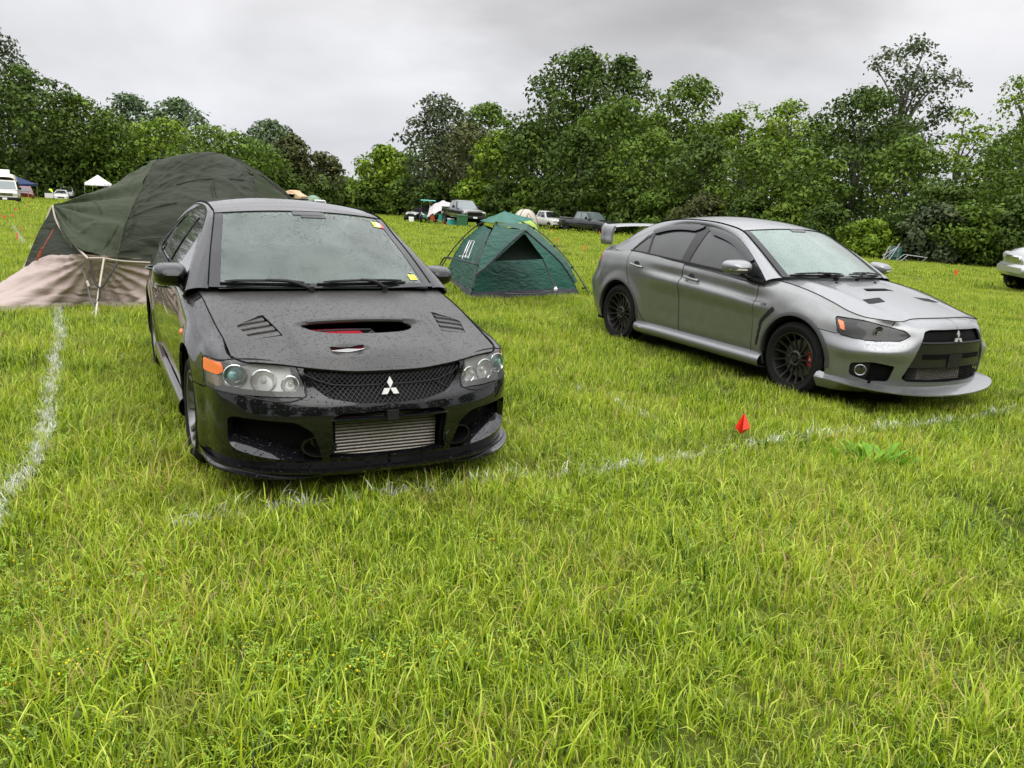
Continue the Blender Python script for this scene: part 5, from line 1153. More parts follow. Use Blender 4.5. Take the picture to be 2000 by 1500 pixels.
def blades(n, rad, h0, h1, w0, w1, lean=.9, seg=3, rs=None, tmean=.48, tsd=.20, tuft=4):
    """one patch of grass: n tapered bent blades in tufts"""
    rs = rs or rng; k = max(1, n//tuft); cx, cy = (rs.uniform(-rad, rad, (2, k))); ti = rs.integers(0, k, n)
    x = cx[ti]+rs.normal(0, rad*.12, n); y = cy[ti]+rs.normal(0, rad*.12, n)
    h = rs.uniform(0, 1, n)**1.4*(h1-h0)+h0; w_ = rs.uniform(w0, w1, n)*(.6+.4*h/h1); az = rs.uniform(0, 2*pi, n); la = az+rs.normal(0, .5, n)
    ln = np.abs(rs.normal(0, lean*.55, n))+.12; side = np.stack([-np.sin(la), np.cos(la)], 1)
    V = np.zeros((n, seg*2+1, 3)); px_ = x.copy(); py_ = y.copy(); pz = np.zeros(n)-.01; ang = ln*.25
    for s in range(seg+1):
        f = s/seg; ww = w_*(1-f**1.6*.9)/2
        if s < seg:
            V[:, s*2, 0] = px_-side[:, 0]*ww; V[:, s*2, 1] = py_-side[:, 1]*ww; V[:, s*2, 2] = pz
            V[:, s*2+1, 0] = px_+side[:, 0]*ww; V[:, s*2+1, 1] = py_+side[:, 1]*ww; V[:, s*2+1, 2] = pz+.1*ww
        else: V[:, s*2, 0] = px_; V[:, s*2, 1] = py_; V[:, s*2, 2] = pz
        px_ = px_+np.cos(az)*np.sin(ang)*h/seg; py_ = py_+np.sin(az)*np.sin(ang)*h/seg; pz = pz+np.cos(ang)*h/seg; ang = np.minimum(ang+ln*.75, 2.0)
    m = seg*2+1; b = (np.arange(n)*m)[:, None]
    F4 = np.concatenate([b+np.array([2*s, 2*s+1, 2*s+3, 2*s+2]) for s in range(seg-1)]); F3 = b+np.array([2*seg-2, 2*seg-1, 2*seg])
    tuf = rs.normal(0, .10, k)[ti]; ti_ = np.clip(rs.normal(tmean, tsd, n)+tuf, 0, .9); dry = rs.uniform(0, 1, n) < .085; ti_[dry] = rs.uniform(.9, 1, dry.sum())
    fz = np.repeat(np.minimum(np.arange(m)//2/seg, 1)[None], n, 0)
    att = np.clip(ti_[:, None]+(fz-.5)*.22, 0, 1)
    return V.reshape(-1, 3), F4, F3, att.ravel()
def patch_obj(name, *a, **k):
    V, F4, F3, A = blades(*a, **k); return bpy.data.objects.new(name, quick_mesh(name, V, F4, M_blade, A, F3))
def scatter_obj(name, pts, scl, rot, which, protos, kind='stuff', label=None, cat=None, mat_=None):
    """one object: instances of the prototypes on its points"""
    cl = bpy.data.collections.new(name+'_prototypes')
    for p in protos: cl.objects.link(p)
    me = bpy.data.meshes.new(name); me.vertices.add(len(pts)); me.vertices.foreach_set('co', np.asarray(pts, np.float32).ravel())
    for an, ty, dat in (('scl', 'FLOAT', scl), ('idx', 'INT', which)):
        a = me.attributes.new(an, ty, 'POINT'); a.data.foreach_set('value', np.asarray(dat, np.float32 if ty == 'FLOAT' else np.int32))
    a = me.attributes.new('rot', 'FLOAT_VECTOR', 'POINT'); a.data.foreach_set('vector', np.asarray(rot, np.float32).ravel())
    o = bpy.data.objects.new(name, me); COL.objects.link(o); tag(o, label, cat, kind=kind)
    g = bpy.data.node_groups.new(name+'_nodes', 'GeometryNodeTree'); g.interface.new_socket('Geometry', in_out='INPUT', socket_type='NodeSocketGeometry'); g.interface.new_socket('Geometry', in_out='OUTPUT', socket_type='NodeSocketGeometry')
    i = N(g, 'NodeGroupInput'); oo = N(g, 'NodeGroupOutput'); L = g.links.new
    ci = N(g, 'GeometryNodeCollectionInfo'); ci.inputs[0].default_value = cl; ci.inputs[1].default_value = True; ci.inputs[2].default_value = True
    iop = N(g, 'GeometryNodeInstanceOnPoints'); L(i.outputs[0], iop.inputs['Points']); L(ci.outputs[0], iop.inputs['Instance']); iop.inputs['Pick Instance'].default_value = True
    def na(nm, ty): n = N(g, 'GeometryNodeInputNamedAttribute', data_type=ty); n.inputs[0].default_value = nm; return n.outputs[0]
    L(na('idx', 'INT'), iop.inputs['Instance Index']); L(na('scl', 'FLOAT'), iop.inputs['Scale'])
    er = N(g, 'FunctionNodeEulerToRotation'); L(na('rot', 'FLOAT_VECTOR'), er.inputs[0]); L(er.outputs[0], iop.inputs['Rotation'])
    L(iop.outputs[0], oo.inputs[0]); md = o.modifiers.new('scatter', 'NODES'); md.node_group = g; return o
def car_mask(P, o, hw=.80, x0=-1.95, x1=2.0):      # True where the ground lies under a car
    a = o.rotation_euler[2]; c, s = cos(a), sin(a); d = P[:, :2]-np.array(o.location[:2]); lx = d[:, 0]*c+d[:, 1]*s; ly = -d[:, 0]*s+d[:, 1]*c
    return (np.abs(ly) < hw) & (lx > x0) & (lx < x1)
def field(y0, y1, dens, marg=2.5):
    A = (y1-y0)*(y1*1.36+2*marg); n = int(A*dens); y = rng.uniform(y0, y1, n); hw = y1*.68+marg; x = rng.uniform(-hw, hw, n)
    k = np.abs(x) < y*.68+marg; x, y = x[k], y[k]; return np.stack([x, y, T(x, y)], 1)
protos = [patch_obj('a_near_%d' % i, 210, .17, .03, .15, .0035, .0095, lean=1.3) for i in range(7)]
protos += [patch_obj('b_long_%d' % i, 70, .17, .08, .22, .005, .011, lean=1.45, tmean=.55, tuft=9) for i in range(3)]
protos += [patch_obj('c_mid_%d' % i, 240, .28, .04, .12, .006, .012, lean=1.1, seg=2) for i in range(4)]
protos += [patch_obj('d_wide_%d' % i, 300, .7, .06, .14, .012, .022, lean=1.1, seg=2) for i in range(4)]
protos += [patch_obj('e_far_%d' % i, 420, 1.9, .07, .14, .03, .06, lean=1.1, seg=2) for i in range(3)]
PTS, IDX, SC = [], [], []
for (y0, y1, dens, lo, hi, s0, s1) in ((.3, 5.5, 42, 0, 7, .6, 1.15), (.3, 5.5, 9, 7, 10, .7, 1.1), (5.5, 13, 20, 0, 7, .65, 1.05), (5.5, 14, 9, 10, 14, .8, 1.1), (13, 24, 12, 10, 14, .7, 1.1), (23, 48, 1.7, 14, 18, .7, 1.1), (46, 135, .35, 18, 21, .7, 1.1)):
    P = field(y0, y1, dens); PTS.append(P); n = len(P); IDX.append(rng.integers(lo, hi, n)); SC.append(rng.uniform(s0, s1, n))
for (sp, y0, y1, lo, hi) in ((.20, .8, 6, 0, 7), (.30, 6, 13, 0, 7), (.36, 12, 22, 10, 14)):      # an even turf layer so no soil lies bare
    yy = np.arange(y0, y1, sp); xx = np.arange(-y1*.68-2, y1*.68+2, sp); X_, Y_ = np.meshgrid(xx, yy); X_ = X_.ravel()+rng.normal(0, sp*.2, X_.size); Y_ = Y_.ravel()+rng.normal(0, sp*.2, Y_.size)
    k = np.abs(X_) < Y_*.68+2.2; P = np.stack([X_[k], Y_[k], T(X_[k], Y_[k])], 1); PTS.append(P); IDX.append(rng.integers(lo, hi, len(P))); SC.append(rng.uniform(.5, .85, len(P)))
PTS = np.concatenate(PTS); IDX = np.concatenate(IDX); SC = np.concatenate(SC)
# clumps: taller and shorter grass in drifts
dr = np.sin(PTS[:, 0]*2.1+np.sin(PTS[:, 1]*1.3)*1.7)*np.sin(PTS[:, 1]*1.9+np.cos(PTS[:, 0]*.9)*2); SC *= 1+.18*dr
ok = ~car_mask(PTS, black, .72) & ~car_mask(PTS, silver, .72)
near_car = car_mask(PTS, black, 1.0, -2.2, 2.3) | car_mask(PTS, silver, 1.0, -2.2, 2.3); SC[near_car] *= .8
PTS, IDX, SC = PTS[ok], IDX[ok], SC[ok]
ROT = np.stack([rng.normal(0, .06, len(PTS)), rng.normal(0, .06, len(PTS)), rng.uniform(0, 2*pi, len(PTS))], 1)
scatter_obj('grass', PTS, SC, ROT, IDX, protos, label='unmown green grass with dry stems and chalk lines across it', cat='grass')
# clover with small yellow flower heads
M_clover = leafy('clover_leaves', [(0, (.10, .19, .015)), (.6, (.24, .38, .03)), (1, (.38, .50, .06))], trans=.3)
M_petal = mat('yellow_petals', (.80, .72, .03), .5)
def clover(i):
    rs = np.random.default_rng(50+i); mb = MB(); nst = 26
    for k in range(nst):
        a, r = rs.uniform(0, 2*pi), rs.uniform(0, .13); h = rs.uniform(.02, .06); x, y = r*cos(a), r*sin(a); t = rs.uniform(-.02, .02, 2)
        mb.mi = 0; mb.tube([(x, y, 0), (x+t[0], y+t[1], h)], .0009, 3, caps=False)
        if k % 3 == 0:
            mb.mi = 1; c = np.array([x+t[0], y+t[1], h+.004])
            for _ in range(2): mb.lathe([(-.004, .0012), (-.001, .0040), (.003, .0038), (.0055, .0008)], 6, tuple(c), axis='z')
        else:
            mb.mi = 0
            for q in range(3):
                b_ = 2*pi*q/3+a; c = np.array([x+t[0]+cos(b_)*.007, y+t[1]+sin(b_)*.007, h+rs.uniform(-.003, .003)]); u = np.array([cos(b_), sin(b_), rs.uniform(-.3, .3)])*.007; v = np.array([-sin(b_), cos(b_), 0])*.005
                mb.add([c-u, c+v, c+u, c-v], [(0, 1, 2, 3)])
    me = bpy.data.meshes.new('clover'); me.from_pydata(mb.V, [], mb.F); me.materials.append(M_clover); me.materials.append(M_petal); me.polygons.foreach_set('material_index', mb.I)
    a = me.attributes.new('tint', 'FLOAT', 'POINT'); a.data.foreach_set('value', rs.uniform(.2, 1, len(mb.V)).astype(np.float32)); return bpy.data.objects.new('clover', me)
cps = []
for px, py, n, sd_ in ((110,1160,16,.22),(250,1130,10,.2),(60,1200,10,.2),(270,1380,22,.25),(420,1320,22,.3),(560,1330,14,.25),(130,1350,14,.25),(330,1300,12,.3),(40,1330,8,.2),(520,1120,8,.25),(170,1460,10,.2),(430,1450,8,.2),(700,1400,6,.3),(1240,1060,9,.16),(1180,1010,6,.15),(1040,1050,6,.2),(890,1000,5,.2),(230,885,12,.3),(280,850,9,.3),(100,960,6,.2),(1540,780,10,.4),(1800,800,10,.5),(1640,1120,5,.2),(1950,660,14,.6),(800,1250,5,.4),(1500,1250,5,.4),(1060,1230,5,.3),(900,1340,5,.3),(1880,900,5,.3)):
    g = ground_at(px, py); k = rng.normal(0, sd_, (n, 2)); q = np.stack([g[0]+k[:, 0], g[1]+k[:, 1], 0*k[:, 0]+.035], 1); cps.append(q[:max(1, int(n*.25))])
cps = np.concatenate(cps); n = len(cps)
scatter_obj('clover', cps, rng.uniform(.7, 1.1, n), np.stack([np.zeros(n), np.zeros(n), rng.uniform(0, 6.28, n)], 1), rng.integers(0, 4, n), [clover(i) for i in range(4)], label='low clover with tiny yellow flower heads scattered through the grass', cat='clover')
# a broad-leaved weed tuft beside the chalk line
def weed(px, py, label):
    g = ground_at(px, py); rs = np.random.default_rng(int(px)); V = []; F = []
    for k in range(46):
        a = rs.uniform(0, 2*pi); r = rs.uniform(0, .16); bx, by = r*cos(a)*1.7, r*sin(a)*.8; L_ = rs.uniform(.10, .19); wd = rs.uniform(.010, .018); az = a+rs.normal(0, .4); ang = rs.uniform(.2, .6); p = np.array([bx, by, 0.]); s = np.array([-sin(az), cos(az), 0]); rows = []
        for q in range(6):
            f = q/5; ww = wd*(.5+1.9*f*(1-f)*1.6)*(1 if q < 5 else .1); rows.append([p-s*ww, p+[0, 0, -.003], p+s*ww]); d = np.array([cos(az)*sin(ang), sin(az)*sin(ang), cos(ang)]); p = p+d*L_/5; ang += .16
        b = len(V); V += [v for r_ in rows for v in r_]
        for q in range(5):
            for j in range(2): F.append((b+q*3+j, b+q*3+j+1, b+q*3+j+4, b+q*3+j+3))
    me = quick_mesh('weed_tuft', np.array(V), np.array(F), leafy('weed_leaves', [(0, (.10, .26, .012)), (1, (.22, .42, .025))], trans=.3), rs.uniform(0, 1, len(V)))
    o = bpy.data.objects.new('weed_tuft', me); COL.objects.link(o); o.location = g; tag(o, label, 'weed')
weed(1700, 905, 'broad leaved bright green weed tuft in front of the chalk line')
# ---------------------------------------------------------------- trees
M_bark = mat('bark', (.07, .06, .05), .9, noise=(3, .8, (.12, .11, .10)), bump=(9, .6, .03))
def leafmat(name, a, b, c): return leafy(name, [(0, a), (.5, b), (1, c)], trans=.22, rough=.6, spec=.2)
LM = {'dark': leafmat('leaves_dark', (.030, .056, .009), (.062, .108, .014), (.12, .185, .026)),
      'mid': leafmat('leaves_mid', (.042, .078, .009), (.094, .160, .016), (.18, .265, .032)),
      'bright': leafmat('leaves_bright', (.062, .115, .007), (.15, .24, .014), (.26, .36, .030)),
      'grey': leafmat('leaves_grey_green', (.035, .052, .022), (.070, .095, .040), (.13, .155, .07)),
      'brown': leafmat('leaves_brownish', (.042, .052, .016), (.085, .098, .030), (.145, .16, .052)),
      'blue': leafmat('leaves_bluish', (.045, .080, .032), (.10, .155, .062), (.18, .25, .105))}
def crown(rs, w_, h_, z0, n_lobe, n_leaf, size, airy=0., top=.55, skirt=.6, flat=1.0, twolobe=None):
    """leaf clumps on many lobes spread through the crown volume"""
    L = []
    tries = 0
    while len(L) < n_lobe and tries < 6000:
        tries += 1
        zz = rs.uniform(0, 1)**.85; zm = top; r = min(w_*rs.uniform(.11, .19), rs.uniform(1.1, 2.0))*(1-.35*airy)
        env = sqrt(max(0, 1-((zz-zm)/(1-zm))**2.4)) if zz > zm else skirt+(1-skirt)*(zz/zm)
        rr = max(0, env*w_*.5*rs.uniform(.88, 1.08)-r*.6)*(rs.uniform(.12, 1)**.35 if rs.uniform() < .68 else rs.uniform(0, .7)); a = rs.uniform(0, 2*pi)
        x, y = cos(a)*rr, sin(a)*rr; z = z0+zz*(h_-r*.72-z0)
        if z < r*.5: z = r*.5
        L.append((x, y, z, r))
    L = np.array(L); li = rs.integers(0, len(L), n_leaf); c = L[li]
    d = rs.normal(0, 1, (n_leaf, 3)); d[:, 2] = d[:, 2]*.8+.25; d /= np.linalg.norm(d, axis=1)[:, None]
    out_ = c[:, :3]-np.array([0, 0, z0+(h_-z0)*.4]); out_ /= np.linalg.norm(out_, axis=1)[:, None]+1e-6
    d = d+out_*.35; d /= np.linalg.norm(d, axis=1)[:, None]
    rad = c[:, 3]*(1-np.abs(rs.normal(0, .15+.25*airy, n_leaf)))*(1+.12*np.sin(d[:, 0]*9+c[:, 3]*40)*np.sin(d[:, 1]*8)*np.sin(d[:, 2]*7+c[:, 0]))
    P = c[:, :3]+d*rad[:, None]*np.array([1.12, 1.12, .80]); P += rs.normal(0, size*.5, P.shape)
    P[:, 2] = np.maximum(P[:, 2], .15)
    nrm = d*.7+rs.normal(0, .55, (n_leaf, 3)); nrm[:, 2] += .35; nrm /= np.linalg.norm(nrm, axis=1)[:, None]
    a = rs.normal(0, 1, (n_leaf, 3)); t1 = np.cross(nrm, a); t1 /= np.linalg.norm(t1, axis=1)[:, None]; t2 = np.cross(nrm, t1)
    s = size*rs.uniform(.55, 1.3, n_leaf)[:, None]
    V = np.stack([P-t1*s, P-t2*s*.55+nrm*s*.15, P+t1*s, P+t2*s*.55+nrm*s*.15], 1)
    lob = rs.normal(0, .14, len(L))[li]; tint = np.clip(.5+lob+rs.normal(0, .16, n_leaf), 0, 1)
    soft = d*1.0+rs.normal(0, .22, (n_leaf, 3))+nrm*.25; soft /= np.linalg.norm(soft, axis=1)[:, None]
    return V.reshape(-1, 3), np.arange(n_leaf*4).reshape(-1, 4), np.repeat(tint, 4), L, np.repeat(soft, 4, 0)
def tree(px, wpx, toppy, Y, kind, label, name='tree', seed=0, airy=0., skirt=.75, z0f=.04, n=None, lean=0, group='trees along the edge of the field', cat='tree', dens=1., xoff=0):
    base = yat(px, Y); topz = at(px, toppy, Y)[2]; H_ = topz-base[2]; W_ = wpx*1.18/1576*Y
    rs = np.random.default_rng(seed+int(px)*7+int(Y)); root = empty(name, base, 0, label, cat, group)
    sz = (.0024*Y+.03)*(1 if airy < .3 else .9); area = W_*H_; nl = n or int(min(30000, max(4000, area/(sz*sz)*(2.3 if airy < .3 else 1.2)))*dens)
    V, F, tint, L, SN = crown(rs, W_, H_, H_*z0f, int((60+W_*H_*.62)*(1 if airy < .3 else .6)), nl, sz, airy, skirt=skirt)
    V[:, 0] += lean*V[:, 2]
    me = quick_mesh('crown', V, F, LM[kind], tint, None, SN); co = bpy.data.objects.new('crown', me); COL.objects.link(co); co.parent = root
    mb = MB(); hh = H_*.72; r0 = H_*.018+.06
    pts = [(rs.normal(0, .02)*z+lean*z, rs.normal(0, .02)*z, z) for z in np.linspace(-.2, hh, 7)]; mb.tube(pts, list(np.linspace(r0, r0*.3, 7)), 8)
    big = L[np.argsort(rs.uniform(0, 1, len(L)))[:(16 if airy > .3 else 9)]]
    for l in big:
        z = min(hh*.95, l[2]*.62); p0 = np.array([lean*z, 0, z]); p1 = np.array([l[0]+lean*l[2], l[1], l[2]]); m = (p0+p1)/2+[0, 0, .06*H_]
        mb.tube(list(spline([p0, m, p1], n=3)), list(np.linspace(r0*.38, r0*.08, 7)), 5)
    mb.build('trunk', M_bark, root); return root
Tt = [
 (748,105,282,118,'bright','pale green rounded tree at the far end of the right tree line',{}),
 (852,135,178,106,'grey','tall grey green tree with narrow domed crown, left end of the right wood',{}),
 (945,130,200,112,'mid','bright crown showing between the grey green tree and the great oak',{}),
 (905,140,236,99,'brown','olive brown rounded tree behind the tarp shelter camp',{}),
 (968,100,250,93,'bright','yellow green tree above the lifted black pickup',{}),
 (1112,195,92,90,'dark','highest great oak with broad dark domed crown',{'z0f':.08,'dens':1.3,'skirt':.95}),
 (1195,115,104,91,'dark','rounded dark side crown joined to the right of the great oak',{'z0f':.1,'skirt':.95}),
 (1030,120,235,86,'dark','dark tree below the left side of the great oak',{}),
 (1195,190,185,80,'mid','green tree right below the great oak, above the two pickups',{}),
 (1125,130,245,77,'dark','dark low tree above the white pickup',{}),
 (1318,150,142,76,'mid','second highest domed tree right of the great oak',{'dens':1.1}),
 (1262,140,250,70,'mid','mid green tree filling above the dark pickup bonnet',{}),
 (1430,140,196,72,'bright','light yellow green airy tree top behind the grey saloon roof',{'airy':.5}),
 (1360,130,262,66,'dark','dark tree above the rear wing of the grey saloon',{}),
 (1515,150,192,70,'bright','bright green spiky topped tree left of the dark round tree',{'airy':.35}),
 (1462,150,270,60,'mid','leafy tree directly above the grey saloon windscreen',{}),
 (1648,200,165,60,'dark','broad dark rounded tree standing before the tall airy tree',{'dens':1.1}),
 (1712,170,60,74,'grey','tall airy tree with open crown showing branches and sky',{'airy':.75,'z0f':.35,'dens':.75,'lean':.02}),
 (1560,130,285,56,'mid','dense tree with bare twigs at its foot behind the saloon',{}),
 (1745,140,262,54,'mid','dark green tree above the folded metal frames',{}),
 (1835,150,205,60,'bright','light green open tree with sky holes right of the dark round tree',{'airy':.5,'dens':.8}),
 (1965,170,122,60,'bright','tall pale airy tree at the right edge of the photo',{'airy':.7,'dens':.75,'z0f':.2}),
 (1900,140,250,52,'mid','drooping green tree near the right edge',{'airy':.3}),
 (1995,150,215,47,'mid','leafy tree cut by the right edge of the photo',{}),
 (1820,140,350,50,'dark','low dark tree behind the two flags at right',{}),
 (-15,150,32,124,'grey','tallest tree at the left edge rising out of the wood',{}),
 (55,200,128,120,'dark','broad dark tree above the white van',{'dens':1.1}),
 (150,140,178,126,'mid','green tree sloping down above the white coupe',{}),
 (115,120,250,127,'brown','olive lower tree overhanging the white coupe',{'z0f':.25}),
 (215,120,215,130,'mid','green tree above the white canopy',{}),
 (258,110,180,150,'blue','pale far crown peaking left of the tent dome',{'airy':.2}),
 (355,150,192,155,'blue','pale far crown above the top of the dark green tent',{'airy':.2}),
 (320,150,228,138,'bright','yellow green crown just behind the tent dome',{}),
 (425,170,243,128,'mid','rounded green tree right of the tent dome',{}),
 (528,115,232,152,'blue','bluish rounded tree standing alone above its neighbours',{}),
 (495,120,268,136,'mid','green tree between tent dome and bluish tree',{}),
 (570,80,262,146,'brown','narrow red brown conifer like tree in the left wood',{}),
 (625,95,296,150,'brown','grey brown ragged tree above the rooftop tent',{'airy':.3}),
 (672,75,345,162,'mid','last small tree at the right end of the left wood',{}),
]
for i, (px, wp, tp, Y, k, lab, kw) in enumerate(Tt): tree(px, wp, tp, Y, k, lab, seed=i, **kw)
# understorey
Sh = [(725,60,352,116,'dark','low dark shrub at the foot of the pale end tree'),(790,70,350,108,'mid','shrub left of the dark utility buggy'),(850,80,352,100,'dark','dark shrub behind the tarp shelter'),(925,80,345,92,'bright','bright shrub behind the lifted black pickup'),(985,80,350,88,'dark','dark shrub right of the lifted black pickup'),(1035,80,348,84,'mid','shrub behind the cream dome tent'),(1090,90,345,80,'dark','dark shrub behind the white pickup'),(1155,100,350,78,'mid','shrub behind the dark crew pickup'),(1225,90,350,70,'dark','shrub just right of the dark crew pickup'),(1290,100,365,66,'mid','shrub behind the rear wing'),(1375,110,375,61,'brown','brownish shrub behind the saloon roof front half'),(1460,110,380,58,'dark','dark shrub behind the saloon windscreen top'),(1540,100,385,55,'mid','twiggy shrub behind the saloon windscreen'),(1610,100,395,52,'dark','dark shrub left of the bright bush'),(1688,95,425,48.5,'bright','bright yellow green bush by the metal frames'),(1755,100,405,49,'dark','dark shrub behind the metal frames'),(1815,110,395,47,'grey','silvery drooping shrub right of the metal frames'),(1885,120,392,46,'mid','layered green shrub near the right flags'),(1965,120,380,45,'dark','dark shrub behind the silver off-roader'),(2040,120,370,44,'mid','shrub cut off by the right edge'),
 (20,90,300,128,'dark','shrub behind the blue canopy'),(95,90,305,131,'dark','shrub behind the white coupe'),(165,90,300,130,'dark','shrub left of the white canopy'),(235,90,300,131,'mid','shrub right of the white canopy'),(310,100,300,132,'dark','shrub hidden low behind the tent dome'),(400,100,310,136,'dark','shrub right behind the tent dome'),(480,90,320,138,'mid','shrub left of the rooftop tent'),(550,90,330,140,'dark','dark shrub just behind the rooftop tent'),(620,80,340,148,'dark','shrub behind the far white pickup'),(660,60,358,158,'mid','small shrub at the end of the left wood')]
for i, (px, wp, tp, Y, k, lab) in enumerate(Sh): tree(px, wp, tp, Y, k, lab, name='shrub', cat='shrub', seed=100+i, z0f=0.0, skirt=.95, group='shrubs at the foot of the woods')
# a back row closing the wood
Bk = [(780,150,300,128),(870,160,262,122),(960,160,262,116),(1060,170,230,110),(1160,180,235,102),(1260,180,225,96),(1370,180,235,90),(1480,190,240,86),(1590,190,230,82),(1700,190,240,80),(1990,200,225,72),(0,170,190,140),(110,170,215,144),(210,160,250,150),(300,160,262,160),(400,150,280,160),(500,150,290,164),(600,110,322,168)]
Bl = ['between the pale end tree and the grey green tree','behind the grey green tree','behind the yellow green tree','behind the left of the great oak','behind the right of the great oak','behind the second highest tree','behind the light airy top above the rear wing','behind the tree above the windscreen','behind the broad dark rounded tree at left','behind the tall airy tree','behind the right edge trees','behind the tallest left edge tree','behind the tree above the coupe','behind the tree above the white canopy','behind the tent dome left','behind the tent dome right','behind the bluish tree','behind the grey brown ragged tree']
for i, (px, wp, tp, Y) in enumerate(Bk): tree(px, wp, tp, Y, 'dark' if i % 2 else 'mid', 'shaded tree of the back row '+Bl[i], seed=300+i, group='back row of the woods', dens=.7)
# distant hill seen through the gap
def hill(name, Y, x0, x1, ztop, col, seed):
    rs = np.random.default_rng(seed); xs = np.linspace(x0, x1, 60); rows = []
    for k, u in enumerate(np.linspace(0, 1, 14)):
        prof = sin(u*pi/2)**.8; rows.append([(x, Y+u*120, -40+(ztop+40)*prof+prof*(2.5*sin(x*.02+1)+1.2*sin(x*.07))+rs.normal(0, .7)) for x in xs])
    mb = MB(); mb.grid(np.array(rows), flip=True); m = mat(name+'_woods', col, .95, noise=(.08, .9, tuple(c*.55 for c in col)), spec=.1); tag(mb.build(name, m, sharp=0), kind='structure')
hill('near_hill', 260, -160, 60, -9.0, (.085, .16, .05), 1); hill('far_hill', 520, -330, 120, -5.5, (.10, .17, .13), 2)

for i, (x, y, w_, h_) in enumerate(((-34,-30,13,15),(-20,-36,14,17),(-6,-38,14,15),(8,-36,13,16),(21,-33,14,18),(34,-28,13,15),(44,-14,14,16),(50,2,13,15))):  # trees added out of view so the car paint reflects something dark
    rs = np.random.default_rng(900+i); root = empty('tree', (x, y, 0), 0, 'broad tree added unseen behind the camera for dark reflections, number %s from the left' % ('one two three four five six seven eight'.split()[i]), 'tree', 'trees added behind the camera for reflections')
    V, F, tint, L, SN = crown(rs, w_, h_, .5, 110, 7000, .55, 0, skirt=.9); me = quick_mesh('crown', V, F, LM['mid'], tint); co = bpy.data.objects.new('crown', me); COL.objects.link(co); co.parent = root
    mb = MB(); mb.tube([(0, 0, -.2), (.1, 0, 4), (0, .1, 9)], [.35, .28, .15], 8); mb.build('trunk', M_bark, root)
# ---------------------------------------------------------------- tents
def cloth(name, col, sc=3., st=.5, rough=.6, col2=None, trans=.12, dist=.02):
    m = mat(name, col, rough, noise=(1.2, .5, col2 or tuple(c*.8 for c in col))); t = m.node_tree; b = t.nodes['Principled BSDF']; L = t.links.new; co = N(t, 'ShaderNodeTexCoord')
    mp = N(t, 'ShaderNodeMapping', inp={2: (.4, .9, .6), 3: (1, 1, 2.6)}); L(co.outputs['Object'], mp.inputs[0])
    a = N(t, 'ShaderNodeTexNoise', inp={'Scale': sc, 'Detail': 3.0, 'Roughness': .55, 'Distortion': 1.2}); L(mp.outputs[0], a.inputs[0])
    b.inputs['Specular IOR Level'].default_value = .18
    w1 = N(t, 'ShaderNodeTexNoise', inp={'Scale': sc*.45, 'Detail': 2.0, 'Distortion': 2.5}); w1.noise_type = 'RIDGED_MULTIFRACTAL'; L(mp.outputs[0], w1.inputs[0])
    mp2 = N(t, 'ShaderNodeMapping', inp={2: (1.1, .2, -.7), 3: (.6, 1, 3.2)}); L(co.outputs['Object'], mp2.inputs[0])
    w2 = N(t, 'ShaderNodeTexNoise', inp={'Scale': sc*1.1, 'Detail': 2.0, 'Distortion': 1.5}); w2.noise_type = 'RIDGED_MULTIFRACTAL'; L(mp2.outputs[0], w2.inputs[0])
    ad = N(t, 'ShaderNodeMath', operation='MULTIPLY_ADD', inp={1: .45}); L(w1.outputs[0], ad.inputs[0]); L(a.outputs[0], ad.inputs[2])
    ad2 = N(t, 'ShaderNodeMath', operation='MULTIPLY_ADD', inp={1: .22}); L(w2.outputs[0], ad2.inputs[0]); L(ad.outputs[0], ad2.inputs[2])
    bp = N(t, 'ShaderNodeBump', inp={'Strength': st, 'Distance': dist}); L(ad2.outputs[0], bp.inputs['Height']); L(bp.outputs[0], b.inputs['Normal'])
    return m
C_olive = cloth('olive_flysheet', (.022, .026, .015), 1.6, .8, .65, (.030, .035, .021), dist=.06)
C_olive2 = cloth('olive_flysheet_light', (.031, .039, .020), 1.5, .6, .65, (.041, .050, .027), dist=.05)
C_beige = cloth('beige_tent_wall', (.37, .295, .27), 1.8, .6, .65, (.43, .345, .32), dist=.05)
C_pipe = mat('beige_piping', (.42, .37, .31), .7)
C_pole = mat('fibreglass_pole', (.55, .50, .42), .4)
C_grpole = mat('grey_pole', (.10, .11, .10), .4)
C_strap = mat('dark_webbing', (.03, .028, .026), .8)
C_redcord = mat('orange_red_cord', (.32, .07, .035), .7)
def A3(L): return [at(*p) for p in L]
def net_part(name, cols, m, root, h=.06, fold=None, wr=.0, seed=0, th=None, nobottom=True, crease=0):
    P = dense(np.array(cols), h); Nn = normals(P); U, Vv = np.meshgrid(np.arange(P.shape[0])*h, np.arange(P.shape[1])*h, indexing='ij')
    if wr: P = P+Nn*(wr*(np.sin(U*5+np.sin(Vv*3+seed)*1.5)*np.sin(Vv*7+np.sin(U*4)*1.3+seed)+.5*np.sin(U*13+Vv*9+np.sin(U*6)*2)))[..., None]
    if fold is not None: P = P+Nn*fold(P)[..., None]
    if crease:
        rs = np.random.default_rng(40+seed); u1, v1 = U.max(), Vv.max(); D = np.zeros_like(U)
        for k in range(crease):
            cu, cv = rs.uniform(0, u1), rs.uniform(0, v1)**1.0; an = rs.choice([.15, -.2, 1.2, .7, -.6])+rs.normal(0, .25); L_ = rs.uniform(.15, .7); wd = rs.uniform(.02, .055); am = rs.uniform(.006, .018)*rs.choice([1, -1])
            du, dv = U-cu, Vv-cv; a = du*cos(an)+dv*sin(an); b = -du*sin(an)+dv*cos(an)+.05*np.sin(a*3+k); D += am*np.exp(-(b/wd)**2)*np.exp(-(a/L_)**4)
        P = P+Nn*D[..., None]
    P = P-np.array(root.location); mb = MB(); mb.grid(P); return mb.build(name, m, root, sharp=70)
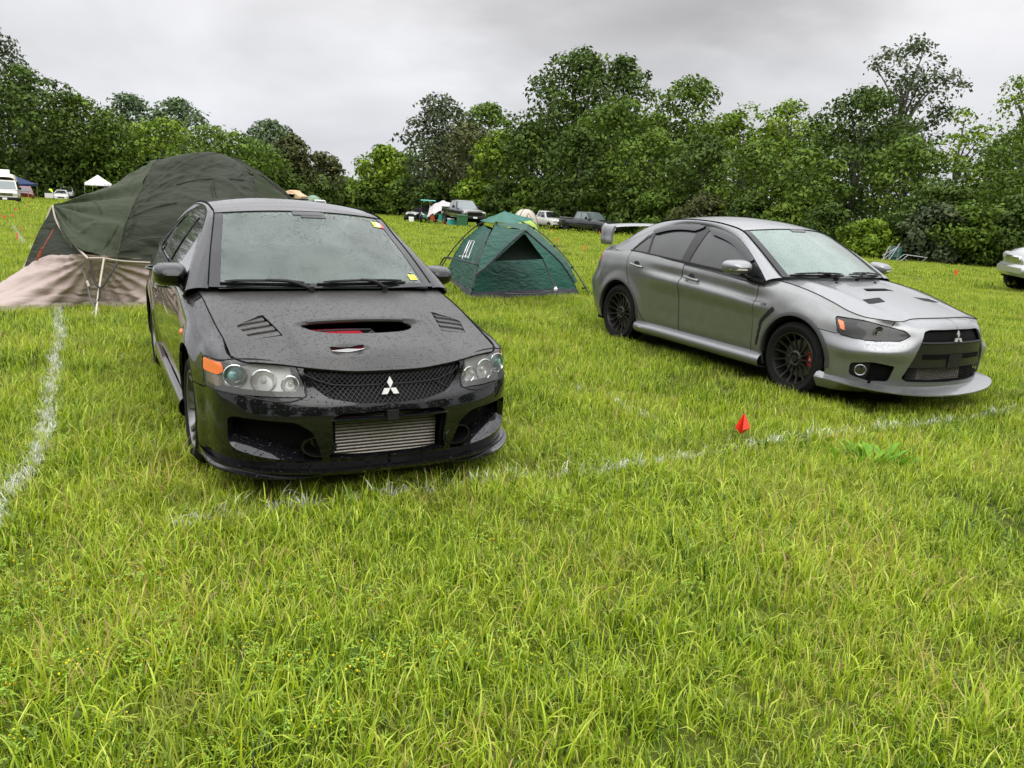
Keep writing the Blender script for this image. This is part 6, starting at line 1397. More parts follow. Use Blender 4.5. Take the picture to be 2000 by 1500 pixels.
def tube_part(name, pts, r, m, root, h=.05, n=6, k=True):
    P = spline(pts, h) if len(pts) > 2 else np.array(pts); mb = MB(); mb.tube(list(P-np.array(root.location)), r, n); return mb.build(name, m, root)
def build_big_tent():
    base = yat(185, 9.0); root = empty('dome_tent', tuple(base), 0, 'large olive green dome tent with beige lower walls left of the black saloon', 'tent')
    g = lambda p, z=.03: np.array([p[0], p[1], T(p[0], p[1])+z])
    Atip = at(103, 402, 9.9)
    hem = A3([(48,522,9.6),(110,504,9.35),(172,504,9.15),(228,508,9.35),(300,513,9.7),(420,522,10.3),(560,530,11.4)])
    bot = [g(ground_at(*q)) for q in ((-75,612),(30,610),(183,601),(240,602),(305,603),(430,590),(590,572))]
    dx = np.array([.25, 1.0, 0]); 
    # main fly: columns run hem -> ridge -> back hem
    def colm(front, ridge, back): return front+[ridge]+back
    ridge = A3([(103,402,9.9),(205,363,10.4),(313,310,11.0),(392,297,11.5),(458,313,12.0),(527,372,12.4)])
    fr = [A3([(103,404,9.88),(103,403.5,9.89),(103,403,9.9)]),
          A3([(160,490,9.2),(172,450,9.45),(188,400,9.95)]), A3([(228,508,9.35),(243,445,9.65),(272,378,10.2)]),
          A3([(300,513,9.7),(318,430,10.05),(350,352,10.8)]), A3([(420,522,10.3),(430,430,10.6),(446,350,11.4)]), A3([(560,530,11.4),(556,460,11.7),(543,405,12.1)])]
    cols = []
    for i, (f, r_) in enumerate(zip(fr, ridge)):
        s = min(1, .02+i*.5) if i else .02
        b = [r_+np.array([.25, .9, -.28])*s, r_+np.array([.45, 1.7, -.85])*s, r_+np.array([.55, 2.1, 0])*s]
        if i: b[2][2] = T(b[2][0], b[2][1])+.25
        cols.append(f+[r_]+b)
    Af = Atip
    def folds(P):
        d = P-Af; r_ = np.linalg.norm(d, axis=2); an = np.arctan2(d[..., 2], d[..., 0]); k = np.clip(r_/.3, 0, 1)*np.clip((2.3-r_)/1.6, 0, 1)
        return .030*np.sin(an*20)*k+.010*np.sin(an*37+2)*k
    net_part('flysheet', cols[:3], C_olive2, root, .025, folds, .004, crease=45)
    net_part('flysheet_dome', cols[2:], C_olive, root, .03, None, .006, 3, crease=120)
    # right wing of the fly, seen past the dome
    W_ = A3([(494,332,12.0),(566,390,12.3),(610,440,12.3),(510,440,11.6)]); net_part('flysheet_wing', [[W_[3], W_[0]], [W_[2], W_[1]]], C_olive2, root, .08, None, .006)
    # seams
    tube_part('seam_cord', [c+[0, -.012, .0] for c in (fr[2]+[ridge[2]])], .010, C_olive2, root)
    tube_part('seam_cord', A3([(228,497,9.32),(250,478,9.40),(330,462,9.95),(430,430,10.55)]), .006, C_strap, root)
    tube_part('zip_line', A3([(508,346,12.2),(512,368,12.25),(514,400,12.3)]), .008, C_grpole, root)
    DP = dense(np.array(cols[2:]), .04).reshape(-1, 3)
    def ond(px, py, off=.02):
        d = ray(px, py); o = np.array([0, 0, CAMH]); q = DP-o; t = (q@d)/(d@d); k = np.linalg.norm(q-t[:, None]*d, axis=1)+t*.02; i = np.argsort(k)[:3]; return o+d*(t[i].mean()-off)
    for L_ in ([(412,350),(414,365),(416,384)],[(418,349),(420,365),(423,384)],[(345,360),(380,352),(415,349),(460,350),(500,356)],[(250,425),(300,405),(345,395)],[(238,470),(262,440),(262,400)]): tube_part('fly_seam', [ond(*q) for q in L_], .006, C_olive, root)
    # beige walls
    cw = [[b, b*.6+h*.4+[0, .05, 0], h+[0, .02, .035]] for b, h in zip(bot, hem)]
    def wf(P):
        d = P-hem[2]; an = np.arctan2(d[..., 0], -d[..., 2]); r_ = np.linalg.norm(d, axis=2); return .020*np.sin(an*24)*np.clip(r_/.5, 0, 1)*np.clip((1.8-r_), 0, 1)
    net_part('lower_wall', cw, C_beige, root, .03, wf, .003, 1, crease=80)
    # inner door triangle under the awning peak
    tri = [[hem[0], hem[0]*.5+Atip*.5+[-.03, 0, 0], Atip], [hem[1], hem[1]*.5+Atip*.5+[0, .05, 0], Atip+[.01, .01, -.01]], [hem[2]+[0, .03, 0], at(140,462,9.45), Atip+[.02, .01, -.01]]]
    net_part('door_panel', tri, C_olive, root, .04, None, .006, 5)
    # skirt band at the very bottom and back walls
    net_part('ground_hem', [[b+[0, -.01, -.02], b+[0, -.012, .045]] for b in bot], mat_once('pale_hem', (.42, .38, .31), .8), root, .06, None, .004)
    bb = [c[-1] for c in cols[1:]]; net_part('rear_wall', [[b, np.array([b[0], b[1]+.15, T(b[0], b[1])])] for b in bb], C_beige, root, .1, None, .01)
    lft = [bot[0], hem[0], Atip]; net_part('side_wall', [[bot[0], hem[0], Atip], [np.array([bot[0][0]+.4, bot[0][1]+1.2, 0]), hem[0]+[.4, 1.0, 0], Atip+[.05, .05, -.02]], [bb[0]-[.1, 0, .2], bb[0]-[.05, 0, .1], cols[1][3]+[0, .05, -.02]]], C_beige, root, .08, None, .01)
    tube_part('piping', [Atip, at(108,425,9.75), at(118,446,9.6), at(145,478,9.3), at(172,505,9.12)], .012, C_pipe, root)
    tube_part('piping', [hem[2]+[0, -.02, 0], at(200,504,9.22), hem[3]+[0, -.02, 0], hem[4]+[0, -.02, 0], hem[5]+[0, -.02, 0]], .011, C_pipe, root)
    tube_part('piping', [Atip+[-.01, 0, 0], at(72,470,9.75), hem[0]+[-.01, 0, 0]], .009, C_pipe, root)
    tube_part('tent_pole', [at(203,505,9.2), at(195,555,9.08), at(186,622,8.85)], .011, C_pole, root)
    tube_part('tent_pole', [at(122,450,9.55), at(150,500,9.3), at(168,545,9.15), at(180,592,9.0), at(186,600,8.95)], .008, C_grpole, root)
    tube_part('pole_joint', [at(170,549,9.12), at(174,560,9.08)], .014, C_chr if False else C_pipe, root)
    tube_part('webbing_strap', [at(177,507,9.12), at(181,535,9.08), at(188,556,9.05), at(195,563,9.04), at(205,553,9.08), at(218,532,9.15), at(231,510,9.3)], .012, C_strap, root)
    tube_part('webbing_strap', [at(195,563,9.04), at(194,580,9.0), at(188,594,8.95)], .012, C_strap, root)
    tube_part('guy_cord', [at(105,448,9.6), at(95,465,9.55), at(84,485,9.5), at(80,500,9.5)], .006, C_redcord, root)
    mb = MB(); rs = np.random.default_rng(3)
    for k in range(5):
        P = [at(84-13*u+rs.uniform(-3, 3), 484+24*u+rs.uniform(-2, 2), 9.42) for u in np.linspace(0, 1, 7)]; mb.tube(list(spline(P, .03)-np.array(root.location)), .007, 5)
    mb.build('coiled_cord', C_redcord, root)
    for a, b in (((186,600),(176,622)),((188,598),(196,618))):
        tube_part('peg_line', [at(*a, 8.95), ground_at(*b)], .003, C_pole, root)
    return root
build_big_tent()
C_teal = cloth('teal_green_tent', (.009, .058, .040), 4.5, .9, .5, (.014, .078, .055), dist=.035)
C_teal2 = cloth('teal_green_cap', (.018, .105, .075), 4, .6, .5, (.025, .13, .095), dist=.02)
C_dgrey = cloth('grey_tent_base', (.045, .045, .058), 5, .9, .6, (.065, .065, .08), dist=.03)
C_net = cloth('dark_mesh_panel', (.02, .034, .030), 3, .7, .7, dist=.03)
C_tpole = mat('black_tent_pole', (.012, .012, .012), .4)
def build_pop_tent():
    base = yat(1010, 12.2); root = empty('pop_up_tent', tuple(base), 0, 'small teal green pop up tent with white mark standing between the two saloons', 'tent')
    FL, FR = ground_at(915, 590), ground_at(1137, 580); BL = ground_at(862, 548); BR = FR+(BL-FL)*1.0
    FL[2] += .02; FR[2] += .02; BL[2] += .02; BR[2] = T(BR[0], BR[1])+.02
    ctr = (FL+FR+BL+BR)/4; hub = np.array([ctr[0], ctr[1], 0])*1.0; hb = at(985, 416, ctr[1]); hub = hb
    top_r = .30
    def pole(c, out_=.0, n=9, bow=.22):      # bowed pole from hub to a corner foot
        m = (hub+c)/2; d = c-hub; d[2] = 0; d /= np.linalg.norm(d); return [hub+[0, 0, -.03], hub*.68+c*.32+d*.12+[0, 0, bow*.75], hub*.34+c*.66+d*.15+[0, 0, bow*.85], c+d*out_]
    pFL, pFR, pBL, pBR = pole(FL, .0), pole(FR, .16), pole(BL, .16), pole(BR, .16)
    ins = lambda P, k: [p+(ctr+[0, 0, .3]-p)*k for p in P]
    def face(Pa, Pb, name, m, sag=.06, lo=.10, rows=(.24, .5, .8), kk=.05, part=None):
        A_ = [np.array(p) for p in spline(Pa, n=6)]; B_ = [np.array(p) for p in spline(Pb, n=6)]; nA = len(A_)-1; cols = []
        fr_ = np.linspace(.27, 1.0, 7)
        for t in np.linspace(0, 1, 7):
            c = []
            for f in fr_[::-1]:
                i = f*nA; k = min(int(i), nA-1); u = i-k; a = A_[k]*(1-u)+A_[k+1]*u; b = B_[k]*(1-u)+B_[k+1]*u; p = a*(1-t)+b*t
                p = p+(ctr+[0, 0, .2]-p)*(kk+sag*4*t*(1-t)*(.3+.7*(1-f)*2 if f > .5 else 1)); c.append(p)
            cols.append(c)
        return cols
    cf = face([pFL[0], pFL[1], pFL[2], FL], [pFR[0], pFR[1], pFR[2], FR], 'f', None); cl = face([pBL[0], pBL[1], pBL[2], BL], [pFL[0], pFL[1], pFL[2], FL], 'l', None)
    cb = face([pBR[0], pBR[1], pBR[2], BR], [pBL[0], pBL[1], pBL[2], BL], 'b', None); cr_2 = face([pFR[0], pFR[1], pFR[2], FR], [pBR[0], pBR[1], pBR[2], BR], 'r', None)
    for nm, cc in (('front_wall', cf), ('left_wall', cl), ('rear_wall', cb), ('right_wall', cr_2)):
        o = net_part(nm, [c[:] for c in cc], C_teal, root, .05, None, .006, len(nm))
        out_ = np.array([0, -.012, 0]) if nm[0] in 'f' else (np.array([-.012, -.006, 0]) if nm[0] == 'l' else np.array([.0, .012, 0]))
        net_part('base_band', [[c[0]+out_, c[0]*.55+c[1]*.45+out_] for c in cc], C_dgrey, root, .05, None, .006, 2)
    # awning flaps over the door
    apex = at(1026, 450, 11.7); lo_l = at(928, 537, 11.45); lo_r = at(1122, 552, 12.35)
    edl = [apex, at(985, 485, 11.6), at(950, 520, 11.5), lo_l]; edr = [apex, at(1060, 480, 11.9), at(1095, 513, 12.15), lo_r]
    plf = [at(968, 437, 12.6), at(953, 468, 12.1), at(938, 505, 11.75), at(931, 536, 11.5)]; prt = [at(1030, 437, 12.7), at(1068, 470, 12.6), at(1108, 512, 12.5), at(1128, 550, 12.4)]
    net_part('awning_flap', [[a*.0+p, (a+p)/2+[0, -.02, -.015], a] for a, p in zip(edl, plf)], C_teal, root, .05, None, .004, 1)
    net_part('awning_flap', [[a, (a+p)/2+[0, -.02, -.01], p] for a, p in zip(edr, prt)], C_teal, root, .05, None, .004, 4)
    P = [apex, plf[0], prt[0]]; net_part('awning_top', [[apex, plf[0]], [apex+[.01, 0, 0], (plf[0]+prt[0])/2+[0, 0, .01]], [apex+[.02, 0, 0], prt[0]]], C_teal, root, .06, None, .002)
    tube_part('awning_hem', edl, .014, C_dgrey, root); tube_part('awning_hem', edr, .014, C_dgrey, root)
    net_part('mesh_panel', [[at(965, 510, 11.98), at(1022, 458, 12.2)], [at(1062, 506, 12.2), at(1026, 458, 12.25)]], C_net, root, .06, None, .004)
    tube_part('door_zip', [at(1060, 506, 12.05), at(1075, 540, 11.95), at(1085, 566, 11.85)], .010, C_tpole, root); tube_part('door_zip', [at(985, 573, 11.55), at(1040, 574, 11.7), at(1083, 568, 11.83)], .010, C_tpole, root)
    mb = MB(); mb.lathe([(0, .02), (.03, .03), (.06, .01)], 10, tuple(at(1085, 568, 11.75)-np.array(root.location)), axis='z'); mb.build('zip_pull', M_white, root)
    # left window flap line
    tube_part('flap_edge', [at(856, 524, 12.9), at(868, 504, 12.6), at(900, 509, 12.15), at(932, 517, 11.72)], .012, C_dgrey, root)
    # cap
    capc = [at(937, 431, 12.6), at(966, 433, 12.45), at(1022, 433, 12.9), at(1045, 428, 13.6), at(1000, 424, 14.0), at(952, 425, 13.6)]; rows = []
    n_ = len(capc)
    for k in range(n_+1):
        c = capc[k % n_]; rows.append([c, c*.55+(hub+[0, 0, .02])*.45-[0, 0, .005], hub+[0, 0, .03]])
    rr = []
    for a_, b_ in zip(rows[:-1], rows[1:]):
        for u in np.linspace(0, 1, 7)[:-1]: rr.append([np.array(p)*(1-u)+np.array(q)*u+(hub-[0, 0, .1]-np.array(p))*(.22*u*(1-u)*4*(1 if i == 0 else .4 if i == 1 else 0))*[1, 1, .2]+[0, 0, -.03*u*(1-u)*4*(i < 2)] for i, (p, q) in enumerate(zip(a_, b_))])
    rr.append(rows[-1]); mb = MB(); mb.grid(np.array(rr)-np.array(root.location)); mb.build('top_cap', C_teal2, root, sharp=25)
    mb = MB(); mb.lathe([(-.16, .02), (-.14, .05), (-.04, .05), (-.02, .02)], 10, tuple(hub-np.array(root.location)), axis='z')
    for c in capc: mb.tube([hub-np.array(root.location)-[0, 0, .10], (hub*.4+c*.6)-np.array(root.location)-[0, 0, .06]], .009, 5)
    mb.build('hub', C_tpole, root)
    # poles in sleeves
    for P in (pFL, pFR, pBL, pBR):
        S_ = spline(P, .04); o = tube_part('tent_pole', list(S_), .011, C_tpole, root)
        for f in (.3, .52, .75, .93):
            mb = MB(); q = S_[int(f*(len(S_)-1))]; mb.tube([q-np.array(root.location)+[0, 0, .02], q-np.array(root.location)+(ctr-q)*.05], .016, 6); mb.build('pole_clip', C_tpole, o)
    # white mark: two joined slanted outlines, with a line of small print below
    lw = cl
    LWP = dense(np.array(cl), .05).reshape(-1, 3)
    def onface(px, py):      # point just off the left wall
        d = ray(px, py); o = np.array([0, 0, CAMH]); q = LWP-o; t = (q@d)/(d@d); k = np.linalg.norm(q-t[:, None]*d, axis=1); i = np.argsort(k)[:3]; return o+d*(t[i].mean()-.035)
    mb = MB()
    for L_ in ([(903,505),(908,487),(918,470)],[(918,470),(927,471),(919,490),(914,505)],[(912,503),(917,488),(924,471)],[(903,505),(905,505)],[(911,494),(920,470)],[(908,505),(914,490)]):
        pass
    for L_ in ([(902.5,505),(909,488),(917,469.5),(927,471),(920,488),(914,504),(908,503),(914,486),(921,470.5)],[(906,495),(911,494)]):
        P = [onface(*q)-np.array(root.location) for q in L_]; mb.tube(P, .009, 5, flat=.3)
    mb.build('white_mark', M_white, root, smooth=False)
    mb = MB(); x = 896.5
    for k in range(11):
        if k == 5: x += 1.0
        a = onface(x, 498.2+k*.10+.6); b = onface(x-.6, 500.4+k*.10+.6); c = onface(x+1.0, 498.4+k*.10+.6); 
        mb.tube([b-np.array(root.location), a-np.array(root.location), c-np.array(root.location)], .003, 4); x += 1.55
    mb.build('small_print', M_white, root, smooth=False)
    return root
build_pop_tent()
# ---------------------------------------------------------------- distant camp: vehicles, canopies, flags
P_white = mat('white_vehicle_paint', (.62, .61, .58), .25, 0, .8); P_blk = mat('black_vehicle_paint', (.012, .012, .014), .2, 0, 1.0); P_char = mat('charcoal_vehicle_paint', (.025, .026, .03), .22, .3, 1.0)
P_silv = mat('silver_vehicle_paint', (.42, .43, .44), .3, .6, 1.0); P_cream = mat('cream_van_paint', (.60, .57, .50), .35, 0, .5); P_redv = mat('red_vehicle_paint', (.30, .02, .02), .25, 0, .8)
G_far = mat('vehicle_glass', (.10, .13, .13), .08, 0, 1.0); G_dark = mat('vehicle_glass_dark', (.02, .024, .025), .06, 0, 1.0); L_far = mat('vehicle_headlight', (.55, .55, .5), .15, .3, 1.0)
def body_loft(st, root, paint, name='body', nz=6):
    """st: list of (x, zlow, ztop, halfwidth, crown) stations"""
    rows = []
    for x, z0, z1, w, c in st:
        pr = [(w*.90, z0), (w*.985, z0+.12*(z1-z0)), (w, z0+.45*(z1-z0)), (w*.985, z0+.78*(z1-z0)), (w*.93, z0+.95*(z1-z0)), (w*.80, z1), (w*.4, z1+c), (0, z1+c*1.15)]
        rows.append([(x, y, z) for y, z in pr]+[(x, -y, z) for y, z in pr[::-1][1:]])
    R = np.array(rows); mb = MB(); mb.grid(R, flip=True); b = len(mb.V); m = R.shape[1]
    mb.F += [tuple(range(m)), tuple(b-m+i for i in reversed(range(m)))]; mb.I += [0, 0]; return mb.build(name, paint, root, sharp=40)
def cabin(root, x0, x1, x2, x3, zb, zt, wb, wt, paint, glass, splits=(), name='cabin'):
    """x0 rear base, x1 rear top, x2 front top, x3 front base (front = +x)"""
    def P(x, y, z): return (x, y, z)
    A = np.array([[(x0, wb, zb), (x0, -wb, zb)], [(x3, wb, zb), (x3, -wb, zb)]])
    xm1, xm2 = x1, x2; mb = MB(); r = .05
    rows = []
    for z, a, b, w in ((zb, x0, x3, wb), (zb+(zt-zb)*.85, x0+(x1-x0)*.85, x3+(x2-x3)*.85, wb+(wt-wb)*.85), (zt-.01, x1, x2, wt), (zt+.03, x1+.12, x2-.15, wt-.12)):
        rows.append([(a, w, z), (a, -w, z), (b, -w*.97, z), (b, w*.97, z)])
    mb.grid(np.array(rows), cv=True, flip=True); k = len(mb.V); mb.F.append((k-1, k-2, k-3, k-4)); mb.I.append(0)
    cb = mb.build(name, paint, root, sharp=30)
    def q(u, v, side):  # u from rear to front at height v
        xa, xb = x0+(x1-x0)*v, x3+(x2-x3)*v; w = wb+(wt-wb)*v; return (xa+(xb-xa)*u, side*(w+.008), zb+(zt-zb)*v)
    for sg in (1, -1):
        us = [.06]+list(splits)+[.90]
        for a, b in zip(us[:-1], us[1:]):
            mb = MB(); mb.add([q(a+.02, .08, sg), q(b-.02, .08, sg), q(b-.02-.0, .88, sg), q(a+.02, .88, sg)], [(0, 1, 2, 3) if sg < 0 else (3, 2, 1, 0)]); mb.build('side_window', glass, root, smooth=False)
    for nm, a, b in (('windscreen', x3, x2), ('rear_window', x0, x1)):
        s = 1 if nm[0] == 'w' else -1; V = []
        for v, f in ((.08, .90), (.90, .88)):
            x = a+(b-a)*v+.012*s; w = (wb+(wt-wb)*v)*f; z = zb+(zt-zb)*v; V += [(x, w, z), (x, 0, z), (x, -w, z)]
            V[-2] = (x+.03*s, 0, z)
        mb = MB(); mb.add(V, [(0, 1, 4, 3), (1, 2, 5, 4)]); mb.build(nm, glass, root)
    return cb
def far_wheel(root, x, y, R, rim=M_rimgrey, wd=.25, spokes=6):
    s = 1 if y > 0 else -1; mb = MB(); h = wd/2
    mb.lathe([(-h, R*.6), (-h, R*.95), (-h+.03, R), (h-.03, R), (h, R*.94), (h+.005, R*.64)], 28, (0, 0, 0)); mb.V = [(x+a, y+b*s, R+c) for a, b, c in mb.V]; mb.F = [tuple(reversed(f)) for f in mb.F] if s < 0 else mb.F
    o = mb.build('wheel', M_rubber, root)
    mb = MB(); mb.lathe([(h+.002, R*.66), (h-.02, R*.60), (h-.05, R*.58)], 28)
    for k in range(spokes):
        a = 2*pi*k/spokes; tn = np.array([-sin(a), 0, cos(a)]); c = lambda r, d: np.array([cos(a)*r, d, sin(a)*r]); mb.grid(np.array([[c(.03, h-.02)-tn*.05, c(.03, h-.02)+tn*.05], [c(R*.62, h-.015)-tn*.045, c(R*.62, h-.015)+tn*.045]]))
    mb.lathe([(h-.03, .11), (h-.01, .08), (h-.01, .001)], 16)
    mb.V = [(x+a, y+b*s, R+c) for a, b, c in mb.V]; r = mb.build('rim', rim, o)
    mb = MB(); mb.lathe([(h-.07, R*.6), (h-.07, .001)], 20); mb.V = [(x+a, y+b*s, R+c) for a, b, c in mb.V]; mb.build('rim_back', M_dark, o); return o
def arch_ring(root, x, y, R, z, paint=None):
    mb = MB(); mb.lathe([(0, R*1.14), (0.02, R*1.14), (.025, R*1.05), (-.15, R*1.03)], 20, (x, y, z), a0=-.1, a1=pi+.1)
    if y < 0: mb.V = [(a, 2*y-b, c) for a, b, c in mb.V]
    mb.build('wheel_arch', paint or M_dark, root)
def boxpart(name, a, b, m, root): mb = MB(); mb.box(a, b); return mb.build(name, m, root, smooth=False)
def bevbox(name, a, b, m, root, r=.03):
    x0, y0, z0 = a; x1, y1, z1 = b; rows = []
    for z, k in ((z0, r), (z0+r, 0), (z1-r, 0), (z1, r)):
        rows.append([(x0+k, y0+r, z), (x0+r, y0+k, z), (x1-r, y0+k, z), (x1-k, y0+r, z), (x1-k, y1-r, z), (x1-r, y1-k, z), (x0+r, y1-k, z), (x0+k, y1-r, z)])
    mb = MB(); mb.grid(np.array(rows), cv=True, flip=False); mb.F += [tuple(range(8))[::-1], tuple(range(24, 32))]; mb.I += [0, 0]; return mb.build(name, m, root, sharp=40)
def pickup(px, Y, yaw, paint, label, sc=1., lift=0., glass=G_far, rimc=M_rimgrey, bumper=M_plastic, grille=M_plastic, name='pickup_truck', R=.40):
    p = yat(px, Y); root = empty(name, tuple(p), yaw, label, 'pickup truck'); root.scale = (sc, sc, sc); z = lift; 
    body_loft([(-2.75,.62+z,1.16+z,.93,.0),(-2.70,.50+z,1.18+z,.97,0),(-.92,.48+z,1.20+z,.98,0),(-.88,.48+z,1.22+z,.98,0),(.62,.46+z,1.20+z,.98,.0),(.95,.48+z,1.20+z,.97,.03),(1.6,.50+z,1.19+z,.97,.05),(2.35,.50+z,1.14+z,.96,.05),(2.72,.52+z,1.06+z,.92,.04),(2.80,.56+z,.95+z,.88,.02)], root, paint)
    boxpart('load_bed', (-2.62,-.78,.9+z), (-1.0,.78,1.196+z), M_dark, root); bevbox('bed_rail', (-2.72,.84,1.12+z), (-.95,.97,1.235+z), paint, root); bevbox('bed_rail', (-2.72,-.97,1.12+z), (-.95,-.84,1.235+z), paint, root); bevbox('tailgate', (-2.76,-.90,.72+z), (-2.68,.90,1.23+z), paint, root)
    cabin(root, -.98, -.78, .45, 1.12, 1.18+z, 1.80+z, .92, .70, paint, glass, (.45,))
    bevbox('grille', (2.76,-.58,.72+z), (2.83,.58,1.0+z), grille, root); bevbox('front_bumper', (2.66,-.95,.44+z), (2.90,.95,.66+z), bumper, root, .05)
    for sg in (1, -1):
        bevbox('headlight', (2.62,sg*.60 if sg > 0 else -.93,.80+z), (2.80,.93 if sg > 0 else -.60,1.0+z), L_far, root)
        bevbox('door_mirror', (.62,sg*.98 if sg > 0 else -1.18,1.22+z), (.76,1.18 if sg > 0 else -.98,1.42+z), M_plastic, root); boxpart('door_handle', (-.2,sg*.982 if sg > 0 else -.99,1.05+z), (-.05,.99 if sg > 0 else -.982,1.08+z), M_plastic, root)
        for x in (1.82, -1.78): far_wheel(root, x, sg*.86, R+z*.35, rimc, .28); arch_ring(root, x, sg*.955, R+z*.35, (R+z*.35)*1.0+z*.25, M_dark)
        mb = MB(); mb.add([(.10,sg*.983,.55+z),(.115,sg*.983,.55+z),(.115,sg*.965,1.18+z),(.10,sg*.965,1.18+z)], [(0,1,2,3)]); mb.build('door_gap', M_dark, root, smooth=False)
    boxpart('number_plate', (2.90,-.17,.50+z), (2.91,.17,.62+z), M_white, root); boxpart('chassis', (-2.5,-.5,.32+z*.6), (2.4,.5,.55+z), M_dark, root)
    return root
lifted = pickup(903, 66.5, radians(-66), P_blk, 'lifted black pickup truck parked beside the grey tarp shelter', .98, .32, grille=M_gloss, R=.42)
pickup(1070, 76, radians(-63), P_white, 'white double cab pickup truck parked left of the charcoal one', .93, 0., G_dark, grille=M_chrome)
pickup(1149, 68.5, radians(-50), P_char, 'charcoal crew cab pickup truck parked beside the white one', 1.0, .02, rimc=M_rimdark, bumper=M_plastic)
pickup(624, 108, radians(-68), P_white, 'distant white pickup truck seen just above the black saloon roof', .95, 0, G_dark)
pickup(132, 122, radians(-66), P_white, 'white pickup truck under the small blue canopy', 1.0, .1, G_dark, grille=M_chrome)
def van(px, Y, yaw, label):
    root = empty('camper_van', tuple(yat(px, Y)), yaw, label, 'van')
    body_loft([(-2.6,.40,1.20,.94,0),(-2.5,.36,1.22,.98,0),(.9,.36,1.22,.98,0),(1.5,.38,1.18,.97,.02),(2.2,.42,1.06,.95,.04),(2.5,.46,.92,.90,.03)], root, P_cream)
    cabin(root, -2.58, -2.45, 1.0, 1.75, 1.18, 1.92, .95, .80, P_cream, G_far, (.33, .66))
    rows = [[(x, y, z) for y, z in ((.78,1.90),(.76,2.15),(.62,2.36),(.3,2.45),(0,2.47),(-.3,2.45),(-.62,2.36),(-.76,2.15),(-.78,1.90))] for x in (-2.4, -1, .55)]+[[(x, y*.9, 1.90+(z-1.9)*.55) for y, z in ((.78,1.90),(.76,2.15),(.62,2.36),(.3,2.45),(0,2.47),(-.3,2.45),(-.62,2.36),(-.76,2.15),(-.78,1.90))] for x in (.95,)]
    mb = MB(); mb.grid(np.array(rows), flip=True); mb.F.append(tuple(range(9))); mb.I.append(0); mb.build('raised_roof', P_cream, root)
    for y0 in (-.55, -.17, .21): boxpart('roof_window', (.80,y0,2.10), (.84,y0+.32,2.28), G_dark, root)
    bevbox('roof_air_unit', (-.9,-.35,2.46), (0,.35,2.80), M_white, root); bevbox('front_bumper', (2.4,-.97,.34), (2.66,.97,.58), M_plastic, root, .05); bevbox('grille', (2.46,-.6,.70), (2.54,.6,.90), M_plastic, root)
    for y0 in (-.6, .04): boxpart('grille_bar', (2.54,y0,.78), (2.55,y0+.56,.82), M_chrome, root)
    for sg in (1, -1):
        bevbox('headlight', (2.38,.62 if sg > 0 else -.92,.70), (2.50,.92 if sg > 0 else -.62,.90), L_far, root); bevbox('door_mirror', (1.3,.98 if sg > 0 else -1.2,1.2), (1.42,1.2 if sg > 0 else -.98,1.42), M_plastic, root)
        for x in (1.65, -1.7): far_wheel(root, x, sg*.85, .36, M_rimgrey)
    boxpart('number_plate', (2.66,-.17,.38), (2.67,.17,.54), M_white, root); return root
van(14, 71, radians(-61), 'cream camper van with raised roof at the left edge of the field')
def coupe(px, Y, yaw, label):
    root = empty('coupe_car', tuple(yat(px, Y)), yaw, label, 'car'); P = P_white
    body_loft([(-2.25,.40,.92,.80,0),(-2.1,.25,.96,.90,0),(-1.3,.22,.98,.92,0),(.4,.22,.93,.92,0),(1.1,.24,.88,.92,.03),(1.8,.24,.76,.88,.04),(2.2,.26,.62,.74,.02)], root, P)
    cabin(root, -1.75, -.95, -.05, 1.0, .92, 1.36, .86, .60, P, G_dark, (.5,)); bevbox('grille', (2.12,-.42,.34), (2.24,.42,.54), M_gloss, root, .06)
    for sg in (1, -1):
        bevbox('headlight', (1.90,.52 if sg > 0 else -.84,.58), (2.12,.84 if sg > 0 else -.52,.72), L_far, root); bevbox('fog_bay', (2.04,.58 if sg > 0 else -.80,.30), (2.17,.80 if sg > 0 else -.58,.42), M_gloss, root)
        for x in (1.38, -1.35): far_wheel(root, x, sg*.80, .33, M_rimdark)
        bevbox('door_mirror', (.5,.92 if sg > 0 else -1.08,.92), (.62,1.08 if sg > 0 else -.92,1.04), P, root)
    mb = MB(); mb.box((0, 0, .28), (1.15, .06, .90)); mb.xf(Matrix.Translation((.85,-.93,0)) @ Matrix.Rotation(radians(-118), 4, 'Z')); d = mb.build('open_door', P, root, smooth=False)
    mb = MB(); mb.add([(.85,-.95,.93),(.32,-1.92,.93),(.42,-1.86,1.28),(.66,-1.36,1.30)], [(0,1,2,3)]); mb.build('door_glass', G_dark, d, smooth=False)
    return root
coupe(121, 111, radians(-63), 'low white coupe with its driver door swung open, near the white canopy')
def canopy(px, Y, w_, htop, heave, m, label, legc=M_chrome, back=None, yaw=.2):
    root = empty('canopy', tuple(yat(px, Y)), yaw, label, 'canopy'); h = w_/2; n = 8; rows = []
    c4 = [(h, h), (-h, h), (-h, -h), (h, -h)]; pts = []
    for k in range(4):
        a, b = c4[k], c4[(k+1) % 4]
        for u in np.linspace(0, 1, n, endpoint=False): pts.append((a[0]*(1-u)+b[0]*u, a[1]*(1-u)+b[1]*u, 4*u*(1-u)*.12))
    R = [[(x*1.005, y*1.005, heave-.28+.0*s) for x, y, s in pts], [(x, y, heave-s*.3) for x, y, s in pts]]
    for f in (.75, .5, .25, .02): R.append([(x*f, y*f, heave+(htop-heave)*(1-f)**1.15-s*f) for x, y, s in pts])
    mb = MB(); mb.grid(np.array(R), cv=True, flip=True); mb.build('canopy_top', m, root, sharp=60)
    for x, y in c4: mb = MB(); mb.tube([(x, y, 0), (x*.985, y*.985, heave)], .025, 6); mb.build('leg', legc, root)
    return root
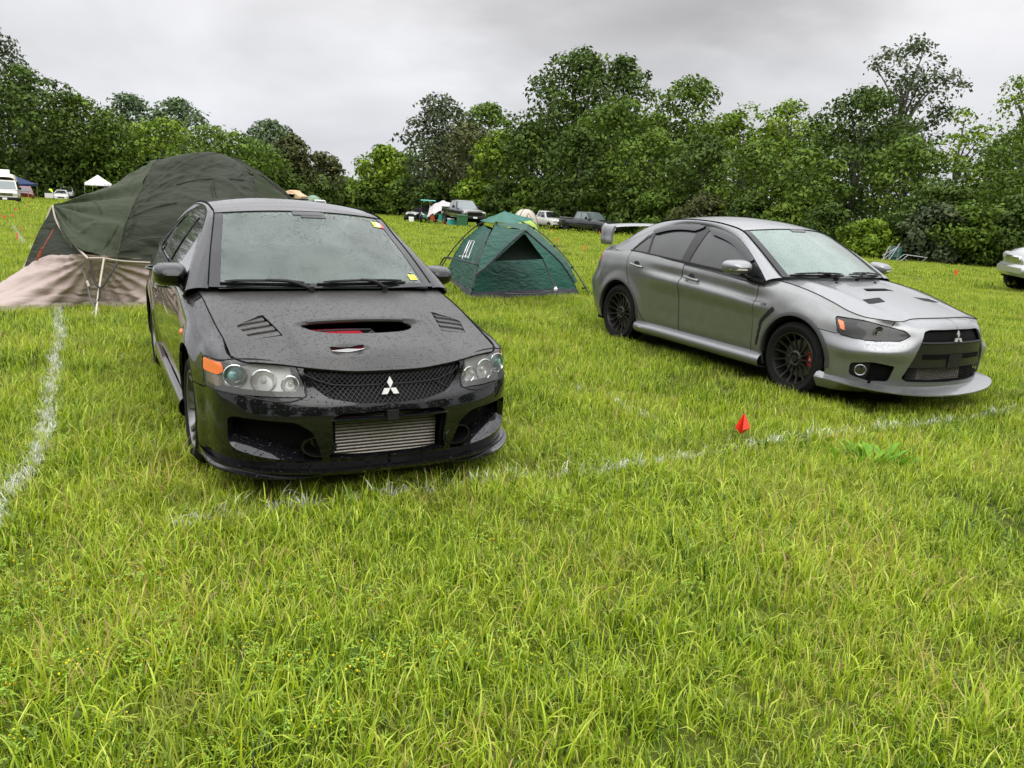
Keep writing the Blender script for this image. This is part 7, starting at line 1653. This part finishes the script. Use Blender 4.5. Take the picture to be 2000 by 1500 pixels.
C_white = cloth('white_canopy_cloth', (.72, .70, .72), 1.5, .3, .6, (.62, .60, .63)); C_blue = cloth('blue_canopy_cloth', (.010, .025, .075), 1.5, .3, .6, (.015, .035, .10)); C_blue2 = cloth('bright_blue_canopy_cloth', (.03, .10, .32), 1.5, .3, .6)
canopy(194, 101, 2.3, 3.4, 2.4, C_white, 'white peaked canopy in front of the left wood', yaw=.1)
canopy(34, 96, 3.4, 2.75, 1.95, C_blue, 'dark blue canopy behind the cream camper van', yaw=.25); canopy(133, 131, 3.0, 3.2, 2.2, C_blue2, 'small bright blue canopy over the white pickup', yaw=.1)
def small_car(px, Y, yaw, paint, label, sc=1.):
    root = empty('parked_car', tuple(yat(px, Y)), yaw, label, 'car'); root.scale = (sc,)*3
    body_loft([(-2.3,.45,1.0,.82,0),(-2.15,.35,1.05,.92,0),(.9,.34,1.05,.92,0),(1.6,.36,1.0,.91,.03),(2.1,.40,.86,.85,.02),(2.25,.44,.75,.78,.0)], root, paint); cabin(root, -2.2, -1.9, .3, 1.05, 1.02, 1.62, .88, .66, paint, G_dark, (.35, .68))
    for sg in (1, -1):
        bevbox('headlight', (2.02,.5 if sg > 0 else -.82,.72), (2.2,.82 if sg > 0 else -.5,.88), L_far, root)
        for x in (1.4, -1.4): far_wheel(root, x, sg*.8, .35)
    return root
small_car(50, 99, radians(-60), P_redv, 'dark red car standing under the dark blue canopy')
# rooftop tent on a vehicle
rt_ = small_car(577, 97, radians(-62), P_char, 'dark off roader carrying a tan rooftop tent, behind the black saloon roof', 1.02)
def rooftop_tent():
    q = yat(577, 97); root = empty('rooftop_tent', (q[0], q[1], q[2]+1.72), radians(-20), 'tan folding rooftop tent opened on top of the dark off roader', 'tent'); m = cloth('tan_canvas', (.50, .36, .22), 3, .4, .8, (.58, .44, .29))
    prof = [(-1.25,0),(-1.20,.42),(-.85,.78),(-.3,.95),(.2,.90),(.55,.62),(1.0,.42),(1.3,.30),(1.25,.05)]
    rows = [[(x*s, y, z*s) for x, z in prof] for y, s in ((-.72,.86),(-.62,1),(.62,1),(.72,.86))]; mb = MB(); mb.grid(np.array(rows)); b = len(prof); mb.F += [tuple(range(b)), tuple(3*b+i for i in reversed(range(b)))]; mb.I += [0, 0]; mb.build('canvas', m, root, sharp=30)
    bevbox('tent_floor', (-1.3,-.75,-.12), (1.35,.75,.02), M_plastic, root); boxpart('tent_window', (-.35,-.78,.12), (.35,-.70,.45), M_dark, root); mb = MB(); mb.add([(-.45,-.72,.62),(.45,-.72,.55),(.55,-1.25,.50),(-.5,-1.25,.58)], [(0,1,2,3)]); mb.build('window_awning', m, root, smooth=False)
rooftop_tent()
def small_dome(px, Y, w_, h_, m, label, m2=None, poles=True):
    root = empty('dome_tent', tuple(yat(px, Y)), .3, label, 'tent'); rows = []
    for u in np.linspace(0, 1, 9):
        a = u*pi/2; r = cos(a)**.8*w_/2 if u < 1 else .02; row = []
        for k in range(24):
            t = 2*pi*k/24; sq = 1/(abs(cos(t))**3+abs(sin(t))**3)**(1/3.); row.append((cos(t)*r*sq, sin(t)*r*sq, sin(a)*h_))
        rows.append(row)
    mb = MB(); mb.grid(np.array(rows), cv=True, flip=True); mb.build('fly', m, root)
    for t in (pi/4, 3*pi/4, 5*pi/4, 7*pi/4):
        sq = 1/(abs(cos(t))**3+abs(sin(t))**3)**(1/3.); mb = MB(); mb.tube([(cos(t)*sq*cos(a)**.8*(w_/2+.02), sin(t)*sq*cos(a)**.8*(w_/2+.02), sin(a)*(h_+.02)) for a in np.linspace(0, pi/2, 9)], .02, 5); mb.build('pole', C_tpole, root)
    mb = MB()
    for s in (-1, 1):
        P = []
        for a, t in ((.25,-1.85),(.25,-1.3),(.7,-1.35),(.95,-1.57),(.7,-1.8)):
            tt = t+s*.0+(0 if s < 0 else 0); sq = 1/(abs(cos(tt))**3+abs(sin(tt))**3)**(1/3.); P.append((cos(tt)*sq*cos(a)**.8*(w_/2+.03), sin(tt)*sq*cos(a)**.8*(w_/2+.03), sin(a)*(h_+.01)))
        if s < 0: mb.add(P, [(0,1,2,3,4)])
    mb.build('door_mesh', m2 or C_grpole, root, smooth=False); return root
small_dome(1025, 74, 2.3, 1.75, cloth('cream_tent_cloth', (.46, .42, .35), 3, .4, .7, (.55, .5, .43)), 'cream dome tent beside the white pickup')
small_dome(1022, 52, 2.0, .95, cloth('lime_tent_cloth', (.30, .42, .08), 3, .4, .7), 'low lime green tent partly hidden by the teal tent', cloth('lime_tent_grey', (.35, .38, .25), 3, .3))
small_dome(612, 112, 3.0, 2.3, cloth('sage_tent_cloth', (.20, .28, .20), 3, .4, .7), 'sage green dome tent behind the distant white pickup')
# tarp shelter camp
def tarp(px, Y):
    root = empty('tarp_shelter', tuple(yat(px, Y)), 0, 'pale grey tarp shelter sagging beside the lifted black pickup', 'shelter'); rows = []
    for u in np.linspace(-1, 1, 15): rows.append([(u*.95, v*1.0, 1.05+.55*(1-abs(u-.3)**1.4*.75)+.42*v-.14*(1-v*v)+.04*sin(u*9)) for v in np.linspace(-1, 1, 9)])
    mb = MB(); mb.grid(np.array(rows)); mb.build('tarp', cloth('pale_tarp', (.45, .43, .42), 2, .6, .7, (.36, .34, .34)), root)
    for x, y, z in ((-.92,-.97,.8),(.92,-.97,.95),(.92,.97,1.75),(-.92,.97,1.6)): mb = MB(); mb.tube([(x, y, 0), (x, y, z)], .025, 6); mb.build('pole', M_chrome, root)
    return root
tarp(857, 71)
def chair(px, Y, col, label, yaw=0, s=1.):
    root = empty('camp_chair', tuple(yat(px, Y)), yaw, label, 'chair'); root.scale = (s,)*3; m = mat_once('chair_cloth_'+label.split()[0], col, .8)
    bevbox('seat', (-.26,-.24,.40), (.26,.24,.44), m, root, .015); mb = MB(); mb.grid(np.array([[(-.26,.22,.44),(-.27,.34,.92)],[(0,.26,.43),(0,.38,.90)],[(.26,.22,.44),(.27,.34,.92)]])); mb.build('backrest', m, root)
    for x, y in ((-.25,-.22),(.25,-.22),(.25,.24),(-.25,.24)): mb = MB(); mb.tube([(x*1.1, y*1.1, 0), (x, y, .42)], .014, 5); mb.build('leg', C_grpole, root)
chair(847, 69.5, (.45, .08, .03), 'orange red folding chair under the tarp shelter', 2.6, .85); chair(861, 68.8, (.05, .45, .42), 'teal folding chair in front of the tarp shelter', 3.4, .95); chair(869, 69.5, (.12, .10, .09), 'dark folding chair under the right of the tarp shelter', 2.9, .85)
def crate(px, Y, sz, m, name, label, cat, lid=None):
    root = empty(name, tuple(yat(px, Y)), .2, label, cat); w_, d_, h_ = sz; bevbox('tub', (-w_/2,-d_/2,0), (w_/2,d_/2,h_*.84), m, root, .03); bevbox('lid', (-w_/2-.02,-d_/2-.02,h_*.84), (w_/2+.02,d_/2+.02,h_), lid or m, root, .03)
    for sg in (1, -1): mb = MB(); mb.tube([(sg*w_/2,-.1,h_*.6),(sg*(w_/2+.05),-.08,h_*.62),(sg*(w_/2+.05),.08,h_*.62),(sg*w_/2,.1,h_*.6)], .012, 5); mb.build('handle', M_plastic, root)
crate(884, 67, (.85,.45,.62), mat('teal_cooler', (.05, .42, .40), .5), 'cooler', 'teal cooler box with white lid standing below the lifted pickup', 'cooler', M_white)
crate(902, 63, (.75,.6,.98), mat('green_bin', (.02, .10, .035), .5), 'storage_bin', 'dark green bin standing by the lifted pickup front wheel', 'bin'); crate(803, 70, (.4,.4,.5), M_white, 'white_bag', 'small white bundle on the grass left of the buggy', 'bag'); crate(877.5, 67.5, (.3,.35,.5), mat('pale_crate', (.6, .62, .6), .6), 'pale_crate', 'pale box between chairs and teal cooler', 'box')
def buggy(px, Y, yaw, roofm, label, sc=1., accent=None, roof=True):
    root = empty('utility_buggy', tuple(yat(px, Y)), yaw, label, 'buggy'); root.scale = (sc,)*3
    body_loft([(-1.5,.45,.85,.62,0),(-1.4,.35,.9,.68,0),(-.4,.32,.75,.68,0),(.5,.32,.72,.68,0),(1.0,.36,.95,.66,.03),(1.45,.42,.80,.56,.02)], root, P_blk)
    bevbox('seat', (-.5,-.55,.70), (0,.55,.86), M_plastic, root); bevbox('seat_back', (-.62,-.55,.85), (-.5,.55,1.3), M_plastic, root)
    for x, y, x2 in ((.85,.58,.35),(.85,-.58,.35),(-.75,.58,-.75),(-.75,-.58,-.75)): mb = MB(); mb.tube([(x, y, .8), (x2, y*.95, 1.85)], .025, 6); mb.build('roof_post', M_plastic, root)
    if roof: bevbox('roof', (-.85,-.62,1.85), (.5,.62,1.93), roofm, root)
    bevbox('front_panel', (1.38,-.45,.52), (1.47,.45,.78), accent or M_plastic, root)
    for sg in (1, -1):
        bevbox('headlight', (1.36,.30 if sg > 0 else -.5,.70), (1.49,.5 if sg > 0 else -.30,.82), L_far, root)
        for x in (1.0, -1.0): far_wheel(root, x, sg*.62, .30)
buggy(835, 72.5, radians(-82), mat('teal_roof', (.12, .45, .42), .4), 'black utility buggy with flat teal roof', 1.05, mat('teal_panel', (.06, .22, .22), .4)); buggy(814, 75, radians(-105), M_plastic, 'dark buggy parked left of the teal roofed one', 1.0, None, False)
# person in a high visibility jacket leaning into the coupe
def person(px, Y, label):
    root0 = yat(px, Y); J = {'pel': (0,0,.92), 'ch': (.16,0,1.22), 'nk': (.30,0,1.40), 'hd': (.36,0,1.50), 'ls': (.24,.19,1.34), 'rs': (.24,-.19,1.34), 'le': (.42,.26,1.12), 're': (.42,-.26,1.12), 'lh': (.62,.20,1.02), 'rh': (.62,-.20,1.02), 'lk': (.06,.11,.50), 'rk': (.04,-.11,.50), 'lf': (0,.12,.05), 'rf': (-.04,-.12,.05)}
    skin = mat_once('person_skin', (.45, .26, .18), .6); jac = mat('hivis_jacket', (.55, .75, .02), .6); tro = mat('dark_trousers', (.03, .03, .035), .8)
    mb = MB()
    def tb(ks, rs_, mi): mb.mi = mi; mb.tube(list(spline([J[k] for k in ks], n=3)) if len(ks) > 2 else [J[k] for k in ks], list(np.interp(np.linspace(0, 1, 3*(len(ks)-1)+1), np.linspace(0, 1, len(ks)), rs_)) if len(ks) > 2 else rs_, 10)
    tb(['pel','lk','lf'], [.10,.07,.05], 2); tb(['pel','rk','rf'], [.10,.07,.05], 2); tb(['pel','ch','nk'], [.15,.19,.07], 1); tb(['nk','ls','le','lh'], [.08,.075,.055,.04], 1); tb(['nk','rs','re','rh'], [.08,.075,.055,.04], 1)
    mb.mi = 0; mb.lathe([(-.11,.02),(-.08,.07),(0,.085),(.07,.08),(.11,.04),(.12,.001)], 14, (.37,0,1.52), axis='z')
    for s in (1, -1): mb.mi = 0; mb.lathe([(-.04,.01),(0,.035),(.05,.03),(.09,.005)], 8, (.63,s*.20,1.0), axis='x')
    for s in (1, -1): mb.mi = 2; mb.box((-.08 if s < 0 else -.04, s*.12-.05, 0), (.20 if s < 0 else .22, s*.12+.05, .08))
    o = mb.build('person', [skin, jac, tro], None); o.location = root0; o.rotation_euler = (0, 0, radians(165)); tag(o, label, 'person')
    mb = MB(); mb.lathe([(-.02,.088),(.04,.09),(.10,.06),(.125,.001)], 14, (.365,0,1.53), axis='z'); mb.box((.40,-.06,1.53), (.52,.06,1.545)); h = mb.build('cap', M_plastic, o)
person(103, 110.3, 'person in a yellow high visibility jacket leaning over the open door of the coupe')
# silver off-roader at the right edge
def suv(px, Y, yaw, label):
    root = empty('off_roader', tuple(yat(px, Y)), yaw, label, 'car'); P = P_silv
    body_loft([(-2.3,.50,1.15,.86,0),(-2.15,.42,1.22,.93,0),(.6,.42,1.24,.94,0),(1.1,.44,1.24,.93,.03),(1.5,.50,1.21,.92,.04),(1.75,.52,1.16,.89,.04),(1.93,.54,1.05,.80,.02),(2.02,.56,.90,.68,.01)], root, P); cabin(root, -2.2, -1.95, .1, .8, 1.20, 1.80, .90, .68, P, G_dark, (.34, .67))
    bevbox('front_bumper', (1.78,-.91,.46), (2.10,.91,.80), P, root, .10); bevbox('grille', (1.98,-.48,.82), (2.06,.48,1.0), M_chrome, root)
    for sg in (1, -1):
        bevbox('headlight', (1.70,.55 if sg > 0 else -.90,.88), (1.98,.90 if sg > 0 else -.55,1.08), mat_once('dull_headlight', (.35, .34, .31), .4, 0., .3), root, .05); bevbox('indicator', (1.74,.80 if sg > 0 else -.93,.89), (1.90,.93 if sg > 0 else -.80,1.06), M_orange, root, .03)
        for x in (1.45, -1.40): far_wheel(root, x, sg*.82, .39, P_silv, .26, 6); arch_ring(root, x, sg*.915, .40, .43, M_dark)
        bevbox('door_mirror', (.55,.94 if sg > 0 else -1.14,1.22), (.70,1.14 if sg > 0 else -.94,1.40), M_plastic, root)
    return root
suv(2126, 21.8, radians(170), 'silver off roader whose nose enters the photo at the right edge')
# folded metal frames and barrel
def frames():
    root = empty('metal_frame', tuple(yat(1737, 45.5)), .1, 'folded grey metal frame leaning on the dark green barrel', 'frame'); gm = mat('galvanised_tube', (.30, .31, .31), .4, .6)
    for a, b in (((-.45,0,0),(.0,.2,.85)),((-.05,0,0),(-.02,.1,.9)),((-.45,0,.0),(.5,.3,.78)),((-.02,0,.1),(.55,.2,1.0)),((-.35,.2,.3),(.35,.2,.72)),((.45,.1,0),(.5,.1,.75))):
        mb = MB(); mb.tube([a, b], .022, 6); mb.build('frame_tube', gm, root)
    r2 = empty('metal_frame', tuple(yat(1782, 45)), 0, 'low grey metal frame lying on the grass right of the barrel', 'frame')
    for a, b in (((-.75,0,0),(-.3,0,.42)),((-.3,0,.42),(.75,0,.34)),((.75,0,.34),(.45,.1,0)),((-.3,.5,.42),(.75,.5,.34)),((-.75,.5,0),(-.3,.5,.42)),((-.5,0,.22),(-.3,0,.1))):
        mb = MB(); mb.tube([a, b], .020, 6); mb.build('frame_tube', gm, r2)
    r3 = empty('barrel', tuple(yat(1746, 46.2)), 0, 'dark green barrel standing at the wood edge behind metal frames', 'barrel'); mb = MB(); mb.lathe([(0,.30),(.02,.33),(.25,.34),(.27,.355),(.30,.34),(.55,.34),(.57,.355),(.60,.34),(.78,.32),(.80,.30)], 24, axis='z'); mb.build('drum', mat('barrel_green', (.02, .09, .07), .45), r3)
    mb = MB(); mb.lathe([(.80,.31),(.83,.30),(.84,.001)], 24, axis='z'); mb.build('lid', mat_once('barrel_lid', (.05, .06, .06), .5), r3)
frames()
# marker flags
M_flag = mat('orange_flag', (.85, .12, .03), .55); M_flag2 = mat('red_flag', (.80, .05, .025), .5); M_wire = mat('flag_wire', (.25, .25, .25), .4, .5)
def flag(px, py, hpx, label, group=None, m=M_flag, near=False):
    p = ground_at(px, py); D = p[1]; root = empty('marker_flag', tuple(p), (px*1.7) % 3, label, 'flag', group); k = hpx/1576*D; s = max(.10, min(.35, k)); h = .10 if near else .10
    mb = MB(); mb.tube([(0, 0, -.05), (0, 0, h+s)], .0035, 5); mb.build('wire', M_wire, root)
    w_ = s*.5; rows = []
    for u in np.linspace(0, 1, 6): rows.append([(u*w_*.8, .03*sin(u*5)*s/.1*.5, h+s*(1-.5*u)), (u*w_*.8, .03*sin(u*5+.6)*s/.1*.5, h+s*.02+s*.40*u)])
    for a in (1.2,): mb = MB(); mb.grid(np.array(rows)); mb.xf(Matrix.Rotation(a, 4, 'Z')); mb.build('flag_cloth', m, root, sharp=20)
    return root
def near_flag():
    p = ground_at(1452, 866); root = empty('marker_flag', tuple(p), 0, 'bright red pin flag folded like a pyramid, nearest to the camera', 'flag')
    b = at(1447, 848, p[1]); t = at(1454, 806, p[1]); l = at(1435, 834, p[1]-.03); r = at(1466, 836, p[1]+.02); f = at(1451, 840, p[1]-.07); q = np.array(p)
    mb = MB(); mb.tube([(0, 0, -.04), tuple(t-q)], .003, 6); mb.build('wire', M_wire, root)
    mb = MB(); mb.add([t-q, l-q, b-q, f-q, r-q], [(0, 1, 2), (0, 2, 3), (0, 3, 4), (3, 2, 4)]); mb.build('flag_cloth', M_flag2, root, smooth=False)
near_flag()
FL = [(54,388,6,'tiny orange flag highest of the row right of the camper van'),(55,397,6,'tiny orange flag second of the row right of the camper van'),(54,408,7,'tiny orange flag lowest of the row right of the camper van'),(30,417,9,'orange flag just below the camper van front wheel'),(25,430,9,'orange flag leaning at the top of the far chalk line'),(12,434,10,'orange flag left of the far chalk line top'),(3,430,6,'orange flag cut by the left edge of the photo'),(45,460,11,'tilted orange flag at the bend of the far chalk line'),(36,478,15,'largest upright orange flag on the left field'),
 (867,447,6,'lower flag of the orange cluster below the storage bin'),(873,441,6,'middle flag of the orange cluster below the storage bin'),(866,435,4,'tiny upper flag of the orange cluster below the storage bin'),(1078,455,7,'small orange flag below the white pickup'),(1088,478,10,'orange flag right beside the teal tent pole'),(1142,496,13,'large orange flag left of the grey saloon rear wing'),(1170,460,7,'small orange flag below the charcoal pickup'),
 (1703,496,8,'red orange flag left of the metal frames'),(1775,511,9,'orange flag in the grass below the metal frames'),(1868,545,15,'tallest orange flag between bonnet and off roader'),(1882,501,7,'small reddish flag against the dark wood'),(1897,513,9,'reddish flag at the grass edge left of the off roader'),(1798,503,6,'small orange flag at the right leg of the low frame')]
for px, py, h_, lab in FL: flag(px, py, h_, lab, 'orange marker flags over the meadow')
